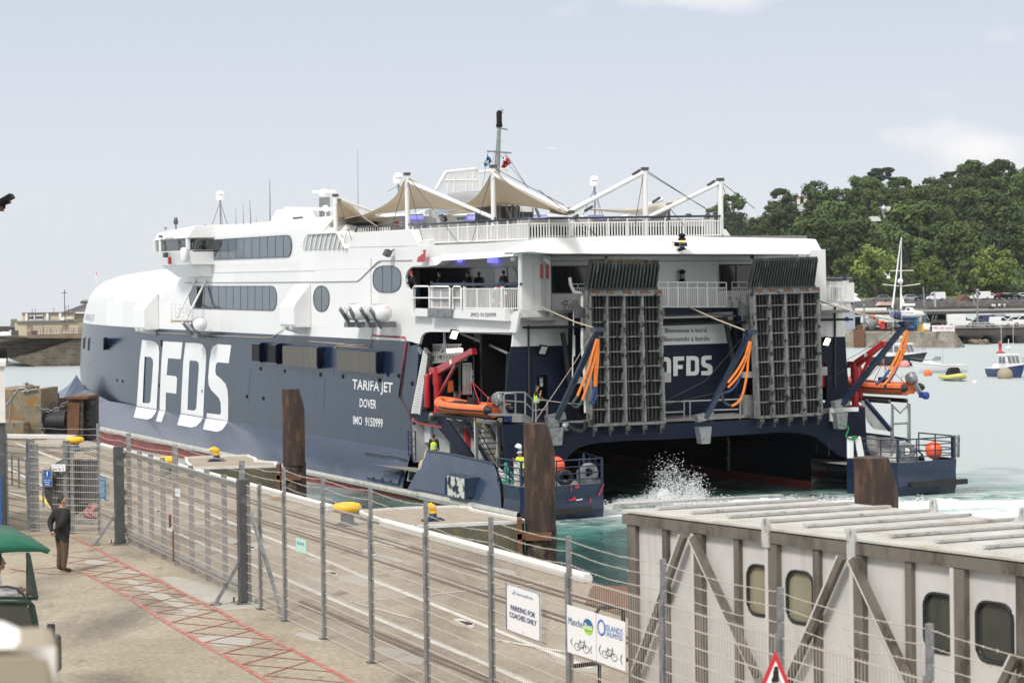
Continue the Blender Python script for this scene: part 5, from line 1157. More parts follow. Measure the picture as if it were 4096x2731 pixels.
# ================================================================== port and starboard mooring decks at the stern
ZP=1.85
pod=[(0,16.8),(0,10),(0,6),(0,3),(0,.6),(-.03,-1.1),(.35,-1.74),(4.1,-1.74),(4.9,1.5),(5,2.9)]
def podp(i,s,z,ins=0):
 a_,f=pod[i];p=V((a_+ins*(1 if a_<2 else 0),f+(ins if a_>.8 and f<0 else 0),z));return mir(p)if s else p
for s in(0,1):
 top=[(0,2.46)];U=mb('navy')
 rows=[[podp(i,s,z,k)for i in range(4,9)]for z,k in((.95,0),(1.5,.05),(2.15,.0))]
 if s==0:pass
 U.grid(rows,False);U.grid([[podp(i,s,.95)for i in range(1,9)],[podp(i,s,-.6,.35)for i in range(1,9)]],False)
 part(U,'pod_shell')
 U=mb('fender_strip');U.grid([[podp(i,s,.97,.1)for i in range(1,6)],[podp(i,s,.97,-.1)for i in range(1,6)],[podp(i,s,.8,-.16)for i in range(1,6)],[podp(i,s,.60,-.1)for i in range(1,6)],[podp(i,s,.57,.15)for i in range(1,6)]],False);part(U,'rubbing_strake')
 U=mb('rubber');c0,c1=podp(6,s,.98),podp(7,s,.98);U.bar(c0.lerp(c1,-.15)+V((0,-.1,0)),c0.lerp(c1,.8)+V((0,-.1,0)),.22,.26);part(U,'pod_fender')
 # deck
 U=mb('deck_grey');U.poly([[podp(i,s,ZP,.4)for i in range(len(pod))]]);U.poly([[podp(i,s,2.152,0)for i in range(4,9)]+[podp(i,s,2.152,.22)for i in range(8,3,-1)]]);part(U,'mooring_deck_plate')
 # sloping bulwark: continues the flare of the side
 T0=[(.6,10.2,2.98),(.55,8.4,3.02),(.5,6,3.0),(.45,3.6,2.95),(.4,2.3,2.9),(.15,1.2,2.17)]
 B0=[(0,11.6,.93),(0,9,.93),(0,6,.93),(0,3.6,.93),(0,2.0,.93),(0,.8,.93)]
 T0=[V(p)for p in T0];B0=[V(p)for p in B0]
 if s:T0=[mir(p)for p in T0];B0=[mir(p)for p in B0]
 U=mb('navy_flare');U.grid([T0,[a_.lerp(b_,.5)for a_,b_ in zip(T0,B0)],B0],False);part(U,'bulwark_plate')
 U=mb('interior');off=V((-.12 if s else .12,0,-.02));U.grid([[p+off for p in T0],[V(((2*CA-1.3)if s else 1.3,p.y,ZP))for p in T0]],False)
 for k in range(9):
  t=k/8*3.4;i=min(3,int(t));p=T0[i].lerp(T0[i+1],t-i)+off;U.hexa([p+V((0,-.03,0)),V((p.x+(-.5 if s else .5),p.y-.03,ZP)),V((p.x,p.y-.03,ZP))],[p+V((0,.03,0)),V((p.x+(-.5 if s else .5),p.y+.03,ZP)),V((p.x,p.y+.03,ZP))])
 part(U,'bulwark_lining')
 U=mb('navy');U.tube([p+V((0,0,.03))for p in T0[:5]],.06,6);part(U,'bulwark_capping')
 # forward gate with the fairlead, flare behind it
 U=mb('navy_flare');gp=[V((AS,16.8,2.46)),V((0,16.8,.93)),V((0,12.2,.93))]
 gp=[mir(p)for p in gp]if s else gp;U.poly([gp]);part(U,'gate_flare')
 # white lining of the lower bay and navy wall inboard
 w0,w1,w2=(AS+.85,AS+.95,16.6);x0,x1=(2*CA-w1,2*CA-w0)if s else(w0,w1)
 U=mb('interior');U.bx(x0,x1,8.0,16.7,ZP,4.45);U.bx(*((2*CA-w0,2*CA-AS)if s else(AS,w0)),16.5,16.6,ZP,4.45);part(U,'bay_lining')
 U=mb('navy_stern');U.bx(x0,x1,3.0,7.99,ZP,4.6);part(U,'stair_side_wall')
 # floor of the working deck above the bay and its navy edge
 U=mb('deck_grey');a0_,a1_=(2*CA-6.6,2*CA-AS)if s else(AS,6.6);U.bx(a0_,a1_,9.6,16.7,4.42,4.56);
 b0_,b1_=(2*CA-6.6,2*CA-AS-.9)if s else(AS+.9,6.6);U.bx(b0_,b1_,3.1,9.6,4.42,4.56);part(U,'working_deck')
 U=mb('navy_stern');e0=AS-.02;q=[V((e0,16.8,4.3)),V((e0,16.8,4.72)),V((e0,12.6,4.62)),V((e0,12.6,4.1)),V((e0,14.2,4.2))]
 q2=[V((e0,13.9,4.2)),V((e0,12.5,4.6)),V((e0,9.0,2.65)),V((e0,10.6,2.65))]
 sg=-1 if s else 1
 for qq in(q,q2):
  qq=[mir(p)for p in qq]if s else qq;U.poly([qq],(.12*sg,0,0))
 part(U,'deck_edge_brace')
 # inner wall of the recess: navy below, white above
 wx=(2*CA-6.6)if s else 6.5
 U=mb('interior_navy');U.bx(wx,wx+.1,4.9,16.7,4.56,8.3);U.use('interior');U.bx(wx,wx+.1,4.9,16.7,8.3,9.2);U.use('interior');c0_,c1_=(2*CA-6.6,2*CA-AS)if s else(AS+.15,6.6);U.bx(c0_,c1_,4.9,16.7,9.0,9.1);part(U,'recess_wall')
# port recess fittings
U=mb('navy_stern');U.bar(L(*D(1488,60),a=4.4),L(*D(1488,560),a=4.4),.2,.2);U.bar(L(*D(1665,225),a=3.0),L(*D(1652,540),a=3.0),.12,.12);part(U,'recess_column')
U=mb('steel');U.tube([L(*D(1290,70),a=4),L(*D(1480,140),a=4),L(*D(1668,230),a=3)],.07,7);U.tube([L(*D(1445,140),a=5),L(*D(1455,560),a=5)],.04,6);U.tube([L(*D(1512,60),a=4.6),L(*D(1518,560),a=4.6)],.05,6)
U.bar(L(*D(1155,60),a=3),L(*D(1160,230),a=3),.1);U.bar(L(*D(1160,140),a=3),L(*D(1120,260),a=3),.12);U.bar(L(*D(1040,235),a=2.9),L(*D(1410,222),a=2.9),.1,.14);U.bar(L(*D(1045,300),a=2.9),L(*D(1330,275),a=2.9),.1,.12);part(U,'recess_pipe')
U=mb('white_plain');
for k in range(19):x=1065+k*12;U.bar(L(*D(x,155),a=3.6),L(*D(x+4,298),a=3.6),.035)
U.bar(L(*D(1060,155),a=3.6),L(*D(1290,155),a=3.6),.05);U.bar(L(*D(1060,215),a=3.6),L(*D(1290,225),a=3.6),.04)
for k in range(7):x=1305+k*11;U.bar(L(*D(x,310),a=4.2),L(*D(x,555),a=4.2),.035)
U.bar(L(*D(1300,310),a=4.2),L(*D(1370,305),a=4.2),.05);part(U,'barred_gate')
U=mb('interior');U.poly([[L(*D(*p),a=5.2)for p in((1190,310),(1280,310),(1278,700),(1190,700))]],(.05,0,0));part(U,'white_bulkhead');U=mb('black');U.poly([[L(*D(*p),a=5.1)for p in((1215,330),(1262,330),(1262,525),(1215,525))]]);part(U,'bulkhead_opening')
U=mb('orange');U.poly([[L(*D(*p),a=4.6)for p in((1185,450),(1212,440),(1218,535),(1178,540))]],(.1,0,0));part(U,'hanging_suit')
# stowed gangway
U=mb('white_plain');q=[L(*D(*p),a=AS-.1)for p in((985,205),(1022,222),(955,712),(888,706))];U.hexa(q,[p+V((.25,.1,0))for p in q]);g_=part(U,'stowed_gangway')
U=mb('fender_strip')
for k in range(26):
 t=(k+.5)/26;p,r_=q[0].lerp(q[3],t),q[1].lerp(q[2],t);U.bar(p.lerp(r_,.12)+V((-.02,0,0)),p.lerp(r_,.88)+V((-.02,0,0)),.05,.03)
U.build('gangway_tread',g_)
U=mb('galv');U.bar(L(*D(1030,215),a=AS),L(*D(965,715),a=AS),.14,.3);U.bar(L(*D(1060,240),a=AS+.4),L(*D(1030,420),a=AS+.4),.16,.2);U.bar(L(*D(950,185),a=AS-.1),L(*D(975,225),a=AS-.1),.16,.16);U.bar(L(*D(1000,190),a=AS-.1),L(*D(1030,230),a=AS-.1),.16,.16);U.bar(L(*D(1000,560),a=AS+.2),L(*D(1003,755),a=AS+.2),.08);U.build('gangway_frame',g_)
# rescue davit
def davit(T,name_l):
 def X(p):return T(V(p))
 U=mb('red');b=(2.64,13.3);
 U.tube([X((b[0],b[1],4.6)),X((b[0],b[1],6.3))],.2,16);U.tube([X((b[0],b[1],6.2)),X((b[0],b[1],7.1))],.25,16);U.box(X((b[0],b[1]+.2,6.95)),(.5,.6,.35));U.tube([X((b[0],b[1],4.56)),X((b[0],b[1],4.75))],.4,16);r0=part(U,'rescue_davit',label=name_l)
 U=mb('red');p0,p1=X((b[0],b[1]-.1,7.0)),X((2.4,8.6,8.1));U.hexa([p0+V((-.13,0,-.26)),p0+V((.13,0,-.26)),p0+V((.13,0,.16)),p0+V((-.13,0,.16))],[p1+V((-.11,0,-.13)),p1+V((.11,0,-.13)),p1+V((.11,0,.13)),p1+V((-.11,0,.13))]);U.box(p1+V((0,-.1,0)),(.26,.36,.3));U.bar(X((b[0],b[1]-.1,5.6)),p0.lerp(p1,.55)+V((0,0,-.18)),.13,.14,up=(1,0,0));U.build('davit_arm',r0)
 U=mb('red');U.lathe([(.001,0),(.14,.03),(.16,.15),(.16,1.7),(.1,1.85),(.001,1.88)],X((b[0]-.45,b[1]+.35,4.95)),14);U.tube([X((b[0]-.45,b[1]+.35,6.6)),X((b[0]-.1,b[1]+.3,6.9))],.07,6);U.build('accumulator',r0)
 U=mb('sign_white');c=p0.lerp(p1,.45);U.box(c+V((-.14,0,0)),(.01,.25,.22),M=MR(-.3,4,'X'));U.build('maker_plate',r0)
 U=mb('cable');U.tube([p1+V((0,-.2,-.1)),p1+V((0,-.2,-2.1))],.02,5);U.box(p1+V((0,-.2,-2.2)),(.12,.12,.3));U.build('fall_wire',r0)
 return p1
dp=davit(lambda p:p,'red rescue boat davit on the near side of the stern')
davit(lambda p:V((23.7+(2.64-p.x),5.0+(p.y-13.3)*.45,p.z-.1)),'red rescue boat davit on the far side of the stern')
# platform frame that carries the rescue boat
for s in(0,1):
 def X(a_,f,z):return mir((a_,f,z))if s else V((a_,f,z))
 U=mb('steel')
 q_=(.65,1.85,4.7)if not s else(-.02,1.1,2.6);aL_,aR_,fl_=q_
 for a_,f in((aL_,fl_),(aR_,fl_)):U.tube([X(a_,f,ZP),X(a_,f,4.75),X(a_+.0,f+.25,4.95)],.1,10)
 U.tube([X(aL_,fl_,3.75),X(aR_,fl_,3.75)],.06,8);U.tube([X(aL_,fl_,4.75),X((aL_+aR_)/2,fl_,4.3),X(aR_,fl_,4.75)],.05,7)
 U.use('rubber');U.tube([X(aL_,fl_+.2,4.93),X(aL_,fl_+4.6,4.93),X(aL_+.2,fl_+5.2,4.7)],.12,10);U.tube([X(aR_,fl_+.2,4.93),X(aR_,fl_+4.0,4.93)],.12,10)
 U.use('steel');U.tube([X(aL_,fl_+3,4.9),X((aL_+aR_)/2,fl_+3,4.55),X(aR_,fl_+3,4.9)],.05,7);U.tube([X(aL_,fl_+5.2,4.9),X(aL_+.1,fl_+5.5,4.6),X(aL_+.5,fl_+5.6,4.4)],.1,8);part(U,'boat_platform')
 # stairs
 U=mb('navy_stern');
 for a_ in(1.95,3.05):U.bar(X(a_,8.6,4.6),X(a_,5.0,1.9),.06,.28)
 st_=part(U,'deck_stairs');U=mb('yellow_tread')
 for k in range(11):
  t=(k+.5)/11;U.box(X(2.5,lerp(8.6,5.0,t)-.1,lerp(4.6,1.9,t)+.02),(1.0,.06,.07));U.use('deck_grey');U.box(X(2.5,lerp(8.6,5.0,t)+.06,lerp(4.6,1.9,t)),(1.0,.26,.04));U.use('yellow_tread')
 U.build('tread',st_);U=mb('navy_stern')
 for a_ in(1.92,):U.tube([X(a_,8.6,5.4),X(a_,5.0,2.7)],.03,6);U.tube([X(a_,8.6,5.0),X(a_,5.0,2.3)],.03,6)
 U.build('stair_rail',st_)
# raised walkway with pale railings by the doorway
def pr_(pts,f):return[L(*D(*p),f=f)for p in pts]
U=mb('steel')
U.tube(pr_([(1575,640),(1570,555),(1580,540),(1712,538),(1724,550),(1724,705)],3.6),.045,7);U.tube(pr_([(1575,600),(1724,610)],3.6),.035,7)
U.tube(pr_([(1637,715),(1632,560),(1640,545),(1715,545)],3.2),.045,7)
U.tube(pr_([(1715,538),(1800,538),(1862,598),(1862,770)],3.0),.045,7);U.tube(pr_([(1720,610),(1798,615),(1862,680)],3.0),.035,7);U.tube(pr_([(1802,540),(1802,712)],3.0),.045,7)
U.tube(pr_([(1888,775),(1886,620),(1890,603),(1950,598),(1970,600),(1976,620),(1976,775)],2.6),.045,7);U.tube(pr_([(1862,682),(1976,674)],2.6),.035,7);part(U,'walkway_railing')
U=mb('steel');q=pr_([(1560,712),(1800,712),(1860,745),(1860,780),(1698,775),(1698,728),(1560,725)],3.1);U.poly([q],(0,.9,0));U.hexa(pr_([(1698,722),(1782,715),(1782,778),(1698,775)],3.0),pr_([(1750,712),(1812,712),(1812,772),(1750,772)],3.6));part(U,'raised_walkway')
U=mb('galv');q=pr_([(1990,772),(2075,775),(2070,885),(1995,882),(1985,830)],2.5);U.poly([q],(0,.3,0));part(U,'fairlead_bracket')
U=mb('sign_white');q=[L(*G(*p),f=2.6)for p in((815,1262),(1030,1258),(1028,1290),(912,1292),(912,1370),(816,1370))];U.poly([q],(0,.25,0));part(U,'white_corner_plate')
# stern rails of the pods
def podrail(T,nm,fwd=True):
 U=mb('navy');H_=1.15
 P_=[T(V(p))for p in((.2,1.5,2.15),(.1,-1.1,2.15),(.45,-1.65,2.15),(4.05,-1.68,2.15),(4.85,1.5,2.15))]
 rail(U,P_,H_,(1,.72,.45,.2),1.3,.04);
 for p in P_[1:]:U.bar(p,p+V((0,0,H_)),.1)
 part(U,nm)
podrail(lambda p:p,'pod_railing');podrail(mir,'pod_railing')
U=mb('navy');rail(U,[mir((5.0,4.0,2.2)),mir((5.0,2.9,2.2))],1.1);part(U,'pod_railing')
def fairlead(c):
 U=mb('galv');T=MR(R_(-28),4,'Z')@MR(R_(90),4,'X')
 U.lathe([(.22,-.22),(.42,-.22),(.46,-.1),(.46,.1),(.42,.22),(.22,.22),(.17,.0),(.22,-.22)],c+V((0,0,.5)),20,T);U.box(c+V((-.38,.02,.32)),(.3,.4,.64));U.box(c+V((.1,.0,.08)),(.9,.5,.16));part(U,'fairlead',bevel=.02)
fairlead(L(*D(2310,1262),f=-1.2));fairlead(L(*Hh(1415,685),f=-1.2))
U=mb('galv')
for c in(mir((1.6,7.5,ZP)),mir((1.6,8.3,ZP)),V((2.0,1.2,ZP)),V((2.6,1.2,ZP))):U.lathe([(.2,0),(.2,.5),(.27,.52),(.27,.6),(.001,.62)],c,14)
part(U,'mooring_post')
U=mb('galv');U.tube([L(*Hh(1800,660),f=-1.5),L(*Hh(1798,480),f=-1.5)],.09,8);U.tube([L(*Hh(1828,655),f=-1.0),L(*Hh(1830,478),f=-1.0)],.07,8)
for y in(500,560,630):U.tube([L(*Hh(1800,y),f=-1.5),L(*Hh(1828,y-3),f=-1.0)],.05,6)
part(U,'stern_ladder')
# big grey brace and gusset of the far pod
U=mb('interior');U.poly([[L(*Hh(*p),a=2*CA-1.9)for p in((1050,205),(1085,205),(1280,435),(1255,445),(1150,430),(1095,370))]],(.15,0,0));part(U,'side_brace');U=mb('navy');U.bar(L(*Hh(1085,203),a=2*CA-1.9),L(*Hh(1285,440),a=2*CA-1.9),.14,.2);part(U,'brace_edge')
# side boxes on the sloping plates
def flare_pt(px,py,up=0):
 n_=V((-1.54,0,2.64))if px<870 else V((-2.05,0,.52));n_.normalize();p=Lp(*D(px,py),p0=(0,0,.93),n=n_);return p+n_*(up+.01)
def plate(q,up,m='navy_flare',nm='doubler_plate'):
 b=[flare_pt(*p)for p in q];U=mb(m);U.hexa(b,[flare_pt(*p,up)for p in q]);return part(U,nm)
plate([(608,1133),(830,1165),(790,1282),(537,1228)],.12);plate([(975,1185),(1175,1222),(1172,1355),(905,1305)],.1)
U=mb('black')
for x,y in((598,1240),(668,1252),(738,1264)):U.poly([[flare_pt(*p,.13)for p in((x-8,y-10),(x+14,y-8),(x+6,y+8),(x-14,y+6))]])
part(U,'plate_holes')
q=[L(*D(*p),a=-.35)for p in((1180,1200),(1316,1228),(1316,1388),(1180,1360))];b=[flare_pt(*p)for p in((1215,1175),(1448,1215),(1395,1365),(1180,1345))]
U=mb('navy');U.hexa(q,b);o=part(U,'side_box');mat('worn_white',(.62,.61,.55),.7,c2=(.018,.026,.05),cs=1.9,cth=(.50,.53));U=mb('worn_white');U.poly([[p+V((-.01,0,0))for p in q]]);U.build('worn_panel',o)
U=mb('cable');U.tube([flare_pt(*p,.06)for p in((520,1028),(600,1040),(700,1055),(750,1055),(855,1085))],.035,6);part(U,'hand_line')
# red scrapes on the pod
U=mb('ink_red')
for pts in([(1740,1415),(1765,1400),(1790,1395),(1788,1410),(1750,1420)],):U.poly([[L(*D(*p),f=-.9)for p in pts]])
for pts in([(2165,1290),(2175,1290),(2172,1330),(2166,1330)],[(2195,1285),(2235,1280),(2230,1300),(2205,1305)],[(2320,1380),(2330,1380),(2328,1420),(2322,1420)],[(2145,1392),(2175,1388),(2190,1370),(2210,1375),(2205,1395),(2180,1402),(2150,1400)],[(2385,1360),(2430,1265),(2436,1268),(2395,1365)]):U.poly([[L(*D(*p),f=-1.82)for p in pts]])
part(U,'red_scrape');U=mb('sign_white');U.poly([[L(*D(*p),f=-1.82)for p in((2205,1395),(2262,1385),(2260,1395),(2215,1403))]]);part(U,'white_scrape')
# signs, boxes in the lower bay
U=mb('sign_white');U.box(L(*D(1025,870),a=AS+.75),(.15,.8,.95));U.box(L(*D(928,922),a=AS+.7),(.1,.35,.4));part(U,'switch_box',bevel=.02)
U=mb('sign_green');U.box(L(*D(965,857),a=AS+.78),(.03,.2,.25));U.box(L(*D(964,888),a=AS+.78),(.03,.75,.22));U.use('ink_red');U.box(L(*D(985,862),a=AS+.77),(.03,.3,.3));part(U,'safety_sign')
U=mb('red');U.box(L(*D(1335,905),a=AS+.7),(.25,.35,1.0));U.use('galv');U.box(L(*D(1300,890),a=AS+.7),(.2,.5,.7));U.use('rubber');U.box(L(*D(1268,985),a=AS+.5),(.4,1.3,.6));U.use('yellow');U.box(L(*D(1573,1022),f=4.9),(.14,.1,.35));part(U,'fire_locker')
U=mb('navy');rail(U,[(AS-.35,16.4,ZP+.2),(AS-.6,14.9,ZP+.2)],1.6,(1,.75,.5,.25),.8,.035);part(U,'gate_railing')
U=mb('interior');c=L(*D(885,1200),a=.9);U.poly([[L(*D(*p),a=.75)for p in((870,1160),(925,1165),(905,1250),(855,1245))]],(.25,0,0));part(U,'mooring_fairlead_casting');U=mb('black');U.poly([[L(*D(*p),a=.72)for p in((878,1172),(915,1175),(900,1240),(865,1238))]]);part(U,'casting_opening')
U=mb('rope')
U.tube(catmull([L(*D(*p),a=a_)for p,a_ in(((1040,1010),1.6),((1015,1000),1.3),((1000,1040),.9),((985,1110),.7),((965,1170),.6))],5),.05,7);U.tube(catmull([L(*D(*p),a=a_)for p,a_ in(((1040,1000),1.6),((1030,1040),1.2),((1010,1100),.8),((1000,1150),.6))],5),.05,7)
U.ball(L(*D(985,1150),a=.55),(.25,.35,.5),12);tag(U.build('mooring_rope',M=SHIP),'tan mooring rope hanging from the fairlead at the near bulwark','rope')
# ================================================================== sun deck: awnings, poles, rails, deck house, mast
PA=AS+.55;PF=fAft+1.1
Jn=lambda p,**k:L(*p,**k)
pole=MB()
P1t,P1b=Jn(B(856,200),a=PA),Jn(B(857,700),a=PA);P1b.x,P1b.y=P1t.x,P1t.y
P2t=Jn(B(1545,140),a=PA);P2b=V((P2t.x,P2t.y,13.9));P0t=Jn(B(283,370),a=PA);P0b=V((P0t.x,P0t.y,13.9))
P3t=Jn(E(165,505),f=PF);P4t=Jn(E(758,160),f=PF);P5t=Jn(E(1362,245),f=PF)
for p in(P0t,P1t,P2t,P3t,P4t,P5t):
 U=mb('pole');U.tube([p,V((p.x,p.y,13.85))],.14,12);U.use('galv_dark');U.box(p+V((0,0,.05)),(.3,.3,.16));part(U,'awning_post')
J2=Jn(B(1540,540),a=PA);J3=P3t
for p,q,r in((P1t-V((0,0,.35)),J2,.11),(P2t-V((0,0,.35)),P3t+V((0,0,.0)),.11),(P3t+V((0,0,.1)),P4t-V((0,0,.1)),.12),(Jn(E(775,545),f=PF),P5t-V((0,0,.1)),.11),(P0t-V((0,0,.1)),Jn(B(728,545),a=8),.09),(Jn(B(270,580),a=PA),Jn(B(728,572),a=8),.07),(Jn(B(930,515),a=9),Jn(B(1050,475),a=9),.1),(Jn(E(520,560),f=12),Jn(E(640,520),f=12),.1),(Jn(E(780,440),f=11),Jn(E(900,395),f=11),.1)):
 U=mb('pole');U.tube([p,q],r,10);part(U,'awning_spar')
def sail_(top,bot,a0,a1,nm,f=None,m='sail',n=14,label=None):
 # curved cloth: upper edge on one line, lower edge further inboard
 tp=catmull([V((x,y,0))for x,y in top],5);bt=catmull([V((x,y,0))for x,y in bot],5)
 rows=[];K_=10
 for i in range(n*2+1):
  t=i/(n*2);p,q=along(tp,t),along(bt,t);row=[]
  for k in range(K_+1):
   s_=k/K_;sag=sin(pi*s_)*.25
   x,y=lerp(p.x,q.x,s_),lerp(p.y,q.y,s_)
   row.append(L(x,y,a=lerp(a0,a1,s_))if f is None else L(x,y,f=lerp(a0,a1,s_)))
  rows.append(row)
 U=mb(m);U.grid(rows);o=part(U,nm,label=label)
 so=o.modifiers.new('cloth','SOLIDIFY');so.thickness=.03
 return o
sail_([B(350,548),B(520,510),B(670,440),B(770,360),B(858,222),B(1000,300),B(1180,390),B(1390,490)],[B(350,555),B(470,532),B(650,508),B(780,490),B(900,472),B(1060,466),B(1230,474),B(1390,492)],PA,PA+3.5,'awning',label='middle tan awning under the second mast from the bow end')
sail_([B(1325,428),B(1420,360),B(1500,240),B(1550,160),B(1680,270),B(1850,370),B(1990,440),B(2120,505)],[B(1325,436),B(1400,465),B(1480,455),B(1600,440),B(1750,440),B(1880,455),B(2000,480),B(2120,512)],PA,PA+3.5,'awning',label='tan awning under the tallest mast')
sail_([B(1112,540),B(1200,505),B(1300,478)],[B(1120,545),B(1250,510),B(1390,492)],PA+4,PA+7,'awning')
sail_([B(130,660),B(230,590),B(275,530),B(305,400),B(330,400),B(420,440),B(520,540),B(625,612)],[B(130,662),B(190,645),B(255,625),B(330,598),B(420,590),B(490,590),B(560,598),B(640,625)],PA,PA+3,'awning',label='small tan awning nearest the bow')
sail_([E(0,455),E(60,468),E(120,462),E(165,455)],[E(0,497),E(80,512),E(150,520),E(175,510)],fAft+1.5,fAft+3,'awning',f=1)
sail_([E(90,465),E(180,455),E(330,390),E(500,300),E(740,160)],[E(165,505),E(215,488),E(290,440),E(450,340),E(745,172)],fAft+3.0,fAft+1.3,'awning',f=1,m='sail_light')
sail_([E(295,468),E(480,472),E(640,468),E(740,445),E(860,425),E(960,410),E(1120,360),E(1345,248)],[E(295,474),E(480,492),E(640,512),E(740,530),E(800,512),E(900,470),E(1080,385),E(1348,255)],fAft+4.5,fAft+1.3,'awning',f=1,m='sail_light')
sail_([E(800,545),E(870,515),E(945,475)],[E(820,552),E(880,560),E(912,568)],fAft+3,fAft+4,'awning',f=1)
sail_([E(560,560),E(620,530),E(700,512)],[E(580,618),E(610,600),E(640,560)],fAft+12,fAft+10,'awning',f=1,m='sail_light')
sail_([E(430,615),E(500,600),E(600,545)],[E(440,630),E(520,620),E(600,610)],fAft+12,fAft+10,'awning',f=1,m='sail_light')
# stays
U=mb('cable')
for p,q in((B(850,220),B(688,780)),(B(862,240),B(990,755)),(B(880,230),B(1270,745)),(B(1535,180),B(1375,735)),(B(1560,150),B(2110,440)),(B(300,380),B(440,795)),(B(1640,20),B(1820,300))):U.tube([L(*p,a=PA-.2),L(*q,a=PA-.5)],.018,4)
for p,q in((E(750,180),E(680,590)),(E(780,170),E(1180,430)),(E(780,185),E(1250,470)),(E(1375,260),E(1500,660)),(E(1385,270),E(1640,470)),(E(1180,430),E(1600,690)),(E(-90,320),E(380,690)),(E(960,470),E(1070,600)),(E(190,540),E(290,690)),(E(170,540),E(120,700))):U.tube([L(*p,f=PF),L(*q,f=PF-.2)],.018,4)
part(U,'rigging')
U=mb('galv_dark')
for c in(B(335,548),B(315,400),B(1130,525),B(1450,465),B(110+1545-110,548),B(1150,530)):U.box(L(*c,a=PA),(.1,.45,.12))
for c in(E(690,180),E(1290,265),E(850,400),E(310,470),E(905,575),E(195,540),E(780,540)):U.box(L(*c,f=PF),(.5,.1,.12),M=MR(-.5,4,'Y'))
part(U,'turnbuckle')
# rails of the sun deck
cs=L(*B(905,755),a=AS+.4),L(*B(1790,722),a=AS+.4);ce=L(*E(1365,690),f=fAft+.95)
c1=V((cs[1].x,fAft+.95,cs[1].z));hh=L(*B(1300,590),a=AS+.4).z-L(*B(1300,750),a=AS+.4).z
U=mb('white_plain');P_=[cs[0],c1,ce]
for i in range(2):
 d=P_[i+1]-P_[i];n=round(d.length/.16)
 for k in range(n+1):p=P_[i]+d*(k/n);U.bar(p,p+V((0,0,hh*.76)),.05)
 n=round(d.length/1.1)
 for k in range(n+1):p=P_[i]+d*(k/n);U.bar(p,p+V((0,0,hh)),.06)
U.tube([p+V((0,0,hh*.76))for p in P_],.035,6);U.tube([p+V((0,0,.06))for p in P_],.035,6);part(U,'sun_deck_railing')
U=mb('navy');U.tube([L(*B(460,618),a=AS+1),L(*B(720,600),a=AS+1),L(*B(850,592),a=AS+.6)]+[p+V((0,0,hh))for p in P_],.055,8);U.tube([L(*B(445,655),a=AS+1),L(*B(460,618),a=AS+1)],.055,8);part(U,'sun_deck_handrail')
U=mb('white_plain')
for k in range(14):x=470+k*19;U.bar(L(*B(x,620),a=AS+1),L(*B(x,650),a=AS+1),.05)
part(U,'short_railing')
U=mb('white');q=[L(*E(*p),f=fAft+1)for p in((1385,635),(1405,632),(1448,690),(1385,690))];U.hexa(q,[p+V((0,.5,0))for p in q]);part(U,'rail_end_bulwark')
# benches behind the railing
U=mb('black')
for k in range(26):
 f0=6.5+k*.85;U.bx(AS+2.2,AS+2.7,f0,f0+.62,13.9,14.35)
for k in range(18):a0_=4+k*.6;U.bx(a0_,a0_+.42,fAft+3.2,fAft+3.6,13.9,14.35)
part(U,'bench_seats')
U=mb('coat_white');U.bx(AS+2.75,AS+2.8,6,29,13.9,14.75);U.bx(4,15.5,fAft+3.7,fAft+3.75,13.9,14.75);part(U,'bench_back')
# deck house amidships
U=mb('interior');hp=[L(*p,f=23)for p in(B(728,560),B(800,528),B(1600,520),E(525,535),E(527,700),B(728,700))];U.poly([hp],(0,6,0));part(U,'deck_house')
def onf(U,pts,f=22.93):U.poly([[L(*p,f=f)for p in pts]]);return U
for c,in((B(918,540),),(B(1402,540),),(B(1912,542),),(E(370,545),)):lamp(L(*c,f=22.8),(1.05,.12,.2))
U=mb('sign_green')
for q in((1260,540,1278,558),(1288,541,1326,557),(2002,552,2070,571),(870,588,900,600),(1368,582,1402,594)):onf(U,[B(q[0],q[1]),B(q[2],q[1]),B(q[2],q[3]),B(q[0],q[3])])
onf(U,[E(448,556),E(463,556),E(463,584),E(448,584)]);o=part(U,'exit_sign');
for(x0,x1,y0,y1)in((2028,2068,555,568),(1305,1324,545,553)):
 g=quad(B(x0,y0),B(x1,y0),B(x1,y1),B(x0,y1));U=MB();text_to(U,'EXIT',lambda u,v:L(*g(u,v),f=22.88),True,'sign_white');U.build('sign_lettering',o)
U=mb('ink_red');onf(U,[B(762,572),B(790,572),B(790,612),B(762,612)]);onf(U,[E(465,590),E(488,590),E(488,620),E(465,620)]);U.use('sign_white');onf(U,[B(795,572),B(818,572),B(818,612),B(795,612)]);part(U,'notice_board')
U=mb('white_plain');
for p,q in((B(1085,530),B(1115,640)),(B(1060,480),B(1060,540)),(E(250,535),E(305,640)),(E(20,-20),E(20,-10))):U.bar(L(*p,f=22.4),L(*q,f=22.4),.3,.2)
U.bar(L(*B(1050,530),f=22.4),L(*B(1110,530),f=22.4),.3,.2);part(U,'house_buttress')
U=mb('galv_dark');
for c in(B(987,606),B(1152,555),E(295,608)):U.lathe([(.05,0),(.16,.15)],L(*c,f=22.8),12,MR(R_(90),4,'X'))
part(U,'loudspeaker')
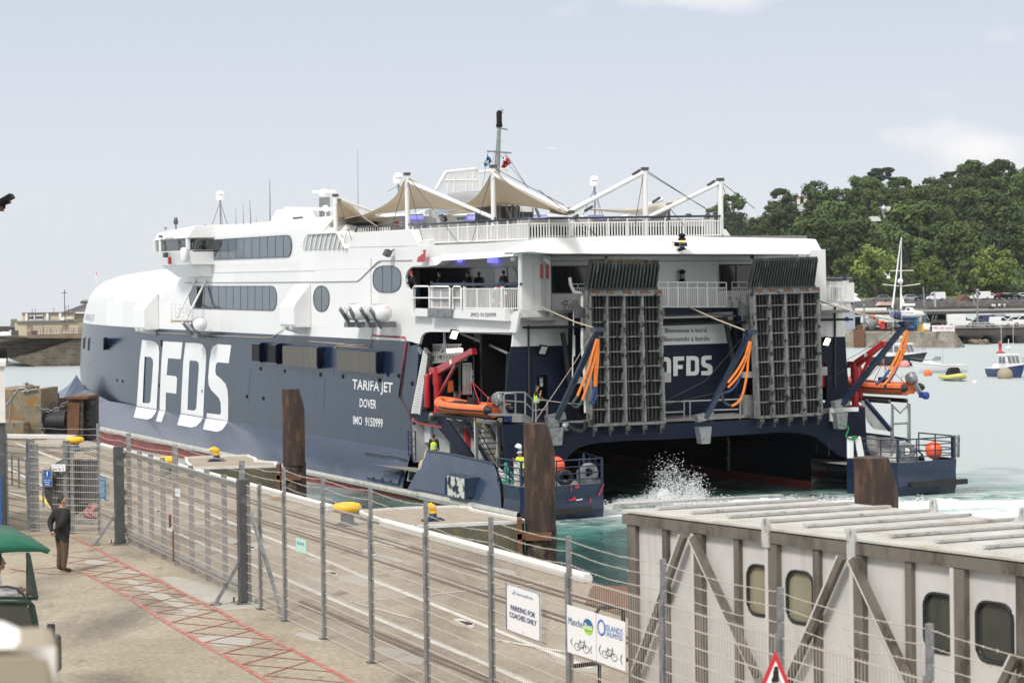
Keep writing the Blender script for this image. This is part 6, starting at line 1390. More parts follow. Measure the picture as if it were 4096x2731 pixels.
# funnel casing with mesh windbreak and cooling plant
U=mb('shed_blue');onf(U,[B(1180,345),B(1320,335),B(1460,330),B(1470,500),B(1000,520),B(1000,480),B(1180,440)],26);part(U,'louvred_casing',label='pale blue louvred casing behind the awnings')
U=mb('coat_white')
for k in range(16):y=348+k*9;U.bar(L(*B(1175,y),f=25.9),L(*B(1460,y-8),f=25.9),.03,.03)
part(U,'casing_louvre')
U=mb('coat_white');out=[B(1085,320),B(1160,185),B(1175,175),B(1400,150),B(1418,165),B(1445,320)];P_=[L(*p,f=27)for p in out];U.tube(P_,.09,7)
for x in(1185,1235,1330,1385):U.tube([L(*B(x,180-(x-1185)*.11),f=27),L(*B(x,340),f=27)],.05,6)
U.tube([L(*B(1130,245),f=27),L(*B(1440,240),f=27)],.06,6);U.tube([L(*B(1430,178),f=29),L(*B(1650,150),f=29),L(*B(1660,180),f=29)],.09,7)
for x in(1470,1520,1590):U.tube([L(*B(x,172),f=29),L(*B(x,300),f=29)],.05,6)
for k in range(34):
 t=k/33;x=1110+t*320;U.bar(L(*B(x,max(330-(x-1085)*1.95,178-(x-1175)*.1)+3),f=27),L(*B(x+18,335),f=27),.018)
for k in range(14):y=190+k*10.5;U.bar(L(*B(max(1160-(y-185)*.55,1090),y),f=27),L(*B(1420+(y-165)*.16,y-8),f=27),.018)
part(U,'mesh_screen')
U=mb('galv_dark');c=L(*B(1720,520),f=12);q=[L(*p,f=12)for p in(B(1600,445),B(1860,450),B(1860,580),B(1600,590))];U.poly([q],(0,3,0));part(U,'cooling_plant')
U=mb('galv')
for k in range(12):U.bar(L(*B(1600,450+k*12),f=11.9),L(*B(1860,452+k*12),f=11.9),.05,.04)
for x in(1600,1650,1780,1860):U.bar(L(*B(x,445),f=11.8),L(*B(x,600),f=11.8),.09)
for cx in(1702,1742):U.tube([L(*B(*p),f=11.6)for p in((cx-12,620),(cx-12,460),(cx-6,446),(cx+6,446),(cx+12,460),(cx+12,620))],.05,6)
U.bar(L(*B(1645,445),f=11.5),L(*B(1690,560),f=11.5),.12);U.bar(L(*B(1885,460),f=11.5),L(*B(1925,560),f=11.5),.12);part(U,'plant_frame')
U=mb('galv');
for(x0,x1)in((1600,1690),(1845,1925)):
 for k in range(9):t=k/8;U.bar(L(*B(lerp(x0,x1,t),545+t*10),f=8.5),L(*B(lerp(x0,x1,t),720),f=8.5),.03)
 for k in range(14):U.bar(L(*B(x0,548+k*12),f=8.5),L(*B(x1,560+k*12),f=8.5),.02)
part(U,'mesh_gate')
U=mb('coat_white');q=[L(*p,f=11.4)for p in(B(1795,448),B(1858,450),B(1858,495),B(1795,495))];U.poly([q],(0,.6,0));part(U,'fan_unit')
# signal mast with yards
def mp(x,y,f=20):return L(x,y,f=f)
m0,m1=mp(*B(1576,150)),mp(1100+1563/1.742,400+190/1.742)
U=mb('galv');U.tube([m0-V((0,0,2.5)),m0,m1],[.2,.17,.1],10);U.tube([m1,mp(1100+1582/1.742,400+75/1.742)],.035,6);U.tube([mp(*B(1497,10)),mp(*B(1690,24))],.05,6);U.tube([mp(1100+1545/1.742,400+192/1.742),mp(1100+1620/1.742,400+208/1.742)],.045,6);o=part(U,'signal_mast')
U=mb('black');c=mp(1100+1563/1.742,400+190/1.742);U.lathe([(.16,0),(.2,.1),(.16,.2),(.16,.85),(.08,.95),(.001,.98)],c,12);U.build('masthead_light',o)
U=mb('cable');c=mp(1100+1582/1.742,400+75/1.742)
for k in range(4):U.tube([c,c+V((.16*cos(k*1.57+.3),0,.16*sin(k*1.57+.3)))],.015,4)
U.build('anemometer',o)
U=mb('cable');U.tube([mp(*B(1560,0)),mp(*B(1540,120))],.012,4);U.tube([mp(*B(1505,15)),mp(*B(1460,300))],.012,4);U.tube([mp(*B(1590,30)),mp(*B(1680,130)),mp(*B(1830,310))],.012,4);U.build('halyard',o)
def flag(pts,label,m,f=20):
 U=mb(m);P_=[mp(*B(*p))for p in pts];c=sum(P_,V())/len(P_)
 for i in range(len(P_)):
  a_,b_=P_[i],P_[(i+1)%len(P_)];mid=(a_+b_)/2+V((0,.12*(1 if i%2 else-1),0));U.add([c+V((0,.1,0)),a_,mid,b_],[(0,1,2),(0,2,3)],True)
 o=U.build('flag',M=SHIP);so=o.modifiers.new('cloth','SOLIDIFY');so.thickness=.02;tag(o,label,'flag');return o
fl=flag([(1498,38),(1535,92),(1520,112),(1476,138),(1480,80)],'dark blue company flag hanging from the left yardarm of the mast','ink_teal');
U=MB();g=quad(B(1482,70),B(1512,88),B(1508,118),B(1480,100));text_to(U,'DS',lambda u,v:mp(*g(u,v),f=19.8),True,'sign_white');lt=U.build('flag_lettering',fl)
f2=flag([(1637,38),(1690,108),(1660,125),(1632,146),(1607,138),(1625,80)],'red ensign hanging from the right yardarm of the mast','red');U=mb('ink_blue');U.poly([[mp(*B(*p),f=19.8)for p in((1634,42),(1650,66),(1640,88),(1622,84))]]);U.use('sign_white');U.bar(mp(*B(1634,44),f=19.7),mp(*B(1640,88),f=19.7),.06,.01,up=(0,1,0));U.bar(mp(*B(1650,64),f=19.7),mp(*B(1624,82),f=19.7),.06,.01,up=(0,1,0));U.build('flag_canton',f2)
U=mb('galv');U.tube([L(*E(951,680),f=fAft+2),L(*E(951,440),f=fAft+2)],.08,8);U.bar(L(*E(935,436),f=fAft+2),L(*E(978,428),f=fAft+2),.1,.14)
for x in(925,985):U.tube([L(*E(x,690),f=fAft+2),L(*E(951,585),f=fAft+2)],.03,5)
part(U,'camera_post')
U=mb('white_plain');U.tube([L(*A(369,865),a=8),L(*A(365,768),a=8)],.03,5);part(U,'jack_staff')
U=mb('ink_red');U.poly([[L(*A(*p),a=8)for p in((363,768),(375,785),(376,798),(364,792))]]);tag(U.build('jack_flag',M=SHIP),'small red flag on the staff above the bow','flag')
# ================================================================== people
def figure(name,base,face,J,cloth,label,group=None,hat=None,hair='hair',skin='skin',vest=False,s=1.0,hands=True):
 """J: joints in metres, x right, y forward, z up; base = place of the feet; face = direction looked at"""
 d=V(face);d.z=0;d.normalize();R3=Matrix(((d.y,d.x,0),(-d.x,d.y,0),(0,0,1)))
 M4=Matrix.Translation(base)@R3.to_4x4()@Matrix.Scale(s,4)
 D_=dict(pelvis=(0,0,.95),waist=(0,0,1.10),chest=(0,.01,1.32),neck=(0,0,1.50),head=(0,.02,1.56),
              lsh=(-.19,0,1.43),rsh=(.19,0,1.43),lel=(-.24,-.02,1.14),rel=(.24,-.02,1.14),lwr=(-.25,.08,.90),rwr=(.25,.08,.90),
              lhip=(-.10,0,.90),rhip=(.10,0,.90),lkn=(-.11,.02,.50),rkn=(.11,.02,.50),lan=(-.12,-.02,.09),ran=(.12,-.02,.09),lto=(-.14,.16,.04),rto=(.14,.16,.04))
 D_.update(J)
 order=list(D_);R0=dict(pelvis=(.155,.12),waist=(.145,.115),chest=(.165,.125),neck=(.065,.065),head=(.06,.06),lsh=(.09,.09),rsh=(.09,.09),lel=(.065,.065),rel=(.065,.065),lwr=(.04,.04),rwr=(.04,.04),
              lhip=(.11,.11),rhip=(.11,.11),lkn=(.075,.075),rkn=(.075,.075),lan=(.05,.05),ran=(.05,.05),lto=(.04,.035),rto=(.04,.035))
 fat=cloth.get('girth',1.0)
 E_=[('pelvis','waist'),('waist','chest'),('chest','neck'),('neck','head'),('chest','lsh'),('lsh','lel'),('lel','lwr'),('chest','rsh'),('rsh','rel'),('rel','rwr'),('pelvis','lhip'),('lhip','lkn'),('lkn','lan'),('lan','lto'),('pelvis','rhip'),('rhip','rkn'),('rkn','ran'),('ran','rto')]
 me=bpy.data.meshes.new('body');me.from_pydata([D_[k]for k in order],[(order.index(a),order.index(b))for a,b in E_],[])
 o=bpy.data.objects.new(name,me);col.objects.link(o)
 sk=o.modifiers.new('skin','SKIN');sk.use_smooth_shade=True;su=o.modifiers.new('subsurf','SUBSURF');su.levels=su.render_levels=2
 lay=me.skin_vertices[0].data if me.skin_vertices else None
 if lay is None:
  bm=bmesh.new();bm.from_mesh(me);bm.verts.layers.skin.verify();bm.to_mesh(me);bm.free();lay=me.skin_vertices[0].data
 for i,k in enumerate(order):
  r=R0[k];g=fat if k in('pelvis','waist','chest')else cloth.get('limb',1)if k[1:]in('hip','kn','an','el','sh')else 1
  lay[i].radius=(r[0]*g,r[1]*g);lay[i].use_root=(k=='pelvis')
 dg=bpy.context.evaluated_depsgraph_get();dg.update();m2=bpy.data.meshes.new_from_object(o.evaluated_get(dg));bpy.data.objects.remove(o)
 names=[cloth['top'],cloth['legs'],cloth.get('shoes','shoes'),skin]
 m2.materials.clear()
 for n in names:m2.materials.append(MAT[n])
 segs=[(V(D_[a]),V(D_[b]),0 if b in('waist','chest','neck','lsh','rsh','lel','rel')else 1 if b in('lhip','rhip','lkn','rkn','lan','ran')else 2 if b in('lto','rto')else(3 if b=='head' or cloth.get('short')else 0))for a,b in E_]
 zw=D_['pelvis'][2]
 for p in m2.polygons:
  c=p.center;best=None
  for a,b,k in segs:
   t=max(0,min(1,(c-a).dot(b-a)/max(1e-6,(b-a).length_squared)));q=(c-(a+(b-a)*t)).length
   if best is None or q<best[0]:best=(q,k)
  p.material_index=best[1];p.use_smooth=True
  if best[1]==0 and c.z<zw-.0 and abs(c.x)<.2 and not cloth.get('coat'):p.material_index=1
  if best[1]==1 and cloth.get('coat')and c.z>zw-.22:p.material_index=0
 o=bpy.data.objects.new(name,m2);col.objects.link(o);o.matrix_world=M4;tag(o,label,'person',group)
 H_=V(D_['head']);yaw=cloth.get('yaw',0);Ry=MR(yaw,4,'Z')
 hc=H_+V((0,.01,.11))
 U=mb(skin);U.ball(hc,(.078,.095,.115),16,M=Ry);U.ball(hc+(Ry@V((0,.095,-.015))),(.014,.022,.022),8,M=Ry);U.ball(hc+(Ry@V((0,.055,-.075))),(.045,.045,.035),10,M=Ry)
 for sx in(-1,1):U.ball(hc+(Ry@V((sx*.08,0,-.01))),(.012,.024,.034),8,M=Ry)
 U.tube([V(D_['neck'])-V((0,0,.02)),hc-V((0,0,.06))],.055,10)
 U.use('ink_black')
 for sx in(-1,1):U.ball(hc+(Ry@V((sx*.03,.088,.012))),(.010,.008,.007),6,M=Ry)
 U.use('ink_red');U.ball(hc+(Ry@V((0,.094,-.052))),(.022,.006,.006),6,M=Ry)
 U.build('head',o)
 if hat=='bald':pass
 else:
  U=mb(hair);rows=[]
  for i in range(7):
   th=pi*.62*i/6;rows.append([hc+(Ry@V((.086*sin(th)*cos(a_),(.10*sin(th)*sin(a_)if sin(a_)<0 or i<3 else .088*sin(th)*sin(a_)*(.7 if i>3 else 1))-.012,.125*cos(th)+.006)))for a_ in[2*pi*k/14 for k in range(14)]])
  U.grid(rows,True,True);U.build('hair',o)
 if hat in('cap_red','helmet'):
  U=mb(hat);U.lathe([(.105,.02),(.108,.06),(.09,.12),(.05,.15),(.001,.155)],hc,16,Ry)
  U.hexa([hc+(Ry@V(p))for p in((-.07,.08,.03),(.07,.08,.03),(.05,.17,.02),(-.05,.17,.02))],[hc+(Ry@V(p))for p in((-.07,.08,.045),(.07,.08,.045),(.05,.17,.032),(-.05,.17,.032))]);U.build('cap' if hat=='cap_red' else 'helmet',o)
 if vest:
  U=mb('hivis');C_,Wp,N_=V(D_['chest']),V(D_['pelvis']),V(D_['neck']);rows=[]
  for t,rx,ry in((-.02,.185,.15),(.35,.18,.145),(.7,.20,.155),(.95,.205,.14),(1.08,.15,.10),(1.18,.09,.08)):
   c=Wp.lerp(C_,t)if t<=1 else C_.lerp(N_,(t-1)*4.2);rows.append([c+V((rx*fat*cos(a_),ry*fat*sin(a_),0))for a_ in[2*pi*k/16 for k in range(16)]])
  U.grid(rows,True,True);v=U.build('vest',o)
  U=mb('reflective')
  for t in(.1,.45):
   c=Wp.lerp(C_,t);U.grid([[c+V((.19*fat*cos(a_),.155*fat*sin(a_),dz))for a_ in[2*pi*k/16 for k in range(16)]]for dz in(0,.05)],True,True)
  U.build('reflective_band',v)
 if hands:
  for sd in 'lr':
   w,e_=V(D_[sd+'wr']),V(D_[sd+'el']);d=(w-e_).normalized();U=mb(skin);sx=-1 if sd=='l' else 1
   side=V((0,0,1)).cross(d);side=side.normalized()if side.length>.1 else V((1,0,0));nrm=d.cross(side)
   U.ball(w+d*.05,(.022,.042,.05),10,M=Matrix((side.to_tuple(),)*1+(nrm.to_tuple(),)+(d.to_tuple(),)).transposed().to_4x4())
   for k in range(4):
    q=w+d*.08+side*(.026-.0175*k);ln=(.05,.06,.055,.042)[k]
    U.tube([q,q+d*ln*.6,q+d*ln+nrm*.018*sx],[.0095,.009,.0075],6)
   U.tube([w+d*.03+side*.035,w+d*.06+side*.058,w+d*.085+side*.056],[.011,.010,.008],6);U.build('hand',o)
 return o
def SW(v):return SHIP@V(v)
toW=SHIP.to_3x3()
# man on the quay
figure('person',W(250,2287),(.75,.66,0),dict(lsh=(-.21,0,1.43),rsh=(.21,0,1.43),lel=(-.28,-.16,1.15),rel=(.28,-.16,1.15),lwr=(-.06,-.22,.95),rwr=(.05,-.23,.97),lkn=(-.10,.02,.5),rkn=(.13,.0,.5),chest=(0,.02,1.33),waist=(0,.04,1.1),lan=(-.12,-.03,.09),ran=(.15,-.05,.09)),dict(top='jacket_dark',legs='trousers_brown',coat=True,girth=1.3,limb=1.25,yaw=-.5),'man in a dark jacket and brown trousers standing with hands behind his back',s=1.02)
mq=W(250,2287);U=mb('shirt_blue');U.lathe([(.095,0),(.085,.07)],mq+V((0,0,1.50)),14);U.build('collar',bpy.data.objects['person'],M=Matrix.Identity(4)).matrix_parent_inverse=bpy.data.objects['person'].matrix_world.inverted()
# crew
figure('person',SW((L(*D(1895,770),f=3.9).x,3.9,L(*D(1895,772),f=3.9).z)),toW@V((.9,-.4,0)),dict(rel=(.27,.12,1.2),rwr=(.08,.2,1.42),lel=(-.22,.12,1.15),lwr=(-.02,.24,1.16)),dict(top='cloth_black',legs='cloth_black',short=True),'bearded worker in a yellow vest, hand at chin, by the dark stern doorway',vest=True,s=1.0)
figure('person',SW((.95,L(*D(1078,1010),a=1.0).y,ZP+.28)),toW@V((.5,.9,0)),dict(head=(0,-.08,1.54)),dict(top='cloth_black',legs='trousers_navy'),'worker in a yellow vest leaning at the mooring bulwark of the near hull',vest=True,s=.98)
figure('person',SW((L(*D(1765,1240),f=1.0).x,1.0,ZP)),toW@V((-.9,-.3,0)),dict(rel=(.3,.1,1.2),rwr=(.25,.2,1.35)),dict(top='hivis',legs='trousers_navy'),'long-haired crew member in white helmet and yellow jacket beside the rusty pile',hat='helmet',s=.98,hair='hair_brown')
U=mb('helmet');c=L(*D(1743,985),f=.9);U.lathe([(.17,0),(.17,.08),(.12,.2),(.001,.24)],c,16,MR(.5,4,'Y'));tag(U.build('helmet',M=SHIP),'white helmet held up beside the rusty pile','helmet')
# passengers on the balcony
zb_=9.85
for(px,py,a_,hat,J,lab,cl)in((930,990,AS+.35,'cap_red',dict(chest=(0,.16,1.30),neck=(0,.24,1.46),head=(0,.28,1.52),lsh=(-.19,.18,1.4),rsh=(.19,.18,1.4),lel=(-.2,.36,1.18),rel=(.2,.36,1.18),lwr=(-.06,.52,1.12),rwr=(.06,.52,1.12)),'passenger in a red cap leaning on the balcony rail','cloth_black'),
 (1118,1000,AS+1.1,None,{},'dark-haired passenger with sunglasses standing on the ferry balcony','cloth_black'),(1628,990,AS+1.2,None,{},'passenger in black at the right end of the balcony','cloth_black'),(1345,1000,AS+1.6,None,{},'passenger in shadow behind the middle of the balcony railing','cloth_black')):
 p=L(*B(px,py),a=a_);figure('person',SW((a_,p.y,p.z-1.62)),toW@(V((-.6,.8,0))if px!=1628 else V((.9,.3,0))),J,dict(top=cl,legs='jeans',yaw=.6 if px<1000 else 0),lab,'passengers on the ferry balcony',hat='cap_red' if px in(930,)else None)
# officers on the bridge wing
for px,py,v,lab,t in((920,545,False,'officer in a white shirt behind the bridge window','cloth_white'),(1042,545,True,'crew member in a yellow vest behind the bridge window','cloth_white')):
 p=L(*A(px,py),a=1.7);figure('person',SW((1.7,p.y,p.z-1.62)),toW@V((-1,.1,0)),{},dict(top=t,legs='trousers_navy'),lab,'crew on the bridge wing',vest=v,hands=False)
# ================================================================== rescue boats
def rescue_boat(c,label,yaw=0.0):
 e_=empty('rescue_boat',SHIP@Matrix.Translation(c)@MR(yaw,4,'Z'));tag(e_,label,'rescue boat','orange rescue boats on the stern')
 def T(x,y,z):return V((x,y,z))    # x athwart, y forward
 U=mb('orange')
 path=catmull([T(.72,-2.1,.0),T(.74,-1.2,0),T(.74,.3,0.02),T(.66,1.3,.08),T(.38,1.95,.2),T(0,2.2,.26),T(-.38,1.95,.2),T(-.66,1.3,.08),T(-.74,.3,.02),T(-.74,-1.2,0),T(-.72,-2.1,0)],4)
 U.tube(path,.25,14);
 U.build('tube',e_)
 U=mb('rubber')
 for sx in(-1,1):U.lathe([(.25,0),(.2,.14),(.08,.24),(.001,.25)],T(sx*.72,-2.08,0),14,MR(R_(90),4,'X'))if False else U.tube([T(sx*.72,-2.05,0),T(sx*.72,-2.3,0),T(sx*.72,-2.42,0)],[.25,.17,.06],12)
 U.tube([p+V((0,0,-.02))+V(((p.x*.34),0,0))for p in path if p.y<1.9 and p.x>0],.045,6);U.tube([p+V((0,0,-.02))+V(((p.x*.34),0,0))for p in path if p.y<1.9 and p.x<0],.045,6);U.build('tube_end',e_)
 U=mb('reflective')
 for sx in(-1,1):
  for y in(-1.9,-.9,.2,1.0):U.box(T(sx*.80,y,.235),(.08,.45,.02))
 U.build('reflective_patch',e_)
 U=mb('orange');U.grid([[T(-.55,y,-.05),T(-.35,y,-.3),T(0,y,-.42+max(0,y-1)*.2),T(.35,y,-.3),T(.55,y,-.05)]for y in(-1.8,-.5,1.0,1.9)],False);U.bx(-.55,.55,-1.9,-1.75,-.35,.3);U.build('hull',e_)
 U=mb('rubber');U.ball(T(0,.9,.15),(.45,.7,.2),12);U.box(T(0,-.3,.3),(.45,.5,.45));U.build('console',e_)
 U=mb('shed_blue');U.mats=[];U.use('galv');U.lathe([(.001,.62),(.16,.6),(.24,.5),(.26,.25),(.22,0),(.1,-.05)],T(0,-2.25,.25),14,MR(-.5,4,'X')@Matrix.Diagonal((1,1.4,1,1)));m_=U.build('outboard_motor',e_)
 U=mb('galv');U.bar(T(0,-2.35,.2),T(0,-2.85,-.45),.18,.22);U.tube([T(0,-2.8,-.4),T(0,-3.15,-.35)],.07,8);U.use('blue_bag');U.lathe([(.05,-.12),(.2,-.1),(.2,.1),(.05,.12)],T(0,-3.05,-.38),12,MR(R_(90),4,'X'));U.box(T(0,-2.85,-.35),(.3,.3,.3));U.build('motor_leg',m_)
 U=mb('ink_red')
 for p in((.5,.9,.15),(-.5,.9,.15),(.5,-1.4,.15),(-.5,-1.4,.15)):U.tube([T(*p),T(0,-.2,1.3)],.018,5)
 U.use('galv');U.box(T(0,-.2,1.4),(.12,.12,.25));U.box(T(0,-.2,1.75),(.1,.1,.3));U.build('lifting_sling',e_)
 U=mb('galv');U.tube([T(-.2,-1.6,.2),T(-.2,-1.6,.6),T(.2,-1.6,.6),T(.2,-1.6,.2)],.02,6);U.build('grab_rail',e_)
rescue_boat(L(*D(1345,655),a=1.0)+V((.1,.0,-.05)),'orange inflatable rescue boat with grey outboard hanging from the near red davit',.25)
rescue_boat(L(*G(1200,1085),f=4.6)+V((.0,0,-.05)),'orange inflatable rescue boat with grey outboard on the far side of the stern',.25)
# loose gear
def ball_fender(c,r,label):
 U=mb('orange_ball');U.ball(c,r,24,(1,1,1.06));U.use('rubber');U.ball(c+V((0,0,r*1.05)),r*.12,8);tag(U.build('fender_ball',M=SHIP),label,'fender','orange ball fenders on the mooring decks')
ball_fender(L(*Hh(1630,600),f=-.9),.44,'large orange ball fender behind the rail of the far hull')
ball_fender(L(*D(2050,1125),f=-.6),.42,'orange ball fender half hidden by the rusty pile on the near hull')
U=mb('rubber');c=L(*D(2120,1220),f=-1.2);rows=[]
T_=MR(R_(-20),4,'Z')@MR(R_(90),4,'X')
for i in range(24):an=2*pi*i/24;rows.append([c+(T_@V(((.29+.11*cos(b))*cos(an),(.29+.11*cos(b))*sin(an),.13*sin(b))))for b in[2*pi*k/8 for k in range(8)]])
rows.append(rows[0]);U.grid(rows,True,True);tag(U.build('tyre',M=SHIP),'black tyre leaning inside the near stern rail','tyre')
for x,r_,lab in((962,0,'white flat fender hanging upright from green ropes at the far hull rail'),(1035,-.22,'white flat fender leaning beside its twin at the far hull rail')):
 c=L(*Hh(x,578),f=-.2);U=mb('white_plain');U.box(c,(.36,.14,1.1),M=MR(r_,4,'Y'));tag(U.build('flat_fender',M=SHIP,bevel=.04),lab,'fender','white flat fenders')
U=mb('green_rope');P_=[L(*Hh(*p),f=-.3)for p in((860,395),(940,410),(945,440),(930,480),(940,500),(990,510),(1020,495),(985,490),(975,515),(1010,505))];U.tube(catmull(P_,4),.04,6);tag(U.build('green_rope',M=SHIP),'green rope tied in loops at the far hull rail','rope')
U=mb('teal_rope');P_=[L(*D(*p),f=1.2)for p in((1650,1100),(1640,1160),(1650,1230),(1630,1280),(1700,1275),(1690,1245),(1620,1250),(1660,1285),(1720,1265),(1640,1235))];U.tube(catmull(P_,5),.05,6)
P_=[L(*D(*p),f=.9)for p in((1645,1100),(1655,1150),(1690,1190),(1730,1225),(1765,1262))];U.tube(catmull(P_,4),.08,7);tag(U.build('mooring_rope',M=SHIP),'turquoise mooring rope coiled behind the near hull rail','rope')
U=mb('coat_white');q=[L(*D(*p),f=-.4)for p in((1732,1098),(1788,1100),(1788,1125),(1752,1125),(1754,1180),(1788,1185),(1788,1210),(1754,1205),(1756,1270),(1788,1275),(1786,1303),(1736,1298))];U.poly([q],(0,.3,0));o=U.build('bow_stopper_frame',ship);o.name='mooring_frame'
# ================================================================== fences, gates, signs on the quay
ZUP=V((0,0,1))
def mesh_infill(U,a,b,z0,z1,vstep=.068,hstep=.2,vr=.0032,hr=.0048,off=V()):
 d=b-a;ln=d.length;d=d/ln;n=int(ln/vstep)
 A0_,B0_=V((a.x,a.y,QZ)),V((b.x,b.y,QZ))
 nn=V((-d.y,d.x,0))
 for k in range(1,n):
  p=A0_.lerp(B0_,k/n)+off
  e=d*vr;g=nn*vr
  U.add([p-e-g+ZUP*z0,p+e-g+ZUP*z0,p+g+ZUP*z0,p-e-g+ZUP*(z1+.03),p+e-g+ZUP*(z1+.03),p+g+ZUP*(z1+.03)],[(0,1,4,3),(1,2,5,4),(2,0,3,5)])
 m=round((z1-z0)/hstep)
 for k in range(m+1):
  z=z0+(z1-z0)*k/m;U.bar(A0_+ZUP*z+off-nn*.006,B0_+ZUP*z+off-nn*.006,hr*2.4,hr*3.2)
def barbs(U,a,b,z,rnd):
 pts=[];n=max(2,int((b-a).length/.3))
 for k in range(n+1):
  t=k/n;p=a.lerp(b,t);pts.append(V((p.x,p.y,QZ+z-.05*sin(pi*t)+rnd.uniform(-.008,.008))))
 U.tube(pts,.005,4)
 d=(b-a).length;k=0
 while k*.11<d:
  p=pts[min(len(pts)-1,int(k*.11/d*n))].lerp(pts[min(len(pts)-1,int(k*.11/d*n)+1)],(k*.11/d*n)%1)
  for q in range(2):v=V((rnd.uniform(-1,1),rnd.uniform(-1,1),rnd.uniform(-1,1)))*.018;U.bar(p-v,p+v,.004)
  k+=1
rndb=random.Random(11)
def fence_post(p,h,label,arm=True,w=.06,nm='fence_post'):
 p=V((p.x,p.y,QZ));T=Matrix.Translation(p)@MR(math.atan2(fd.y,fd.x),4,'Z');e_=empty(nm,T);tag(e_,label,'fence post','galvanised posts of the mesh fence')
 U=mb('galv');U.bx(-w/2,w/2,-w/2,w/2,0,h);U.build('post',e_)
 U=mb('galv');U.bx(-w*.9,w*.9,-w*.75,-w*.5,.02,2.55 if h>2.6 else h-.05);U.build('clamp_bar',e_)
 U=mb('galv_dark');U.bx(-.1,.1,-.1,.1,0,.02);U.build('base_plate',e_);return e_
def panel(a,b,z0,z1,label,nm='mesh_panel',grp='mesh panels of the quay fence',**k):
 U=mb('wire');c=V(((a.x+b.x)/2,(a.y+b.y)/2,QZ));mesh_infill(U,a,b,z0,z1,**k);o=U.build(nm);tag(o,label,'fence panel',grp);return o
tp1,tp2=W(480,2177),W(980,2412)
main=[W(1047,2436),W(1145,2482),P1]+[FP(k)for k in(1,2,3,4,5,6,7,8)]
where=['beside the second tall gate post','left of the mint plate','under the yellow nearest bollard','right of the nearest bollard','left of the near horned bollard','right of the near horned bollard','beside the coaches parking sign','between the parking sign and the bicycle signs','at the left corner of the covered gangway','in front of the gangway, left of the first window','in front of the gangway, between its two pairs of windows','nearest the camera at the lower right']
pw2=['short mesh fence panel between the tall gate post and the first slim post','mesh fence panel carrying a small mint green plate','mesh fence panel in front of the nearest yellow bollard','mesh fence panel between the bollard and the near dolphin','mesh fence panel in front of the horned bollard on the near dolphin','mesh fence panel in front of the lichened dolphin side','mesh fence panel that carries the coaches parking sign','mesh fence panel that carries the two bicycle signs','mesh fence panel in front of the left end of the gangway','mesh fence panel in front of the first gangway windows','mesh fence panel at the bottom right corner']
hts=[2.62,3.05]+[3.05]*9
for i,p in enumerate(main):fence_post(p,3.05 if i else 2.6,'slim galvanised fence post '+where[i])
for i in range(len(main)-1):panel(main[i],main[i+1],.05,2.5,pw2[i+1]if i+1<len(pw2)else pw2[-1])
panel(tp2+V((.08,-.1,0)),main[0],.05,2.5,pw2[0])
for zz,nm in((3.0,'topmost'),(2.84,'middle'),(2.67,'lowest')):
 U=mb('wire')
 for i in range(1,len(main)-1):barbs(U,main[i],main[i+1],zz,rndb)
 tag(U.build('barbed_wire'),nm+' strand of barbed wire above the near fence','barbed wire')
e9=FP(9.6)
# tall gate posts with braces
def gate_post(p,label,h=2.62):
 p=V((p.x,p.y,QZ));e_=empty('gate_post',Matrix.Translation(p)@MR(math.atan2(fd.y,fd.x),4,'Z'));tag(e_,label,'gate post','tall dark gate posts')
 U=mb('galv_dark');U.bx(-.12,.12,-.12,.12,.04,h);U.build('post',e_,bevel=.01)
 U=mb('galv');U.bx(-.24,.24,-.24,.24,0,.03);U.build('base_plate',e_)
 U=mb('rust')
 for x in(-.19,.19):
  for y in(-.19,.19):U.lathe([(.02,0),(.02,.09),(.001,.09)],(x,y,.03),8)
 U.build('anchor_bolts',e_);return e_
gate_post(tp1,'tall dark gate post near the man, with a diagonal brace');gate_post(tp2,'tall dark gate post at the near end of the sliding gate')
def brace_(p,q,zt,label):
 U=mb('galv');a=V((p.x,p.y,QZ+.03));b=V((q.x,q.y,QZ+zt));U.bar(a,b,.07,.07);U.box(a,(.22,.22,.03));tag(U.build('post_brace'),label,'brace','diagonal braces of the gate posts')
brace_(W(382,2180),tp1,.95,'diagonal brace running down left from the first tall gate post');brace_(W(862,2419),tp2,1.05,'diagonal brace running down left from the second tall gate post')
U=mb('galv');a=W(1133,2470);b=W(1010,2440);U.bar(V((a.x,a.y,QZ+.03)),V((b.x,b.y,QZ+2.0)),.06);tag(U.build('post_brace'),'thin inner brace behind the first slim fence post','brace')
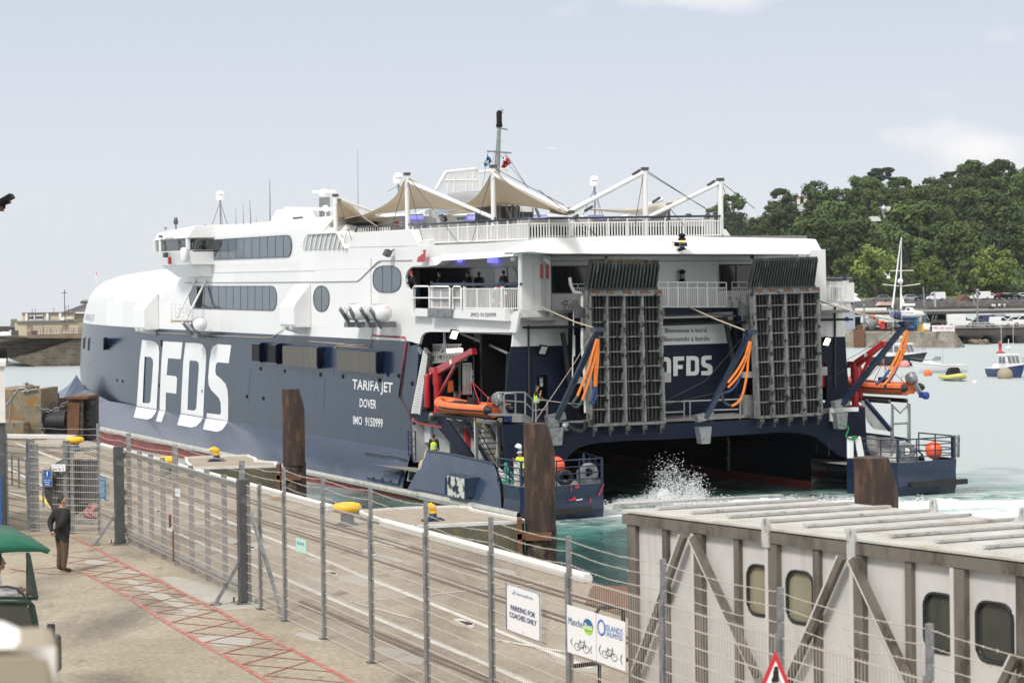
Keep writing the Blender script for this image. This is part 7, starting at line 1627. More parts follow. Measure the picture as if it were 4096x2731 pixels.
# sliding gate in two leaves
gA,gB=W(512,2172),W(965,2392);gd=(gB-gA).normalized()
mid=gA.lerp(gB,.463)
for k,(a,b,lab)in enumerate(((gA,mid,'far leaf of the galvanised double gate, with bolts and a small white notice'),(mid+gd*.06,gB,'near leaf of the galvanised double gate, beside the second tall post'))):
 e_=empty('gate_leaf',(a.x,a.y,QZ));tag(e_,lab,'gate','leaves of the double gate');O_=V((a.x,a.y,QZ));q=V((b.x,b.y,QZ))-O_
 U=mb('galv');U.bar(ZUP*2.42,q+ZUP*2.42,.1,.1);U.bar(ZUP*.24,q+ZUP*.24,.1,.1);U.build('frame',e_)
 n=4;dn=V((-gd.y,gd.x,0))
 for i in range(n+1 if k==0 else n+1):
  p=q*(i/n);top=2.95 if i in(0,4)else 2.55;U=mb('galv');U.bar(p+dn*.06,p+dn*.06+ZUP*(top if i%2==0 else 2.55),.12,.06);U.build('gate_slat',e_)
 U=mb('wire')
 V0,V1=V((a.x,a.y,0)),V((b.x,b.y,0));mesh_infill(U,V0-V((a.x,a.y,0)),V1-V((a.x,a.y,0)),.02,2.5,off=-dn*.07-ZUP*QZ);U.build('mesh_infill',e_)
 U=mb('rust');
 for z in(.35,1.1,1.35,2.35):U.box(ZUP*z-gd*.1,(.12,.12,.14))if k==0 else None
 if k==1:U.box(ZUP*1.1-dn*.1,(.05,.1,.3));U.tube([ZUP*.9+gd*.3-dn*.1,ZUP*.15+gd*.3-dn*.1],.02,6)
 U.build('gate_latch',e_)
for zz,nm in((2.95,'top'),(2.78,'second')):
 U=mb('wire');barbs(U,W(400,2137),tp1,zz,rndb);barbs(U,tp1,mid,zz,rndb);barbs(U,mid,tp2,zz,rndb);barbs(U,tp2,main[1],zz,rndb)
 barbs(U,W(27,2100),W(400,2137),zz,rndb);tag(U.build('barbed_wire'),nm+' strand of barbed wire above the far gates','barbed wire')
# far gate and panels near the man
fp={k:W(*v)for k,v in dict(a=(27,2100),b=(127,2122),c=(272,2133),d=(400,2137)).items()}
def heavy_post(p,w,h,label):
 U=mb('galv');d=(fp['c']-fp['b']).normalized();U.box(V((p.x,p.y,QZ+h/2)),(w,w*.8,h),math.atan2(d.y,d.x));U.box(V((p.x,p.y,QZ+.01)),(w*1.5,w*1.5,.02),math.atan2(d.y,d.x));tag(U.build('gate_post'),label,'gate post','posts of the personnel gate')
heavy_post(fp['b'],.2,2.62,'wide galvanised post on the left of the personnel gate');heavy_post(fp['c'],.17,2.62,'galvanised post right of the gate number sign');heavy_post(fp['a'],.1,3.0,'slim post beside the white cabin');heavy_post(fp['d'],.08,3.1,'slim post carrying the tall blue notice')
panel(fp['a'],fp['b'],.05,2.55,'mesh panel left of the personnel gate',hstep=.19);panel(fp['d'],tp1,.05,2.5,'mesh panel between the blue notice and the first tall post')
for a,b,lab in(('b','c','personnel gate leaf with the escape route sign'),('c','d','mesh panel right of the personnel gate, backed by a grey board')):
 e_=empty('personnel_gate' if a=='b' else 'mesh_panel',(fp[a].x,fp[a].y,QZ));tag(e_,lab,'gate' if a=='b' else 'fence panel');q=V((fp[b].x,fp[b].y,QZ))-V((fp[a].x,fp[a].y,QZ))
 U=mb('wire');mesh_infill(U,V(),q,.06,2.5,hstep=.19,off=-ZUP*QZ-V((0,.1,0)));U.build('mesh_infill',e_)
 U=mb('galv');U.bar(ZUP*.3,q+ZUP*.3,.06);U.bar(ZUP*2.4,q+ZUP*2.4,.06);U.bar(q*.17,q*.17+ZUP*2.5,.09);U.build('frame',e_)
def onfence(px,py,a,b,off=.14):       # point of the vertical plane through a and b, a little to the camera side
 d=ray(px,py);t=(b-a);n=V((-t.y,t.x,0)).normalized();n=n if n.y<0 else-n;p0=a+n*off;return EYE+d*((p0-EYE).dot(n)/d.dot(n))
def sign(name,quadpx,a,b,label,back='sign_white',off=.14,group=None,th=.01,cat='sign'):
 q=[onfence(*p,a,b,off)for p in quadpx];n=(q[1]-q[0]).cross(q[3]-q[0]).normalized();n=n if n.y<0 else-n
 U=mb(back);U.poly([q],-n*th);o=U.build(name);tag(o,label,cat,group)
 def S(u,v,e=.004): # u right, v up in the sign's own quad
  return(q[3]*(1-u)+q[2]*u)*(1-v)+(q[0]*(1-u)+q[1]*u)*v+n*e
 return o,S
def stext(o,S,s,u0,u1,v0,v1,m='ink_navy',bold=True,nm='sign_lettering',e=.006):
 U=MB();text_to(U,s,lambda u,v:S(u0+(u1-u0)*u,v0+(v1-v0)*v,e),bold,m);return U.build(nm,o)
def srect(U,S,u0,u1,v0,v1,e=.005):U.add([S(u0,v0,e),S(u1,v0,e),S(u1,v1,e),S(u0,v1,e)],[(0,1,2,3)])
def sdisc(U,S,cu,cv,ru,rv,e=.005,a0=0,a1=2*pi,n=28,ring=0):
 pts=[(cu+ru*cos(a0+(a1-a0)*k/n),cv+rv*sin(a0+(a1-a0)*k/n))for k in range(n+1)]
 if ring:
  ins=[(cu+(x-cu)*(1-ring),cv+(y-cv)*(1-ring))for x,y in pts]
  for k in range(n):U.add([S(*pts[k],e),S(*pts[k+1],e),S(*ins[k+1],e),S(*ins[k],e)],[(0,1,2,3)])
 else:
  for k in range(n):U.add([S(cu,cv,e),S(*pts[k],e),S(*pts[k+1],e)],[(0,1,2)])
Fa,Fb=P1,P2
# parking sign: z8 pixels -> photo pixels
Z8=lambda x,y:(1200+x/1.68,1900+y/1.68)
o,S=sign('parking_sign',[Z8(1385,722),Z8(1614,795),Z8(1616,1120),Z8(1388,1035)],Fa,Fb,'white sign with a thin blue edge reading parking for coaches only')
U=mb('ink_navy')
for r in((0,1,0,.012),(0,1,.988,1),(0,.018,0,1),(.982,1,0,1)):srect(U,S,*r)
U.use('rust');sdisc(U,S,.06,.955,.015,.011);sdisc(U,S,.95,.955,.015,.011);sdisc(U,S,.5,.06,.015,.011);U.build('sign_border',o)
stext(o,S,'PARKING FOR',.14,.86,.46,.575);stext(o,S,'COACHES ONLY',.10,.90,.30,.415);stext(o,S,'GuernseyPorts',.30,.80,.80,.88,'ink_teal',False)
U=mb('ink_teal');sdisc(U,S,.21,.87,.055,.05,a0=-1.9,a1=.9,ring=.35);U.use('ink_pale');sdisc(U,S,.21,.83,.06,.03,a0=-2.4,a1=.2,ring=.3);U.build('harbour_emblem',o)
def bike(U,S,cu,cv,su,sv):
 def P(x,y):return(cu+x*su,cv+y*sv)
 for x in(-.32,.32):
  sdisc(U,S,*P(x,-.12),.22*su,.22*sv,ring=.14)
 def ln(a,b,w=.03):
  a,b=P(*a),P(*b);dx,dy=b[0]-a[0],b[1]-a[1];l=math.hypot(dx/su,dy/sv);nx,ny=-dy/sv/l*w*su/2,dx/su/l*w*sv/2
  U.add([S(a[0]+nx,a[1]+ny,.005),S(b[0]+nx,b[1]+ny,.005),S(b[0]-nx,b[1]-ny,.005),S(a[0]-nx,a[1]-ny,.005)],[(0,1,2,3)])
 for a,b in(((-.32,-.12),(-.12,.22)),((-.12,.22),(.05,-.14)),((.05,-.14),(-.32,-.12)),((-.12,.22),(.2,.25)),((.2,.25),(.05,-.14)),((.2,.25),(.32,-.12)),((-.2,.30),(-.05,.28)),((.14,.36),(.26,.34)),((-.12,.22),(-.13,.3)),((.2,.25),(.18,.36))):ln(a,b)
def chev(U,S,cu,cv,w,h):
 U.add([S(cu+w,cv+h,.005),S(cu-w*.4,cv,.005),S(cu+w,cv-h,.005),S(cu+w*1.0,cv-h*.7,.005),S(cu+w*.1,cv,.005),S(cu+w*1.0,cv+h*.7,.005)],[(0,1,4,5),(1,2,3,4)])
o,S=sign('bicycle_sign',[Z8(1793,868),Z8(1984,925),Z8(1989,1245),Z8(1798,1185)],Fa,Fb,'white sign with a blue and lime circle above a bicycle and arrows',group='bicycle direction signs')
stext(o,S,'Manche',.06,.56,.60,.76,'ink_teal',False)
U=mb('ink_teal');sdisc(U,S,.75,.68,.17,.155,a0=-.1,a1=pi+.1);U.use('ink_lime');sdisc(U,S,.75,.665,.17,.165,a0=pi-.05,a1=2*pi+.05,e=.006);U.build('round_emblem',o);stext(o,S,'îles',.62,.90,.62,.74,'sign_white',True,e=.009);stext(o,S,'express',.66,.86,.56,.60,'ink_teal',False,e=.009)
U=mb('ink_black');bike(U,S,.52,.22,.48,.36);chev(U,S,.14,.24,.05,.09);chev(U,S,.82,.20,.05,.09);U.build('bicycle_symbol',o)
o,S=sign('bicycle_sign',[Z8(1992,928),Z8(2182,985),Z8(2185,1315),Z8(1995,1250)],Fa,Fb,'white sign with a blue ring beside islands unlimited, above a bicycle',group='bicycle direction signs')
U=mb('ink_blue');sdisc(U,S,.18,.74,.14,.17,ring=.25);U.build('ring_emblem',o);stext(o,S,'ISLANDS',.34,.94,.72,.84,'ink_blue',False);stext(o,S,'UNLIMITED',.34,.94,.60,.70,'ink_blue',False)
U=mb('ink_black');bike(U,S,.47,.25,.50,.36);chev(U,S,.10,.27,.05,.12);chev(U,S,.86,.22,.05,.12);U.build('bicycle_symbol',o)
o,S=sign('mint_plate',[(1183,2148),(1223,2160),(1224,2214),(1184,2203)],main[1],main[2],'small mint green plate tied to the mesh fence','mint',off=.05,cat='plate')
U=mb('sign_teal');
for k in range(5):srect(U,S,.15+.15*k,.22+.15*k,.55,.75)
U.build('plate_marks',o)
T1,T2=gA,gB
o,S=sign('gate_notice',[C(1000,1303),C(1038,1312),C(1040,1375),C(1003,1366)],T1,T2,'small white notice on the far gate leaf',off=.12);stext(o,S,'Guernsey',.12,.9,.75,.88,'ink_teal',False);stext(o,S,'Gate No 12',.1,.92,.42,.62,'ink_navy',False)
a_,b_=fp['d'],tp1
o,S=sign('blue_notice',[C(391,1202),C(446,1222),C(446,1397),C(397,1380)],a_,b_,'tall blue notice with white text beside the tall gate post','sign_teal',off=.12)
stext(o,S,'RESTRICTED AREA',.1,.9,.88,.94,'sign_white')
for k,t in enumerate(('AUTHORISED','PERSONS ONLY','BEYOND THIS','POINT','PHOTO ID MUST','BE SHOWN','CCTV IN','OPERATION')):stext(o,S,t,.1,.85-.05*(k%3),.74-.09*k,.79-.09*k,'sign_white')
E5=lambda x,y:(x/2.24,1450+y/2.24)
b_,c_=fp['b'],fp['c']
o,S=sign('gate_number_sign',[E5(462,910),E5(585,910),E5(585,972),E5(462,972)],b_,c_,'white sign reading gate number twelve',off=.2);stext(o,S,'Gate No 12',.08,.9,.16,.55,'ink_black',False);stext(o,S,'GuernseyHarbours',.12,.9,.68,.86,'ink_teal',False)
o,S=sign('escape_route_sign',[E5(380,957),E5(469,957),E5(469,1112),E5(380,1112)],b_,c_,'blue sign with an exclamation mark asking to keep the escape route clear','galv',off=.25)
U=mb('sign_blue');sdisc(U,S,.5,.73,.36,.21);srect(U,S,.04,.96,.06,.46);U.use('sign_white');srect(U,S,.45,.55,.70,.88,.008);sdisc(U,S,.5,.64,.05,.03,.008);U.build('mandatory_symbol',o)
for k,t in enumerate(('Keep Clear','escape','route')):stext(o,S,t,(.1,.22,.26)[k],(.9,.78,.74)[k],.34-.12*k,.42-.12*k,'sign_white',e=.009)
# grey boards behind the gate
U=mb('galv_dark');q=[onfence(*p,c_,fp['d'],-.25)for p in(E5(680,870),E5(872,870),E5(880,1250),E5(690,1250))];U.poly([q],(0,.02,0));o=U.build('grey_board');tag(o,'flat grey board behind the mesh right of the personnel gate','board')
U=mb('galv')
for i in(0,2):U.bar(q[i],q[1]if i==0 else q[3],.08,.05)
U.build('board_rail',o)
U=mb('galv_dark');cc=onfence(*E5(615,1115),c_,fp['d'],-.22);U.lathe([(.001,-.01),(.9,-.01),(.9,.01),(.001,.01)],cc,36,MR(R_(90),4,'X')@Matrix.Diagonal((.78,.9,1,1)));tag(U.build('round_board'),'round grey disc behind the personnel gate','board')
# low posts with rails, hose on the ground
U=mb('galv_dark')
lp=[W(*E5(*p))for p in((110,1095),(172,1125),(240,1160),(390,1295),(468,1340),(515,1385))]
for i,p in enumerate(lp):U.bar(p,p+ZUP*1.1,.05)
U.tube([p+ZUP*1.1 for p in lp],.03,6);U.tube([p+ZUP*.6 for p in lp],.02,6);tag(U.build('low_railing'),'low dark railing behind the personnel gate','railing')
U=mb('hose_pink');P_=[W(*p)+ZUP*.05 for p in((290,2010),(330,2030),(352,2060),(375,2072),(380,2040),(362,2020))]
P2_=catmull([W(*p)+ZUP*.04 for p in((290,2012),(335,2036),(355,2068),(380,2074),(360,2055),(378,2030),(368,2014),(330,2014))],5);
for i in range(len(P2_)-1):
 a,b=P2_[i],P2_[i+1];d=(b-a);
 if d.length>1e-4:U.bar(a,b,.16,.03)
tag(U.build('fire_hose'),'flat pink hose lying loosely behind the gate','hose')
U=mb('timber')
for k,(p,q)in enumerate((((500,2010),(530,2008)),((505,2014),(545,2016)),((1085,2000),(1120,1998)))):a,b=W(*p),W(*q);U.bar(a+ZUP*.06,b+ZUP*.06,.2,.1)
tag(U.build('timber_blocks'),'timber blocks on the ground behind the gate post','timber')
# ------------------------------------------------------------------ left edge: white cabin, floodlight, fender dolphin
U=mb('white_paint');Y=58
def onY(px,py,Y):return W(px,py,Y=Y)
a,b=onY(-260,1468,Y),onY(22,1690,Y);k_=63/58
def rbx(U,x0,x1,z0,z1,o=0):
 P_=[V((x0,Y-o,z0)),V((x1,Y-o,z0)),V((x1*k_,(Y+5),z0)),V((x0,Y+5,z0))];U.hexa(P_,[p+V((0,0,z1-z0))for p in P_])
rbx(U,a.x,b.x,b.z,a.z);rbx(U,a.x,b.x+.06,a.z,a.z+.12,.1)
for k in range(6):x=b.x-.45*k-.2;U.bx(x-.012,x+.012,Y-.02,Y,b.z,a.z)
e_=U.build('cabin');tag(e_,'white boarded cabin on a dark base at the left edge','cabin');U=mb('galv_dark');rbx(U,a.x,onY(15,1700,Y).x,QZ,b.z,-.1);U.build('dark_base',e_);U=mb('sign_blue');U.bx(a.x,onY(4,2000,56).x,56,56.05,QZ,onY(0,1900,56).z);U.build('blue_panel',e_)
U=mb('black');c=onY(20,800,40);U.box(c,(.34,.3,.09),M=MR(-.5,4,'Y'));c2=onY(8,812,40);U.box(c2,(.3,.2,.1),M=MR(-.3,4,'Y'));U.bar(onY(16,815,40),onY(14,835,40),.06);U.use('rust');U.bar(onY(-400,838,40),onY(14,835,40),.12,.1);tag(U.build('floodlight'),'black floodlight on an arm high at the left edge','floodlight')
def slab(px,z0,m,Y0,dy,nm,lab=None,cat=None,topy=None):pass
Yd=108
q=[onY(*E5(*p),Yd)for p in((-200,232),(200,232),(210,260),(210,560),(-200,560))]
U=mb('lichen_concrete');t0=onY(*E5(50,225),Yd);
def prism_px(U,pts,Y,dy,top=None):
 U.poly([[onY(*E5(*p),Y)for p in pts]],(0,dy,0))
prism_px(U,((-100,245),(120,245),(120,530),(-100,530)),Yd,6);prism_px(U,((120,262),(212,255),(212,540),(120,532)),Yd-1,4);prism_px(U,((208,262),(290,240),(365,238),(372,700),(208,700)),Yd-1.8,4);prism_px(U,((-60,532),(210,540),(205,720),(-60,720)),Yd-3,5)
e_=U.build('fender_dolphin');tag(e_,'stepped concrete dolphin covered in orange lichen at the left edge','concrete dolphin')
U=mb('galv');U.tube([onY(*E5(*p),Yd-3.2)for p in((50,385),(90,340),(155,250),(180,228),(215,232),(255,262))],.06,7);U.tube([onY(*E5(*p),Yd-3.2)for p in((92,342),(90,535))],.05,6);U.tube([onY(*E5(*p),Yd-1.9)for p in((200,262),(250,250),(332,238))],.05,6);U.build('hand_rail',e_)
U=mb('speckled');c=onY(*E5(268,222),Yd-1);U.ball(c,(.28,.16,.18),12);U.ball(c+V((-.16,0,.18)),.1,10);U.tube([c+V((-.02,0,-.12)),c+V((-.02,0,-.3))],.03,5);U.bar(c+V((.2,0,0)),c+V((.42,0,-.08)),.1,.05);U.bar(c+V((-.22,0,.18)),c+V((-.36,0,.16)),.03,.03);tag(U.build('gull'),'speckled brown gull perched on the lichened dolphin','bird')
U=mb('rubber');a,b=onY(*E5(372,540),Yd-1),onY(*E5(600,535),Yd-1);r=(onY(*E5(480,430),Yd-1).z-onY(*E5(480,640),Yd-1).z)/2;U.tube([a,b],r,28);U.tube([b+V((-.35,0,0)),b],[r*1.0,r*1.12],28)
for k in range(3):
 c=a+V((.25,-r*.8,r*.5-k*.7));U.ball(c,.1,8)
e_=U.build('cylindrical_fender');tag(e_,'big black cylindrical rubber fender between the concrete and the steel frame','fender')
U=mb('pile_scaled')
prism_px(U,((595,320),(745,320),(742,700),(600,700)),Yd-2,1.6);prism_px(U,((745,310),(782,308),(782,700),(745,700)),Yd-1.5,3);U.use('rust');prism_px(U,((605,360),(712,360),(705,640),(608,640)),Yd-2.08,.1);prism_px(U,((590,305),(785,303),(782,325),(595,328)),Yd-2.2,3);U.use('pile_rust');prism_px(U,((528,318),(580,318),(580,440),(528,440)),Yd,2);prism_px(U,((370,290),(475,285),(478,420),(372,425)),Yd+2,1.5);prism_px(U,((478,325),(492,325),(492,420),(478,420)),Yd+2,1.5)
U.use('rubber');prism_px(U,((780,350),(808,350),(817,380),(817,700),(785,700)),Yd-1.7,1.2)
for k in range(6):prism_px(U,((776,390+k*55),(812,390+k*55),(812,400+k*55),(776,400+k*55)),Yd-1.8,.3)
e_=U.build('steel_fender_frame');tag(e_,'rusty steel fender frame standing against the ferry bow','fender frame')
def chain(P_,label):
 U=mb('galv');pts=catmull(P_,8);T=sum((pts[i+1]-pts[i]).length for i in range(len(pts)-1));n=int(T/.2)
 for k in range(n):
  a,b=along(pts,k/n),along(pts,(k+1.15)/n);d=(b-a).normalized();s_=d.cross(V((0,1,0))if k%2 else V((0,0,1))).normalized()*.07
  ring=[a,a+s_+d*.05,b+s_-d*.05,b,b-s_-d*.05,a-s_+d*.05,a];U.tube(ring,.028,4,False)
 tag(U.build('chain'),label,'chain','chains of the rusty fender')
chain([onY(*E5(*p),Yd-2.3)for p in((300,375),(340,395),(400,425),(470,428),(530,405),(575,370),(608,345))],'nearer heavy chain sagging over the black rubber fender');chain([onY(*E5(*p),Yd+.5)for p in((415,315),(440,360),(475,385),(515,365),(545,335))],'farther short chain between the rusty plates');chain([onY(*E5(*p),Yd-2.1)for p in((375,540),(385,590),(380,620),(395,660))],'hanging chain end below the black rubber fender')
# ------------------------------------------------------------------ covered gangway
gz=3.17;G0=W(2507,2052,z=QZ+gz);G1=W(4096,2250,z=QZ+gz);G0.z=G1.z=QZ;gdir=(G1-G0).normalized();gback=V((gdir.y*-1,gdir.x,0));gback=gback if gback.y>0 else-gback
gw=e_=empty('covered_gangway',(G0.x,G0.y,QZ));tag(gw,'white steel covered gangway with ribbed roof, braces and rounded windows','gangway');LG=13.0;DG=3.35
def GP(s,z,o=0):return gdir*s+ZUP*z+gback*o        # local to the gangway
def gpx(px,py,o=-.02):
 d=ray(px,py);p0=V((G0.x,G0.y,QZ))+gback*o;p=EYE+d*((p0-EYE).dot(gback)/d.dot(gback));q=p-V((G0.x,G0.y,QZ));return q.dot(gdir),q.z
def gpanel(U,pts,o0=-.02,th=-.03):U.poly([[GP(s,z,o0)for s,z in pts]],gback*th)
U=mb('gang_white')
wins=[]
for q in([(2985,2255),(3077,2268),(3080,2468),(2990,2450)],[(3142,2279),(3248,2292),(3252,2500),(3148,2482)],[(3690,2366),(3820,2385),(3822,2615),(3698,2600)],[(3900,2402),(4045,2420),(4050,2660),(3906,2640)]):
 sz=[gpx(*p)for p in q];s0,s1=(sz[0][0]+sz[3][0])/2,(sz[1][0]+sz[2][0])/2;z1,z0=(sz[0][1]+sz[1][1])/2,(sz[2][1]+sz[3][1])/2;wins.append((s0,s1,z0,z1))
wins.append((wins[3][1]+1.6,wins[3][1]+2.3,wins[3][2],wins[3][3]))
def rr(s0,s1,z0,z1,r=.16,n=5):
 P_=[]
 for cx,cz,a0 in((s1-r,z1-r,0),(s0+r,z1-r,90),(s0+r,z0+r,180),(s1-r,z0+r,270)):
  for k in range(n+1):a=R_(a0+90*k/n);P_.append((cx+r*cos(a),cz+r*sin(a)))
 return P_
U.poly([[GP(*p,0)for p in((0,0),(LG,0),(LG,gz),(0,gz))]]+[[GP(*p,0)for p in rr(*w)]for w in wins],gback*.06)
U.poly([[GP(*p,DG)for p in((0,0),(LG,0),(LG,gz),(0,gz))]]+[[GP(*p,DG)for p in rr(*w)]for w in wins],-gback*.06)
U.hexa([GP(0,0,.07),GP(0,0,DG-.07),GP(0,gz,DG-.07),GP(0,gz,.07)],[GP(.06,0,.07),GP(.06,0,DG-.07),GP(.06,gz,DG-.07),GP(.06,gz,.07)]);U.build('wall',gw)
U=mb('gang_roof');q=[GP(-.03,gz+.02,-.08),GP(LG,gz+.02,-.08),GP(LG,gz-.04,DG+.08),GP(-.03,gz-.04,DG+.08)];U.hexa(q,[p+ZUP*.03 for p in q])
for k in range(130):
 for o in(.05,.28,.42):p=GP(.1+k*.1,gz+.052-.06*o/DG,o);U.box(p,(.014,.014,.01))
U.build('roof',gw)
s1_=gpx(2632,2054,.35)[0];step=(gpx(3222,2124,.35)[0]-s1_)/4
for k in range(16):
 s=s1_+(k-1)*step;U=mb('gang_rib');a,b=GP(s,gz+.075,.1 if k==0 else .35),GP(s,gz+.015,DG);U.bar(a,b,.1,.035);U.build('roof_rib',gw)
U=mb('gang_frame')
def girt(s0,s1,z0,z1,o=-.1,w=.1):U.hexa([GP(s0,z0,o),GP(s1,z0,o),GP(s1,z0,o+w),GP(s0,z0,o+w)],[GP(s0,z1,o),GP(s1,z1,o),GP(s1,z1,o+w),GP(s0,z1,o+w)])
girt(.02,LG,gz-.14,gz-.0,-.1,.1);U.build('top_beam',gw)
posts=[(gpx(2538,2300)[0],.2),(gpx(2670,2300)[0],.1),(gpx(2803,2300)[0],.21),(gpx(2957,2300)[0],.11),(gpx(3102,2350)[0],.21),(gpx(3275,2350)[0],.11),(gpx(3443,2350)[0],.21),(gpx(3645,2400)[0],.11),(gpx(3848,2450)[0],.21),(gpx(4092,2500)[0],.12)]
for s,w in posts:
 U=mb('gang_frame');girt(s-w/2,s+w/2,0,gz-.15,-.09 if w>.2 else-.07,.088 if w>.2 else .068);U.use('gang_white');U.hexa([GP(s-w/2-.01,0,-.1),GP(s-w/2+.05,0,-.1),GP(s-w/2+.05,0,-.01),GP(s-w/2-.01,0,-.01)],[GP(s-w/2-.01,gz-.15,-.1),GP(s-w/2+.05,gz-.15,-.1),GP(s-w/2+.05,gz-.15,-.01),GP(s-w/2-.01,gz-.15,-.01)])if w>.2 else None;U.build('wall_post',gw)
for(p,q)in(((2765,2130),(2570,2690)),((2800,2130),(3060,2700)),((3400,2215),(3180,2731)),((3440,2220),(3680,2740)),((4096,2620),(4040,2731))):
 a,b=gpx(*p),gpx(*q);U=mb('gang_frame');U.bar(GP(a[0],min(a[1],gz-.19),-.15),GP(b[0],b[1],-.15),.09,.075,up=gback);U.use('gang_white');off=.04;U.bar(GP(a[0]-off,min(a[1],gz-.19),-.17),GP(b[0]-off,b[1],-.17),.08,.03,up=gback);U.build('brace',gw)
for i,w in enumerate(wins):
 U=mb('gang_glass' if i<2 else 'gang_glass_dark');U.poly([[GP(*p,.03)for p in rr(*w)]]);o=U.build('window',gw)
 U=mb('rubber');P_=[GP(*p,-.005)for p in rr(*w)];U.tube(P_+[P_[0]],.022,6,False);U.build('window_seal',o)
U=mb('gang_frame')
for px,py,o in((3059,2092,-.12),(3401,2133,-.12),(3730,2063,DG),(4090,2110,DG)):
 s,z=gpx(px,py,o);U.use('gang_rib');C_=GP(s,gz+.10,o);T_=[C_+gdir*x+ZUP*z for x,z in((-.07,-.3),(.07,-.3),(.07,.0),(.05,.07),(0,.09),(-.05,.07),(-.07,.0))];H_=[C_+gdir*(.022*cos(k*.785))+ZUP*(.055*sin(k*.785))for k in range(8)];L_=mb('gang_rib');L_.poly([T_,H_],gback*.04);L_.build('lifting_eye',gw)
# triangular pedestrian warning sign, near
Ys=19.0
tri=[onY(3102,2600,Ys),onY(3010,2820,Ys),onY(3195,2820,Ys)];c=sum(tri,V())/3
U=mb('ink_red');U.poly([tri],(0,.02,0));e_=U.build('warning_sign');tag(e_,'red edged triangular warning sign with a black pedestrian at the bottom edge','sign')
U=mb('sign_white');U.poly([[c+(p-c)*.72+V((0,-.004,0))for p in tri]]);U.build('white_field',e_)
U=mb('ink_black');h=onY(3104,2672,Ys)-onY(3104,2731,Ys);h=h.z;c2=onY(3104,2672,Ys)+V((0,-.008,0));U.lathe([(.001,0),(.022,0)],c2,14,MR(R_(90),4,'X'));
for p,q,w in(((3104,2680),(3103,2725),.05),((3098,2688),(3090,2712),.02),((3090,2712),(3092,2728),.02),((3110,2688),(3117,2718),.02),((3117,2718),(3126,2730),.02),((3101,2722),(3092,2765),.03),((3106,2722),(3118,2765),.03)):U.bar(onY(*p,Ys-.008),onY(*q,Ys-.008),w,.003)
U.build('pedestrian_symbol',e_);U=mb('galv');U.tube([V((c.x,Ys+.05,QZ)),V((c.x,Ys+.05,c.z+.1))],.035,10);U.build('sign_pole',e_)
# black bicycle stand behind the signs
U=mb('black');P_=[(2385,2450),(2400,2430),(2470,2425),(2490,2440),(2495,2500)];
for(x,y0,y1)in((2283,2610,2800),(2290,2610,2800),(2395,2650,2810),(2400,2650,2810)):a,b=W(x,y1),None;U.bar(W(x,y1),onY(x,y0,W(x,y1).y),.03)
U.tube([onY(x,y,30.5)for x,y in P_],.03,6);U.bar(W(2290,2790)+ZUP*.5,W(2520,2760)+ZUP*.5,.06);tag(U.build('cycle_stand'),'black tubular stand behind the bicycle signs','stand')
# ------------------------------------------------------------------ buggy with green canopy, bottom left
Yb=31.5
bg_=empty('utility_buggy',(onY(60,2500,Yb).x,Yb,QZ));tag(bg_,'open utility vehicle with a green canopy and black mirror at the left edge','utility vehicle');BO=V((onY(60,2500,Yb).x,Yb,QZ))
I=lambda x,y:(x/2,1947+y/2)
def bp(x,y,dy=0):return onY(*I(x,y),Yb+dy)-BO
U=mb('canopy_green')
r0=[bp(-300,300,1.6),bp(0,300,1.6),bp(70,310,1.5),bp(250,400,.9),bp(402,498,.2)];r1=[bp(-300,440,-.6),bp(0,440,-.5),bp(150,440,-.4),bp(300,470,-.2),bp(405,505,.0)];r2=[bp(-300,525,-.62),bp(0,528,-.52),bp(150,518,-.42),bp(330,515,-.22),bp(385,530,-.05)]
U.grid([r0,r1,r2]);o=U.build('canopy',bg_);so=o.modifiers.new('cloth','SOLIDIFY');so.thickness=.02
U=mb('frame_green');U.bar(bp(222,525,-.3),bp(225,560,-.3),.05);U.bar(bp(225,545,-.3),bp(290,890,-.5),.05,.07);U.bar(bp(222,560,-.3),bp(222,870,-.2),.04);U.bar(bp(-300,888,-.5),bp(302,890,-.5),.05,.05);U.bar(bp(2,528,0),bp(2,620,0),.04)
U.tube([bp(*p,-.6)for p in((-300,915),(120,915),(220,915),(255,950),(275,1050),(292,1150),(300,1400))],.05,8);U.build('frame',bg_)
U=mb('gang_glass_dark');U.poly([[bp(*p,-.3)for p in((228,560),(235,720),(290,880),(205,860),(222,700))]],(0,.005,0));U.poly([[bp(*p,-.6)for p in((-300,930),(210,930),(250,1000),(280,1300),(-300,1300))]],(0,.005,0));U.build('windscreen',bg_)
U=mb('rubber');U.bx(*[v for v in(bp(378,1100,-.7).x,bp(440,1100,-.7).x)],-.75,-.68,bp(0,1215,-.7).z,bp(0,1098,-.7).z);U.bar(bp(400,1210,-.7),bp(300,1290,-.6),.03);U.build('wing_mirror',bg_,bevel=.03)
U=mb('frame_green');a,b=bp(-300,1300,0),bp(290,1320,0);U.bx(a.x,b.x,-.6,1.8,.35,b.z);U.build('body',bg_,bevel=.05)
U=mb('rubber')
for x in(b.x-.35,):U.lathe([(.001,-.1),(.3,-.1),(.3,.1),(.001,.1)],(x,-.6,.3),20,MR(R_(90),4,'X'))
U.build('wheel',bg_)
U=mb('cable');P_=[bp(*p,-.2)for p in((0,800),(60,795),(130,810),(180,850),(200,880))];U.tube(P_,.02,6);c=bp(60,830,.1);U.build('steering_column',bg_)
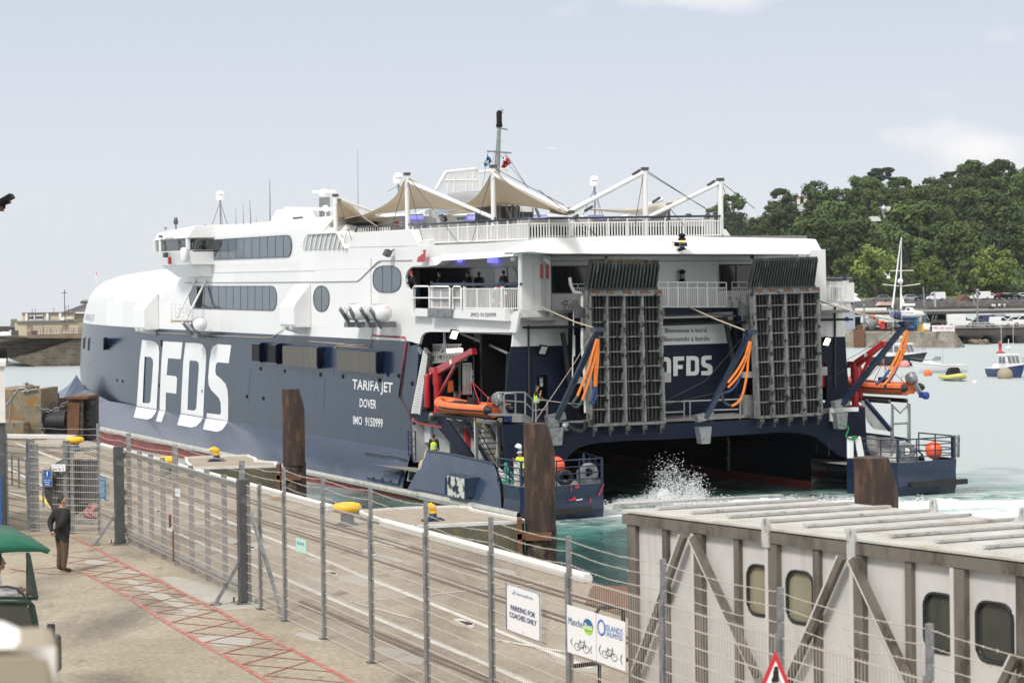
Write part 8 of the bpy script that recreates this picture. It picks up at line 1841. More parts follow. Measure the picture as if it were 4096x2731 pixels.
figure('person',BO+V((bp(0,700).x-.12,.1,-.08+bp(0,705).z-1.27)),(.9,.2,0),dict(lkn=(-.11,.4,.85),rkn=(.11,.4,.85),lan=(-.12,.45,.45),ran=(.12,.45,.45),lto=(-.12,.6,.42),rto=(.12,.6,.42),lhip=(-.1,.05,.9),rhip=(.1,.05,.9),pelvis=(0,0,.88),waist=(0,0,1.0),chest=(0,.03,1.2),neck=(0,.04,1.36),head=(0,.06,1.42),lsh=(-.18,0,1.29),rsh=(.18,0,1.29),lel=(-.22,.1,1.05),rel=(.22,.1,1.05),lwr=(-.15,.35,1.08),rwr=(.15,.35,1.08)),dict(top='cloth_white',legs='jeans'),'dark-haired driver in a pale top sitting under the green canopy',hair='hair_brown',hat=None)
# vehicle roof right in front of the lens
vd=ray(60,2500);vd.z=0;vd.normalize();O_=EYE+vd*5.4;O_.z=2.4
e_=empty('parked_van',Matrix.Translation(O_)@MR(math.atan2(-vd.x,vd.y),4,'Z'));tag(e_,'cream roof and beige body of a vehicle, close and out of focus, lower left','vehicle')
vq=ray(222,2700);vt=ray(60,2452);vb_=ray(60,2592)
vs=V((vd.y,-vd.x,0));xr=(vq*(5.4/vq.dot(vd))).dot(vs);zt=CAMH+vt.z*5.66/vt.dot(vd)-2.4;zb=CAMH+vb_.z*5.3/vb_.dot(vd)-2.4
U=mb('cream');rows=[]
for x,dz in((xr-2.8,.0),(xr-.25,0),(xr-.13,-.015),(xr-.06,-.05),(xr-.02,-.09),(xr,-.14)):rows.append([V((x,-.1,zb))]+[V((x,y,zt+dz-k))for y,k in((-.08,.012),(-.05,.004),(0,0),(.22,0),(.26,.004),(.28,.03))])
U.grid(rows);U.build('roof_panel',e_)
U=mb('beige');U.bx(xr-2.8,xr+.005,-.09,.27,-1.5,zb+.001);U.build('van_body',e_,bevel=.03)
U=mb('beige');U.ball(V((xr+.0,-.02,zb-.16)),(.03,.05,.06),12);U.build('side_lamp',e_)
# ================================================================== harbour, piers and hill beyond the ferry
def onY(px,py,Y):return W(px,py,Y=Y)
def wz(px,py,z=None):return W(px,py,z=WZ if z is None else z)
# ---- left: old fort on its rock
Yf=wz(200,1465).y
def PY(U,pts,Y,dy):U.poly([[onY(*p,Y)for p in pts]],(0,dy,0))
G4=lambda x,y:(x/4,1100+y/4)
U=mb('stone_fort')
P_=[G4(-400,980),G4(0,970),G4(130,965),G4(300,990),G4(400,1000),G4(490,955),G4(1400,940),G4(1400,1480),G4(560,1460),G4(430,1420),G4(250,1380),G4(130,1320),G4(95,1200),G4(60,1140),G4(-400,1140)]
U.poly([[onY(*p,Yf if i not in(0,1,2,11,12,13,14)else Yf+8)for i,p in enumerate(P_)]],(0,60,0));e_=U.build('fort_wall');tag(e_,'old stone fort wall rising from the sea at the left','fort wall')
U=mb('stone_brown');PY(U,[G4(430,1000),G4(430,895),G4(495,890),G4(500,955),G4(1400,930),G4(1400,1010),G4(500,1010)],Yf-.6,5);U.build('parapet',e_)
U=mb('render_cream');PY(U,[G4(285,750),G4(1230,730),G4(1250,760),G4(1255,960),G4(290,990)],Yf+10,12);PY(U,[G4(235,770),G4(285,755),G4(285,990),G4(240,880)],Yf+10.5,5);o1=U.build('harbour_building');tag(o1,'cream flat-roofed lower building with railings on the fort','building')
U=mb('slate');PY(U,[G4(230,735),G4(1240,712),G4(1250,745),G4(280,758)],Yf+9.5,13);U.build('roof',o1)
U=mb('render_cream');PY(U,[G4(350,612),G4(970,600),G4(1180,595),G4(1185,750),G4(355,760)],Yf+24,12);o2=U.build('harbour_building');tag(o2,'cream upper building with one wide window on the fort','building')
U=mb('slate');PY(U,[G4(345,600),G4(970,592),G4(1180,588),G4(1180,600),G4(345,612)],Yf+23.5,13);U.build('roof',o2)
U=mb('glass_band');PY(U,[G4(468,655),G4(692,650),G4(692,712),G4(468,717)],Yf+23.9,.1);w_=U.build('window',o2);U=mb('house_white')
for a,b in((G4(468,652),G4(692,648)),(G4(468,718),G4(692,713)),(G4(553,652),G4(553,715))):U.bar(onY(*a,Yf+23.8),onY(*b,Yf+23.8),.2)
for x in(425,760,965):U.bar(onY(*G4(x,605),Yf+23.8),onY(*G4(x,735),Yf+23.8),.5)
U.build('window_frame',w_)
U=mb('render_cream');PY(U,[G4(1185,615),G4(1500,615),G4(1500,940),G4(1255,940)],Yf+26,14);o3=U.build('harbour_building');tag(o3,'cream building with a pyramid lead roof and small louvred cap beside the bow','building')
U=mb('roof_lead');a=[onY(*G4(*p),Yf+25)for p in((975,590),(1290,460),(1415,460),(1600,590))];U.hexa([a[0],a[3],a[3]+V((0,16,0)),a[0]+V((0,16,0))],[a[1]+V((0,6,0)),a[2]+V((0,6,0)),a[2]+V((0,10,0)),a[1]+V((0,10,0))]);U.use('slate')
for k in range(9):U.bar(a[0].lerp(a[3],.12+k*.09)+V((0,-.1,.1)),a[1].lerp(a[2],k/8)+V((0,5.8,.1)),.15)
U.use('roof_lead');PY(U,[G4(1283,425),G4(1400,425),G4(1400,460),G4(1283,460)],Yf+31,4);PY(U,[G4(1275,425),G4(1343,395),G4(1407,425)],Yf+30.5,5);U.use('house_white');PY(U,[G4(1180,592),G4(1600,592),G4(1600,615),G4(1185,615)],Yf+24.8,.5);U.build('roof',o3)
U=mb('galv_dark')
for(x,y0,y1,Y)in((1033,235,720,Yf+18),(515,545,740,Yf+12),(566,540,740,Yf+12),(1055,490,740,Yf+14),(1097,480,740,Yf+14),(862,520,600,Yf+24),(690,800,945,Yf),(818,860,945,Yf),(985,860,945,Yf),(1175,855,940,Yf),(600,860,945,Yf),(520,800,900,Yf)):U.bar(onY(*G4(x,y1),Y),onY(*G4(x,y0),Y),.14 if x==1033 else .09)
U.bar(onY(*G4(987,285),Yf+18),onY(*G4(1075,287),Yf+18),.12);tag(U.build('flagpoles'),'bare radio masts and poles standing around the fort buildings','masts')
U=mb('galv_dark')
for y in(860,900):U.bar(onY(*G4(500,y),Yf-.4),onY(*G4(1400,y-12),Yf-.4),.08)
for k in range(18):x=500+k*50;U.bar(onY(*G4(x,860),Yf-.4),onY(*G4(x,948),Yf-.4),.07)
for y in(800,835):U.bar(onY(*G4(435,y),Yf+5),onY(*G4(1110,y-5),Yf+5),.07)
for k in range(14):x=435+k*14+(k>6)*470;U.bar(onY(*G4(x,795),Yf+5),onY(*G4(x,880),Yf+5),.08)
tag(U.build('fort_railing'),'thin dark railings along the top of the fort wall','railing')
U=mb('coat_white');PY(U,[G4(972,672),G4(1025,672),G4(1025,725),G4(972,725)],Yf+9,2);PY(U,[G4(1070,672),G4(1145,672),G4(1145,695),G4(1070,695)],Yf+9,2);PY(U,[G4(148,882),G4(178,882),G4(178,965),G4(148,965)],Yf+4,1);U.use('galv_dark');PY(U,[G4(180,885),G4(278,885),G4(278,968),G4(180,968)],Yf+4,1);tag(U.build('roof_plant'),'white cooling boxes on and beside the fort buildings','cooling units')
U=mb('awn_white');U.ball(onY(*G4(90,975),Yf+9),(2.2,1.2,.9),14);tag(U.build('parked_car'),'white car roof half hidden behind the fort wall','car')
U=mb('gang_glass');PY(U,[G4(172,705),G4(272,700),G4(272,790),G4(172,795)],Yf+30,.1);U.use('galv');PY(U,[G4(165,790),G4(235,790),G4(235,830),G4(165,830)],Yf+30,3);tag(U.build('glass_shelter'),'small glass sided shelter left of the cream buildings','shelter')
U=mb('wall_dark');PY(U,[G4(-700,822),G4(245,822),G4(245,990),G4(-700,990)],Yf+90,8);tag(U.build('breakwater'),'long dark breakwater wall at the far left','breakwater')
U=mb('concrete_far');PY(U,[G4(-700,905),G4(240,905),G4(240,920),G4(-700,920)],Yf+86,4);kind(U.build('breakwater_path'),'structure')
U=mb('shingle');a=[wz(-300,1440),wz(60,1440),wz(40,1425),wz(28,1405)];U.add([wz(-300,1438)-V((0,0,.3)),wz(30,1440)-V((0,0,.3)),onY(34,1400,Yf+18),onY(24,1385,Yf+30),onY(-300,1380,Yf+30)],[(0,1,2,3,4)]);kind(U.build('shingle_beach'),'structure')
# ---- right: pier, quay, wharf
Yp=wz(3600,1389).y;zp=onY(3600,1324,Yp).z
Lq=lambda x,y:(3300+x/4,1130+y/4)
Mq=lambda x,y:(3508+x/4,1130+y/4)
U=mb('stone_pier')
p0,p1=onY(*Lq(-400,1000),Yp+20),onY(*Mq(1215,1050),Yp-18)
pr=[(p0.x-60,Yp+30),(onY(3600,1390,Yp).x,Yp),(onY(*Mq(1250,1050),Yp-14).x,Yp-14),(onY(*Mq(1500,1050),Yp-4).x,Yp-4),(onY(*Mq(1500,1050),Yp-4).x+2,Yp+60),(p0.x-60,Yp+110)]
top=[V((x,y,zp))for x,y in pr];
top[3]=V((pr[3][0]-6,pr[3][1]+2,zp-.5));bot=[V((x,y,-1.5))for x,y in pr]
n=len(top);U.add(top+bot,[(i,(i+1)%n,n+(i+1)%n,n+i)for i in range(n)]);U.use('concrete_far');U.poly([top]);e_=U.build('stone_pier');tag(e_,'long stone pier with coursed blocks behind the moored boats','pier')
U=mb('rust');a=onY(*Lq(508,900),Yp+6);U.box((a.x,Yp+3.5,2.5),(2.2,3,zp*1.0));U.build('pier_ladder',e_)
# wharf deck to the right
yw=Yp+25
zw=zp+.35
w0,w1=onY(*Mq(1270,735),yw),onY(4400,1310,yw)
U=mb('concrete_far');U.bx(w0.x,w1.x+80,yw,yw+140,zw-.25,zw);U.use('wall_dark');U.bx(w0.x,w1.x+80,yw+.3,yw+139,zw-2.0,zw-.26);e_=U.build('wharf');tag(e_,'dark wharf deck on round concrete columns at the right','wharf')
for k,x in enumerate((1578,1942,2315,2700)):
 U=mb('concrete_far');c=onY(*Mq(x,860),yw+3);U.lathe([(1.5,-1.5),(1.5,zw-2.6),(2.1,zw-2.55),(2.1,zw-2.01)],(c.x,yw+4,0),18);U.build('column',e_)
U=mb('black');U.bx(w0.x-6,w1.x+80,yw+22,yw+23,-1,zw-1.9);U.build('shadowed_back_wall',e_)  # near-black colour stands in for the shade under the deck
U=mb('coat_white')
for z in(.5,1.05):U.tube([V((w0.x-10,yw+.4,zw+z)),V((w1.x+80,yw+.4,zw+z))],.05,5)
x=w0.x-10
while x<w1.x+70:U.bar((x,yw+.4,zw),(x,yw+.4,zw+1.05),.07);x+=3.4
U.build('wharf_railing',e_)
U=mb('stone_brown');rk=random.Random(4)
for k in range(60):c=onY(*Mq(1530+rk.uniform(-20,180),950+rk.uniform(-20,25)),yw-2);U.ball((c.x,yw+rk.uniform(-6,6),WZ+rk.uniform(0,.9)),(rk.uniform(.4,1.2),rk.uniform(.4,1),rk.uniform(.3,.7)),6)
kind(U.build('rocks'),'stuff')
# ground behind: yard, road, promenade, sea walls, grass, hill
U=mb('concrete_far');U.add([(60,Yp+50,zw+.05),(420,Yp+50,zw+.05),(420,Yp+190,zw+.05),(60,Yp+190,zw+.05)],[(0,1,2,3)]);kind(U.build('yard_ground'),'structure')
Yr=Yp+95
def wall_(nm,y0px,y1px,Y,dy,m,lab,x0=3380,x1=4500,cat='sea wall'):
 U=mb(m);U.poly([[onY(x0,y0px+(0),Y),onY(x1,y0px-.0145*(x1-x0)*1,Y),onY(x1,y1px-.0145*(x1-x0),Y),onY(x0,y1px,Y)]],(0,dy,0));o=U.build(nm);tag(o,lab,cat);return o
wall_('sea_wall',1251,1262,Yr,6,'wall_dark','dark wall below the far promenade path')
wall_('sea_wall',1232,1252,Yr+30,6,'wall_dark','long dark parapet behind the promenade walkers')
wall_('stone_embankment',1210,1233,Yr+45,8,'stone_wall','pale cobbled embankment behind the boatyard')
wall_('stone_wall',1199,1212,Yr+80,4,'stone_wall','distant stone wall below the grass strip')
U=mb('concrete_far');z1=onY(3500,1250,Yr+3).z;U.add([(60,Yr,z1),(500,Yr,z1),(500,Yr+31,z1+.6),(60,Yr+31,z1+.6)],[(0,1,2,3)]);z2=onY(3500,1211,Yr+52).z;U.add([(60,Yr+46,z2),(560,Yr+46,z2),(560,Yr+82,z2+.3),(60,Yr+82,z2+.3)],[(0,1,2,3)]);kind(U.build('promenade'),'structure')
zg=onY(3500,1199,Yr+82).z;zg2=onY(3500,1188,Yr+120).z
# hill terrain from the traced skyline
sky_=[(2600,1000),(2700,920),(2850,850),(2982,838),(3040,820),(3120,800),(3200,780),(3300,760),(3422,750),(3529,735),(3650,740),(3797,715),(3900,712),(4005,705),(4096,715),(4300,735),(4700,760)]
Yh0,Yh1=Yr+118,Yr+330
def hill_z(x,Y):
 t=max(0,min(1,(Y-Yh0)/(Yh1-Yh0)));px=2048+x/Yh1*FPX
 top=onY(px,interp(px,[p[0]for p in sky_],[p[1]for p in sky_])+92-max(0,min(34,(px-3300)/18)),Yh1).z
 s_=t**.85;return zg2+(max(top,zg2+1)-zg2)*s_
U=mb('grass');U.add([(60,Yr+82,zg),(620,Yr+82,zg),(620,Yh0+2,zg2),(60,Yh0+2,zg2)],[(0,1,2,3)]);kind(U.build('grass_strip'),'structure')
U=mb('hill_soil');rows=[]
for i in range(22):
 Y=lerp(Yh0,Yh1+160,i/21);rows.append([V((x,Y,hill_z(x*Yh1/Y if Y>Yh1 else x,min(Y,Yh1))-(max(0,Y-Yh1)*.15)))for x in[40+20*k for k in range(30)]])
U.grid(rows);kind(U.build('hill'),'structure')
# trees ------------------------------------------------------------
def leaf_tree(seed,h,r,kind_='round',leaf='leaf',n=2600):
 rnd=random.Random(seed);cl=[]
 nb=34
 for k in range(nb):
  if kind_=='round':
   th,v=rnd.uniform(0,2*pi),rnd.uniform(-.75,1)
   rr_=r*(rnd.uniform(.35,1)**.5)*math.sqrt(max(0,1-(v*.92)**2));c=V((rr_*cos(th),rr_*sin(th),h*.58+v*h*.40));br=r*rnd.uniform(.22,.42)
  elif kind_=='pine':
   th=rnd.uniform(0,2*pi);rr_=r*math.sqrt(rnd.uniform(.0,1));lay=rnd.choice([.72,.85,.97]);c=V((rr_*cos(th)*(1.25-lay*.5),rr_*sin(th),h*lay+rnd.uniform(-.03,.03)*h));br=r*rnd.uniform(.2,.36)
  else:
   th=rnd.uniform(0,2*pi);v=rnd.uniform(0,1);rr_=r*.9*(1-v*.7)*rnd.uniform(.3,1);c=V((rr_*cos(th),rr_*sin(th),h*(.25+v*.7)));br=r*rnd.uniform(.25,.45)
  cl.append((c,br))
 U=mb(leaf);per=n//nb
 for c,br in cl:
  for k in range(per):
   d=V((rnd.gauss(0,1),rnd.gauss(0,1),rnd.gauss(0,1))).normalized();q=c+V((d.x*br,d.y*br,d.z*br*(.5 if kind_=='pine' else .8)))*rnd.uniform(.7,1.05)
   s_=rnd.uniform(.28,.62)*h/14;nn=(d+V((rnd.gauss(0,.5),rnd.gauss(0,.5),rnd.gauss(0,.5)+.4))).normalized();u=nn.orthogonal().normalized();u=(MR(rnd.uniform(0,6.28),3,nn)@u);v=nn.cross(u)
   U.add([q-u*s_-v*s_*.3,q+v*s_*.7,q+u*s_-v*s_*.2,q-v*s_*.8],[(0,1,2,3)],False)
 e_=empty('tree',(0,0,0));U.build('crown',e_)
 T_=mb('bark');T_.tube([(0,0,-2),(.1,0,h*.25),(.0,.1,h*.55)],[h*.028,h*.02,h*.01],7)
 for k in range(5):c,br=cl[k*3];T_.tube([(0,0,h*(.2+.06*k)),tuple(c*.6+V((0,0,h*.2))),tuple(c)],[h*.012,h*.008,h*.003],5)
 T_.build('trunk',e_);return e_
protos=[leaf_tree(1,13,5.6,leaf='leaf'),leaf_tree(2,12,6.2,leaf='leaf_dark',n=2400),leaf_tree(3,14,5.0,leaf='leaf'),leaf_tree(4,11,5.6,leaf='leaf_olive',n=2200),leaf_tree(5,15,6.4,leaf='leaf'),leaf_tree(6,14,6.5,'pine','leaf_dark',2000),leaf_tree(7,15,6.2,leaf='leaf_light'),leaf_tree(8,12,4.6,'cone','leaf_dark',1600)]
kl=['mid green rounded tree','dark green spreading tree','tall mid green tree','olive brown tinted tree','large full crowned tree','dark flat topped pine','bright yellow green tree','dark narrow tree']
used=[False]*len(protos)
kidmap={p:[c for c in bpy.data.objects if c.parent==p]for p in protos}
def put_tree(i,x,y,z,s,label,rz,group):
 p=protos[i]
 if not used[i]:used[i]=True;e_=p
 else:
  e_=p.copy();col.objects.link(e_)
  for c in kidmap[p]:k=c.copy();col.objects.link(k);k.parent=e_
 e_.location=(x,y,z);e_.rotation_euler=(0,0,rz);e_.scale=(s,s,s*random.uniform(.9,1.1));tag(e_,label,'tree',group);return e_
rt=random.Random(21);cnt=0
rows_=11
hx=['left part','left middle part','middle','right middle part','right part']
for r in range(rows_):
 t=(r+.35)/rows_;Y=lerp(Yh0+3,Yh1-2,t**1.0);stepx=11
 x=2048 and(3340-2048)/FPX*Y-6 if r<4 else((3000-2048)/FPX*Y if r<7 else(2800-2048)/FPX*Y)
 x1=(4150-2048)/FPX*Y
 while x<x1:
  xx,yy=x+rt.uniform(-3,3),Y+rt.uniform(-7,7);px=2048+xx/yy*FPX
  zz=hill_z(xx,yy);i=rt.choice([0,0,0,1,2,2,3,4,4,7])if r<rows_-1 else rt.choice([0,1,2,4,4])
  # keep the little white houses clear
  ztop=projy=None
  s_=rt.uniform(.75,1.65)if 0<r<rows_-4 else rt.uniform(.7,1.1)
  zt_=zz+14*s_
  if yy<Yh1-60 and((3440<px<3620 and zt_>onY(px,895,yy).z)or(3160<px<3240 and zt_>onY(px,845,yy).z)):x+=stepx*.6;continue
  if yy<Yh1-24 and 3165<px<3235 and zt_>onY(px,835,yy).z:x+=stepx*.6;continue
  if px>(3250 if zz-zg2<20 else 2800):
   pos=hx[min(4,max(0,int((px-2750)/270)))];lvl='foot' if r<3 else 'middle slope' if r<7 else 'upper slope' if r<rows_-1 else 'skyline'
   put_tree(i,xx,yy,zz-1.2,s_,f'{kl[i]} on the {lvl} of the hill, {pos}',rt.uniform(0,6.28),'trees covering the hill');cnt+=1
  x+=stepx*rt.uniform(.75,1.2)
# single trees with a place of their own: (px centre, px foot y, px top y, kind, distance)
def special(px,yb,yt,i,Y,lab):
 b,t_=onY(px,yb,Y),onY(px,yt,Y);h0=(13,12,14,11,15,14,15,12)[i];put_tree(i,b.x,Y,b.z,(t_.z-b.z)/h0*1.0,lab,rt.uniform(0,6),'trees that stand out on the hill')
special(3505,1190,985,6,Yh0-6,'bright yellow green tree left of the yacht mast at the foot of the hill');special(3702,1190,1030,6,Yh0-6,'bright yellow green tree right of the yacht mast at the foot of the hill');special(3975,1190,1005,6,Yh0-6,'bright yellow green tree near the right edge at the foot of the hill')
special(3520,800,688,5,Yh1,'widest dark pine on the skyline');special(3600,800,705,5,Yh1+3,'dark pine on the skyline just right of the widest pine');special(3807,780,684,5,Yh1,'lone rounded pine on the skyline');special(3905,790,668,5,Yh1,'tall dark pine on the skyline, left of a pair');special(3965,790,670,5,Yh1+2,'tall dark pine on the skyline, right of a pair');special(4075,790,695,5,Yh1,'dark pine at the right edge of the skyline')
special(2932,900,780,0,Yh1-10,'round tree at the left end of the wood beside the last awning post');special(2860,920,820,2,Yh1-14,'leafy tree at the far left end of the wood');special(3120,850,748,4,Yh1-6,'tall leafy tree left of the white chimneys');special(3260,840,728,1,Yh1,'dark tree right of the white chimneys')
special(2755,880,855,5,Yh1+20,'tiny pine beside the grey roof behind the sun deck');special(3800,1192,1130,2,Yh0-20,'small sapling on the grass right of the yacht');special(3380,1190,1110,0,Yh0-8,'leafy tree beside the white pavilion roofs')
for i,u in enumerate(used):
 if not u:put_tree(i,150+i*9,Yh1-30,hill_z(150,Yh1-30),1,kl[i]+' deep in the wood',0,'trees covering the hill')
# low scrub that fills the gaps of the wood and the foot of the hill
U=mb('leaf');rs=random.Random(9)
for k in range(15000):
 Y=rs.uniform(Yh0-4,Yh1+5);px=rs.uniform(2900,4180);x=(px-2048)/FPX*Y;z=hill_z(x,Y)
 if px<3250 and z-zg2<14:continue
 q=V((x,Y,z+rs.uniform(0,3.0)));s_=rs.uniform(.4,1.2);nn=V((rs.gauss(0,.6),-.5+rs.gauss(0,.5),.6)).normalized();u=nn.orthogonal().normalized();v=nn.cross(u);U.add([q-u*s_,q+v*s_*.8,q+u*s_,q-v*s_*.8],[(0,1,2,3)],False)
kind(U.build('undergrowth'),'stuff')
# houses on the hill
Nn=lambda x,y:(2696+x/1.68,600+y/1.68)
def house(pts,Y,dy,lab,m='house_white',chim=None,win=()):
 U=mb(m);PY(U,pts,Y,dy);o=U.build('hill_house');tag(o,lab,'house')
 if chim:
  for q in chim:
   U=mb('house_white');PY(U,q[0],Y-.5,1.2);U.use('terracotta');PY(U,q[1],Y-.5,1.2);U.build('chimney',o)
 for q in win:U=mb('glass_dark');PY(U,q,Y-.15,.1);U.build('window',o)
house([Nn(1358,382),Nn(1398,380),Nn(1398,440),Nn(1358,442)],Yh1-60,5,'small white block house with a chimney half way up the hill');house([Nn(1420,380),Nn(1458,378),Nn(1458,432),Nn(1420,436)],Yh1-60,5,'white house wall right of the small white turret on the hill')
house([Nn(1322,447),Nn(1396,446),Nn(1396,478),Nn(1322,480)],Yh1-66,5,'low white wall building below the other white houses on the hill')
U=mb('house_white');c=onY(*Nn(1408,410),Yh1-61);U.lathe([(1.0,-3),(1.0,0.5),(1.2,.6),(.9,1.6),(.3,2.3),(.001,2.6)],c,14);tag(U.build('turret'),'small white round turret between the white houses on the hill','turret')
house([Nn(840,372),Nn(880,352),Nn(905,372),Nn(905,400),Nn(840,400)],Yh1-25,5,'white gabled house with two terracotta chimneys among the trees',chim=[([Nn(828,330),Nn(848,330),Nn(848,365),Nn(828,365)],[Nn(828,316),Nn(848,316),Nn(848,329),Nn(828,329)]),([Nn(875,330),Nn(897,330),Nn(897,362),Nn(875,362)],[Nn(875,316),Nn(897,316),Nn(897,329),Nn(875,329)])])
house([E(950,588),E(1000,568),E(1060,562),E(1150,560),E(1160,600),E(1160,625),E(950,625)],Yh1+25,8,'grey roofed white house seen through the sun deck railing','house_white');U=mb('slate');PY(U,[E(950,588),E(1000,568),E(1060,562),E(1150,560),E(1155,588)],Yh1+24,1);o=U.build('grey_roof');o.parent=bpy.data.objects['hill_house.004']if 'hill_house.004' in bpy.data.objects else None
# pavilion and blue shed behind the ferry
U=mb('awn_white');U.poly([[onY(*p,Yp+18)for p in(Lq(380,150),Lq(580,275),Lq(580,295),Lq(380,300))]],(0,10,0));U.poly([[onY(*p,Yp+30)for p in(Lq(380,120),Lq(525,190),Lq(525,212),Lq(380,212))]],(0,8,0));U.use('shed_blue');U.poly([[onY(*p,Yp+20)for p in(Lq(300,300),Lq(478,300),Lq(482,745),Lq(310,765))]],(0,8,0));e_=U.build('harbour_shed');tag(e_,'pale blue shed with white pointed awnings at the pier','shed')
U=mb('black');PY(U,[Lq(316,552),Lq(375,552),Lq(375,608),Lq(316,608)],Yp+19.8,.1);PY(U,[Lq(408,312),Lq(445,312),Lq(445,345),Lq(408,345)],Yp+19.8,.1);U.build('window',e_)
U=mb('pink_roof');U.poly([[onY(*p,Yr+35)for p in(Lq(862,365),Lq(905,312),Lq(1125,312),Lq(1075,365))]],(0,6,0));U.use('wall_dark');PY(U,[Lq(885,366),Lq(1120,366),Lq(1120,408),Lq(885,408)],Yr+35.5,5);tag(U.build('lean_to_shed'),'low shed with a pinkish sloping roof behind the yacht','shed')
U=mb('brick_far');PY(U,[Mq(1300,312),Mq(1360,240),Mq(1400,210),Mq(1450,195),Mq(1540,240),Mq(1600,270),Mq(1600,312)],Yr+60,8);U.use('slate');U.poly([[onY(*Mq(*p),Yr+59.5)for p in((1440,205),(1460,192),(1545,240),(1470,240))]],(0,1,0));tag(U.build('brick_shelter'),'round shouldered brick building on the far promenade','building')
# cars ---------------------------------------------------------------
def car(kind_,paint):
 e_=empty('parked_car',(0,0,0))
 if kind_=='van':prof=[(-2.2,.35),(-2.25,1.0),(-2.15,1.85),(-2.0,1.95),(.5,1.93),(.75,1.85),(1.35,1.15),(2.1,.95),(2.2,.7),(2.2,.35)];gl=[(.1,1.75),(.65,1.75),(1.22,1.15),(.1,1.15)];wd=1.75
 elif kind_=='boxvan':prof=[(-2.6,.4),(-2.6,2.6),(.9,2.6),(1.0,2.2),(1.55,1.3),(2.3,1.1),(2.4,.4)];gl=[(1.0,2.0),(1.12,2.0),(1.5,1.35),(1.0,1.35)];wd=1.95
 else:prof=[(-2.1,.35),(-2.15,.85),(-1.9,1.0),(-1.4,1.42),(-.9,1.5),(.3,1.48),(1.05,1.0),(1.95,.82),(2.1,.6),(2.1,.35)];gl=[(-1.3,1.36),(-.8,1.42),(.25,1.4),(.85,1.02),(-1.6,1.0)];wd=1.7
 U=mb(paint);U.hexa([V((x,-wd/2,z))for x,z in prof],[V((x,wd/2,z))for x,z in prof]);U.build('car_body',e_,bevel=.08)
 U=mb('glass_dark');
 for sy in(-1,1):U.poly([[V((x,sy*(wd/2+.01),z))for x,z in gl]])
 i_=5 if kind_=='van' else(3 if kind_=='boxvan' else 5);a,b=prof[i_],prof[i_+1];dx,dz=.02,.03;U.add([(a[0]+dx,-wd/2+.12,a[1]-.03),(b[0]+dx,-wd/2+.12,b[1]+.03),(b[0]+dx,wd/2-.12,b[1]+.03),(a[0]+dx,wd/2-.12,a[1]-.03)],[(0,1,2,3)]);U.build('windows',e_)
 for x in(prof[0][0]+.75,prof[-1][0]-.75):
  for sy in(-1,1):U=mb('rubber');U.lathe([(.001,-.1),(.33,-.1),(.33,.1),(.001,.1)],(x,sy*(wd/2-.08),.33),14,MR(R_(90),4,'X'));U.use('galv');U.lathe([(.001,.0),(.2,.0)],(x,sy*(wd/2+.025),.33),12,MR(R_(90),4,'X'));U.build('wheel',e_)
 U=mb('lamp_warm');U.mats=[];U.use('reflective')
 for sy in(-1,1):U.box((prof[-1][0]-.02,sy*(wd/2-.25),.72),(.08,.28,.14))
 U.build('headlight',e_)
 return e_
ck={}
def put_car(kind_,paint,px,pyb,Y,z,yaw,lab,s=1.0,grp='vehicles parked on the wharf'):
 key=(kind_,paint)
 if key not in ck:ck[key]=car(kind_,paint);e_=ck[key]
 else:
  e_=ck[key].copy();col.objects.link(e_)
  for c in[x for x in bpy.data.objects if x.parent==ck[key]]:k=c.copy();col.objects.link(k);k.parent=e_
 x=onY(px,pyb,Y).x;e_.location=(x,Y,z);e_.rotation_euler=(0,0,R_(yaw));e_.scale=(s,)*3;tag(e_,lab,'van' if 'van' in kind_ else 'car',grp)
ys=yw+3;sc_=ys*20/FPX/2.2*.55
S1_=1.22
put_car('van','car_white',Mq(1975,0)[0],1305,ys+1,zw,-8,'white crew van parked by the wharf rail',S1_);put_car('car','car_grey',Mq(1650,0)[0],1305,ys+1,zw,-5,'grey hatchback parked behind the lamp post',S1_);put_car('boxvan','car_white',Mq(1330,0)[0],1305,ys+2,zw,-5,'white box van next to the dark green container',S1_)
put_car('van','car_white',Mq(2370,0)[0],1305,ys+2,zw,172,'large white van cut by the right edge of the photo',1.45);put_car('van','car_blue',Mq(1690,0)[0],1290,ys+14,zw+.2,175,'dark blue van behind the lamp post',1.35);put_car('car','car_white',Mq(1450,0)[0],1290,ys+14,zw+.2,0,'white car behind the white box van',S1_)
put_car('car','car_silver',Mq(2180,0)[0],1290,ys+13,zw+.2,170,'silver car behind the white crew van',1.4);put_car('car','car_teal',Mq(2080,0)[0],1285,ys+26,zw+.6,0,'teal car in the rear row of the wharf',S1_);put_car('car','car_red',Mq(1870,0)[0],1285,ys+26,zw+.4,0,'reddish car in the rear row of the wharf',S1_);put_car('boxvan','car_silver',Mq(1990,0)[0],1280,ys+34,zw+.6,0,'pale pick-up in the rearmost row of the wharf',.9);put_car('car','car_white',Mq(1960,0)[0],1288,ys+20,zw+.3,0,'white hatchback just behind the white crew van',S1_)
zpr=z2+.35
for(x,paint,kd,lab)in((60,'car_grey','car','dark car on the far road above the pink roof'),(560,'car_silver','car','silver car on the far road near the yacht mast'),(735,'car_blue','car','blue car on the far road right of the yacht'),(930,'car_white','van','white van on the far road beside a bare pole'),(1650,'car_white','van','white van on the far road behind the lamp post'),(1820,'car_white','car','white saloon on the far road'),(2000,'car_red','car','red car on the far road'),(2080,'car_white','car','low white car beside the red one on the far road'),(2200,'car_grey','car','dark hatchback on the far road'),(2310,'car_white','car','white car at the right end of the far road')):
 put_car(kd,paint,Mq(x,0)[0],1205,Yr+58,zpr,0 if x%3 else 180,lab,1.35,'cars on the far road')
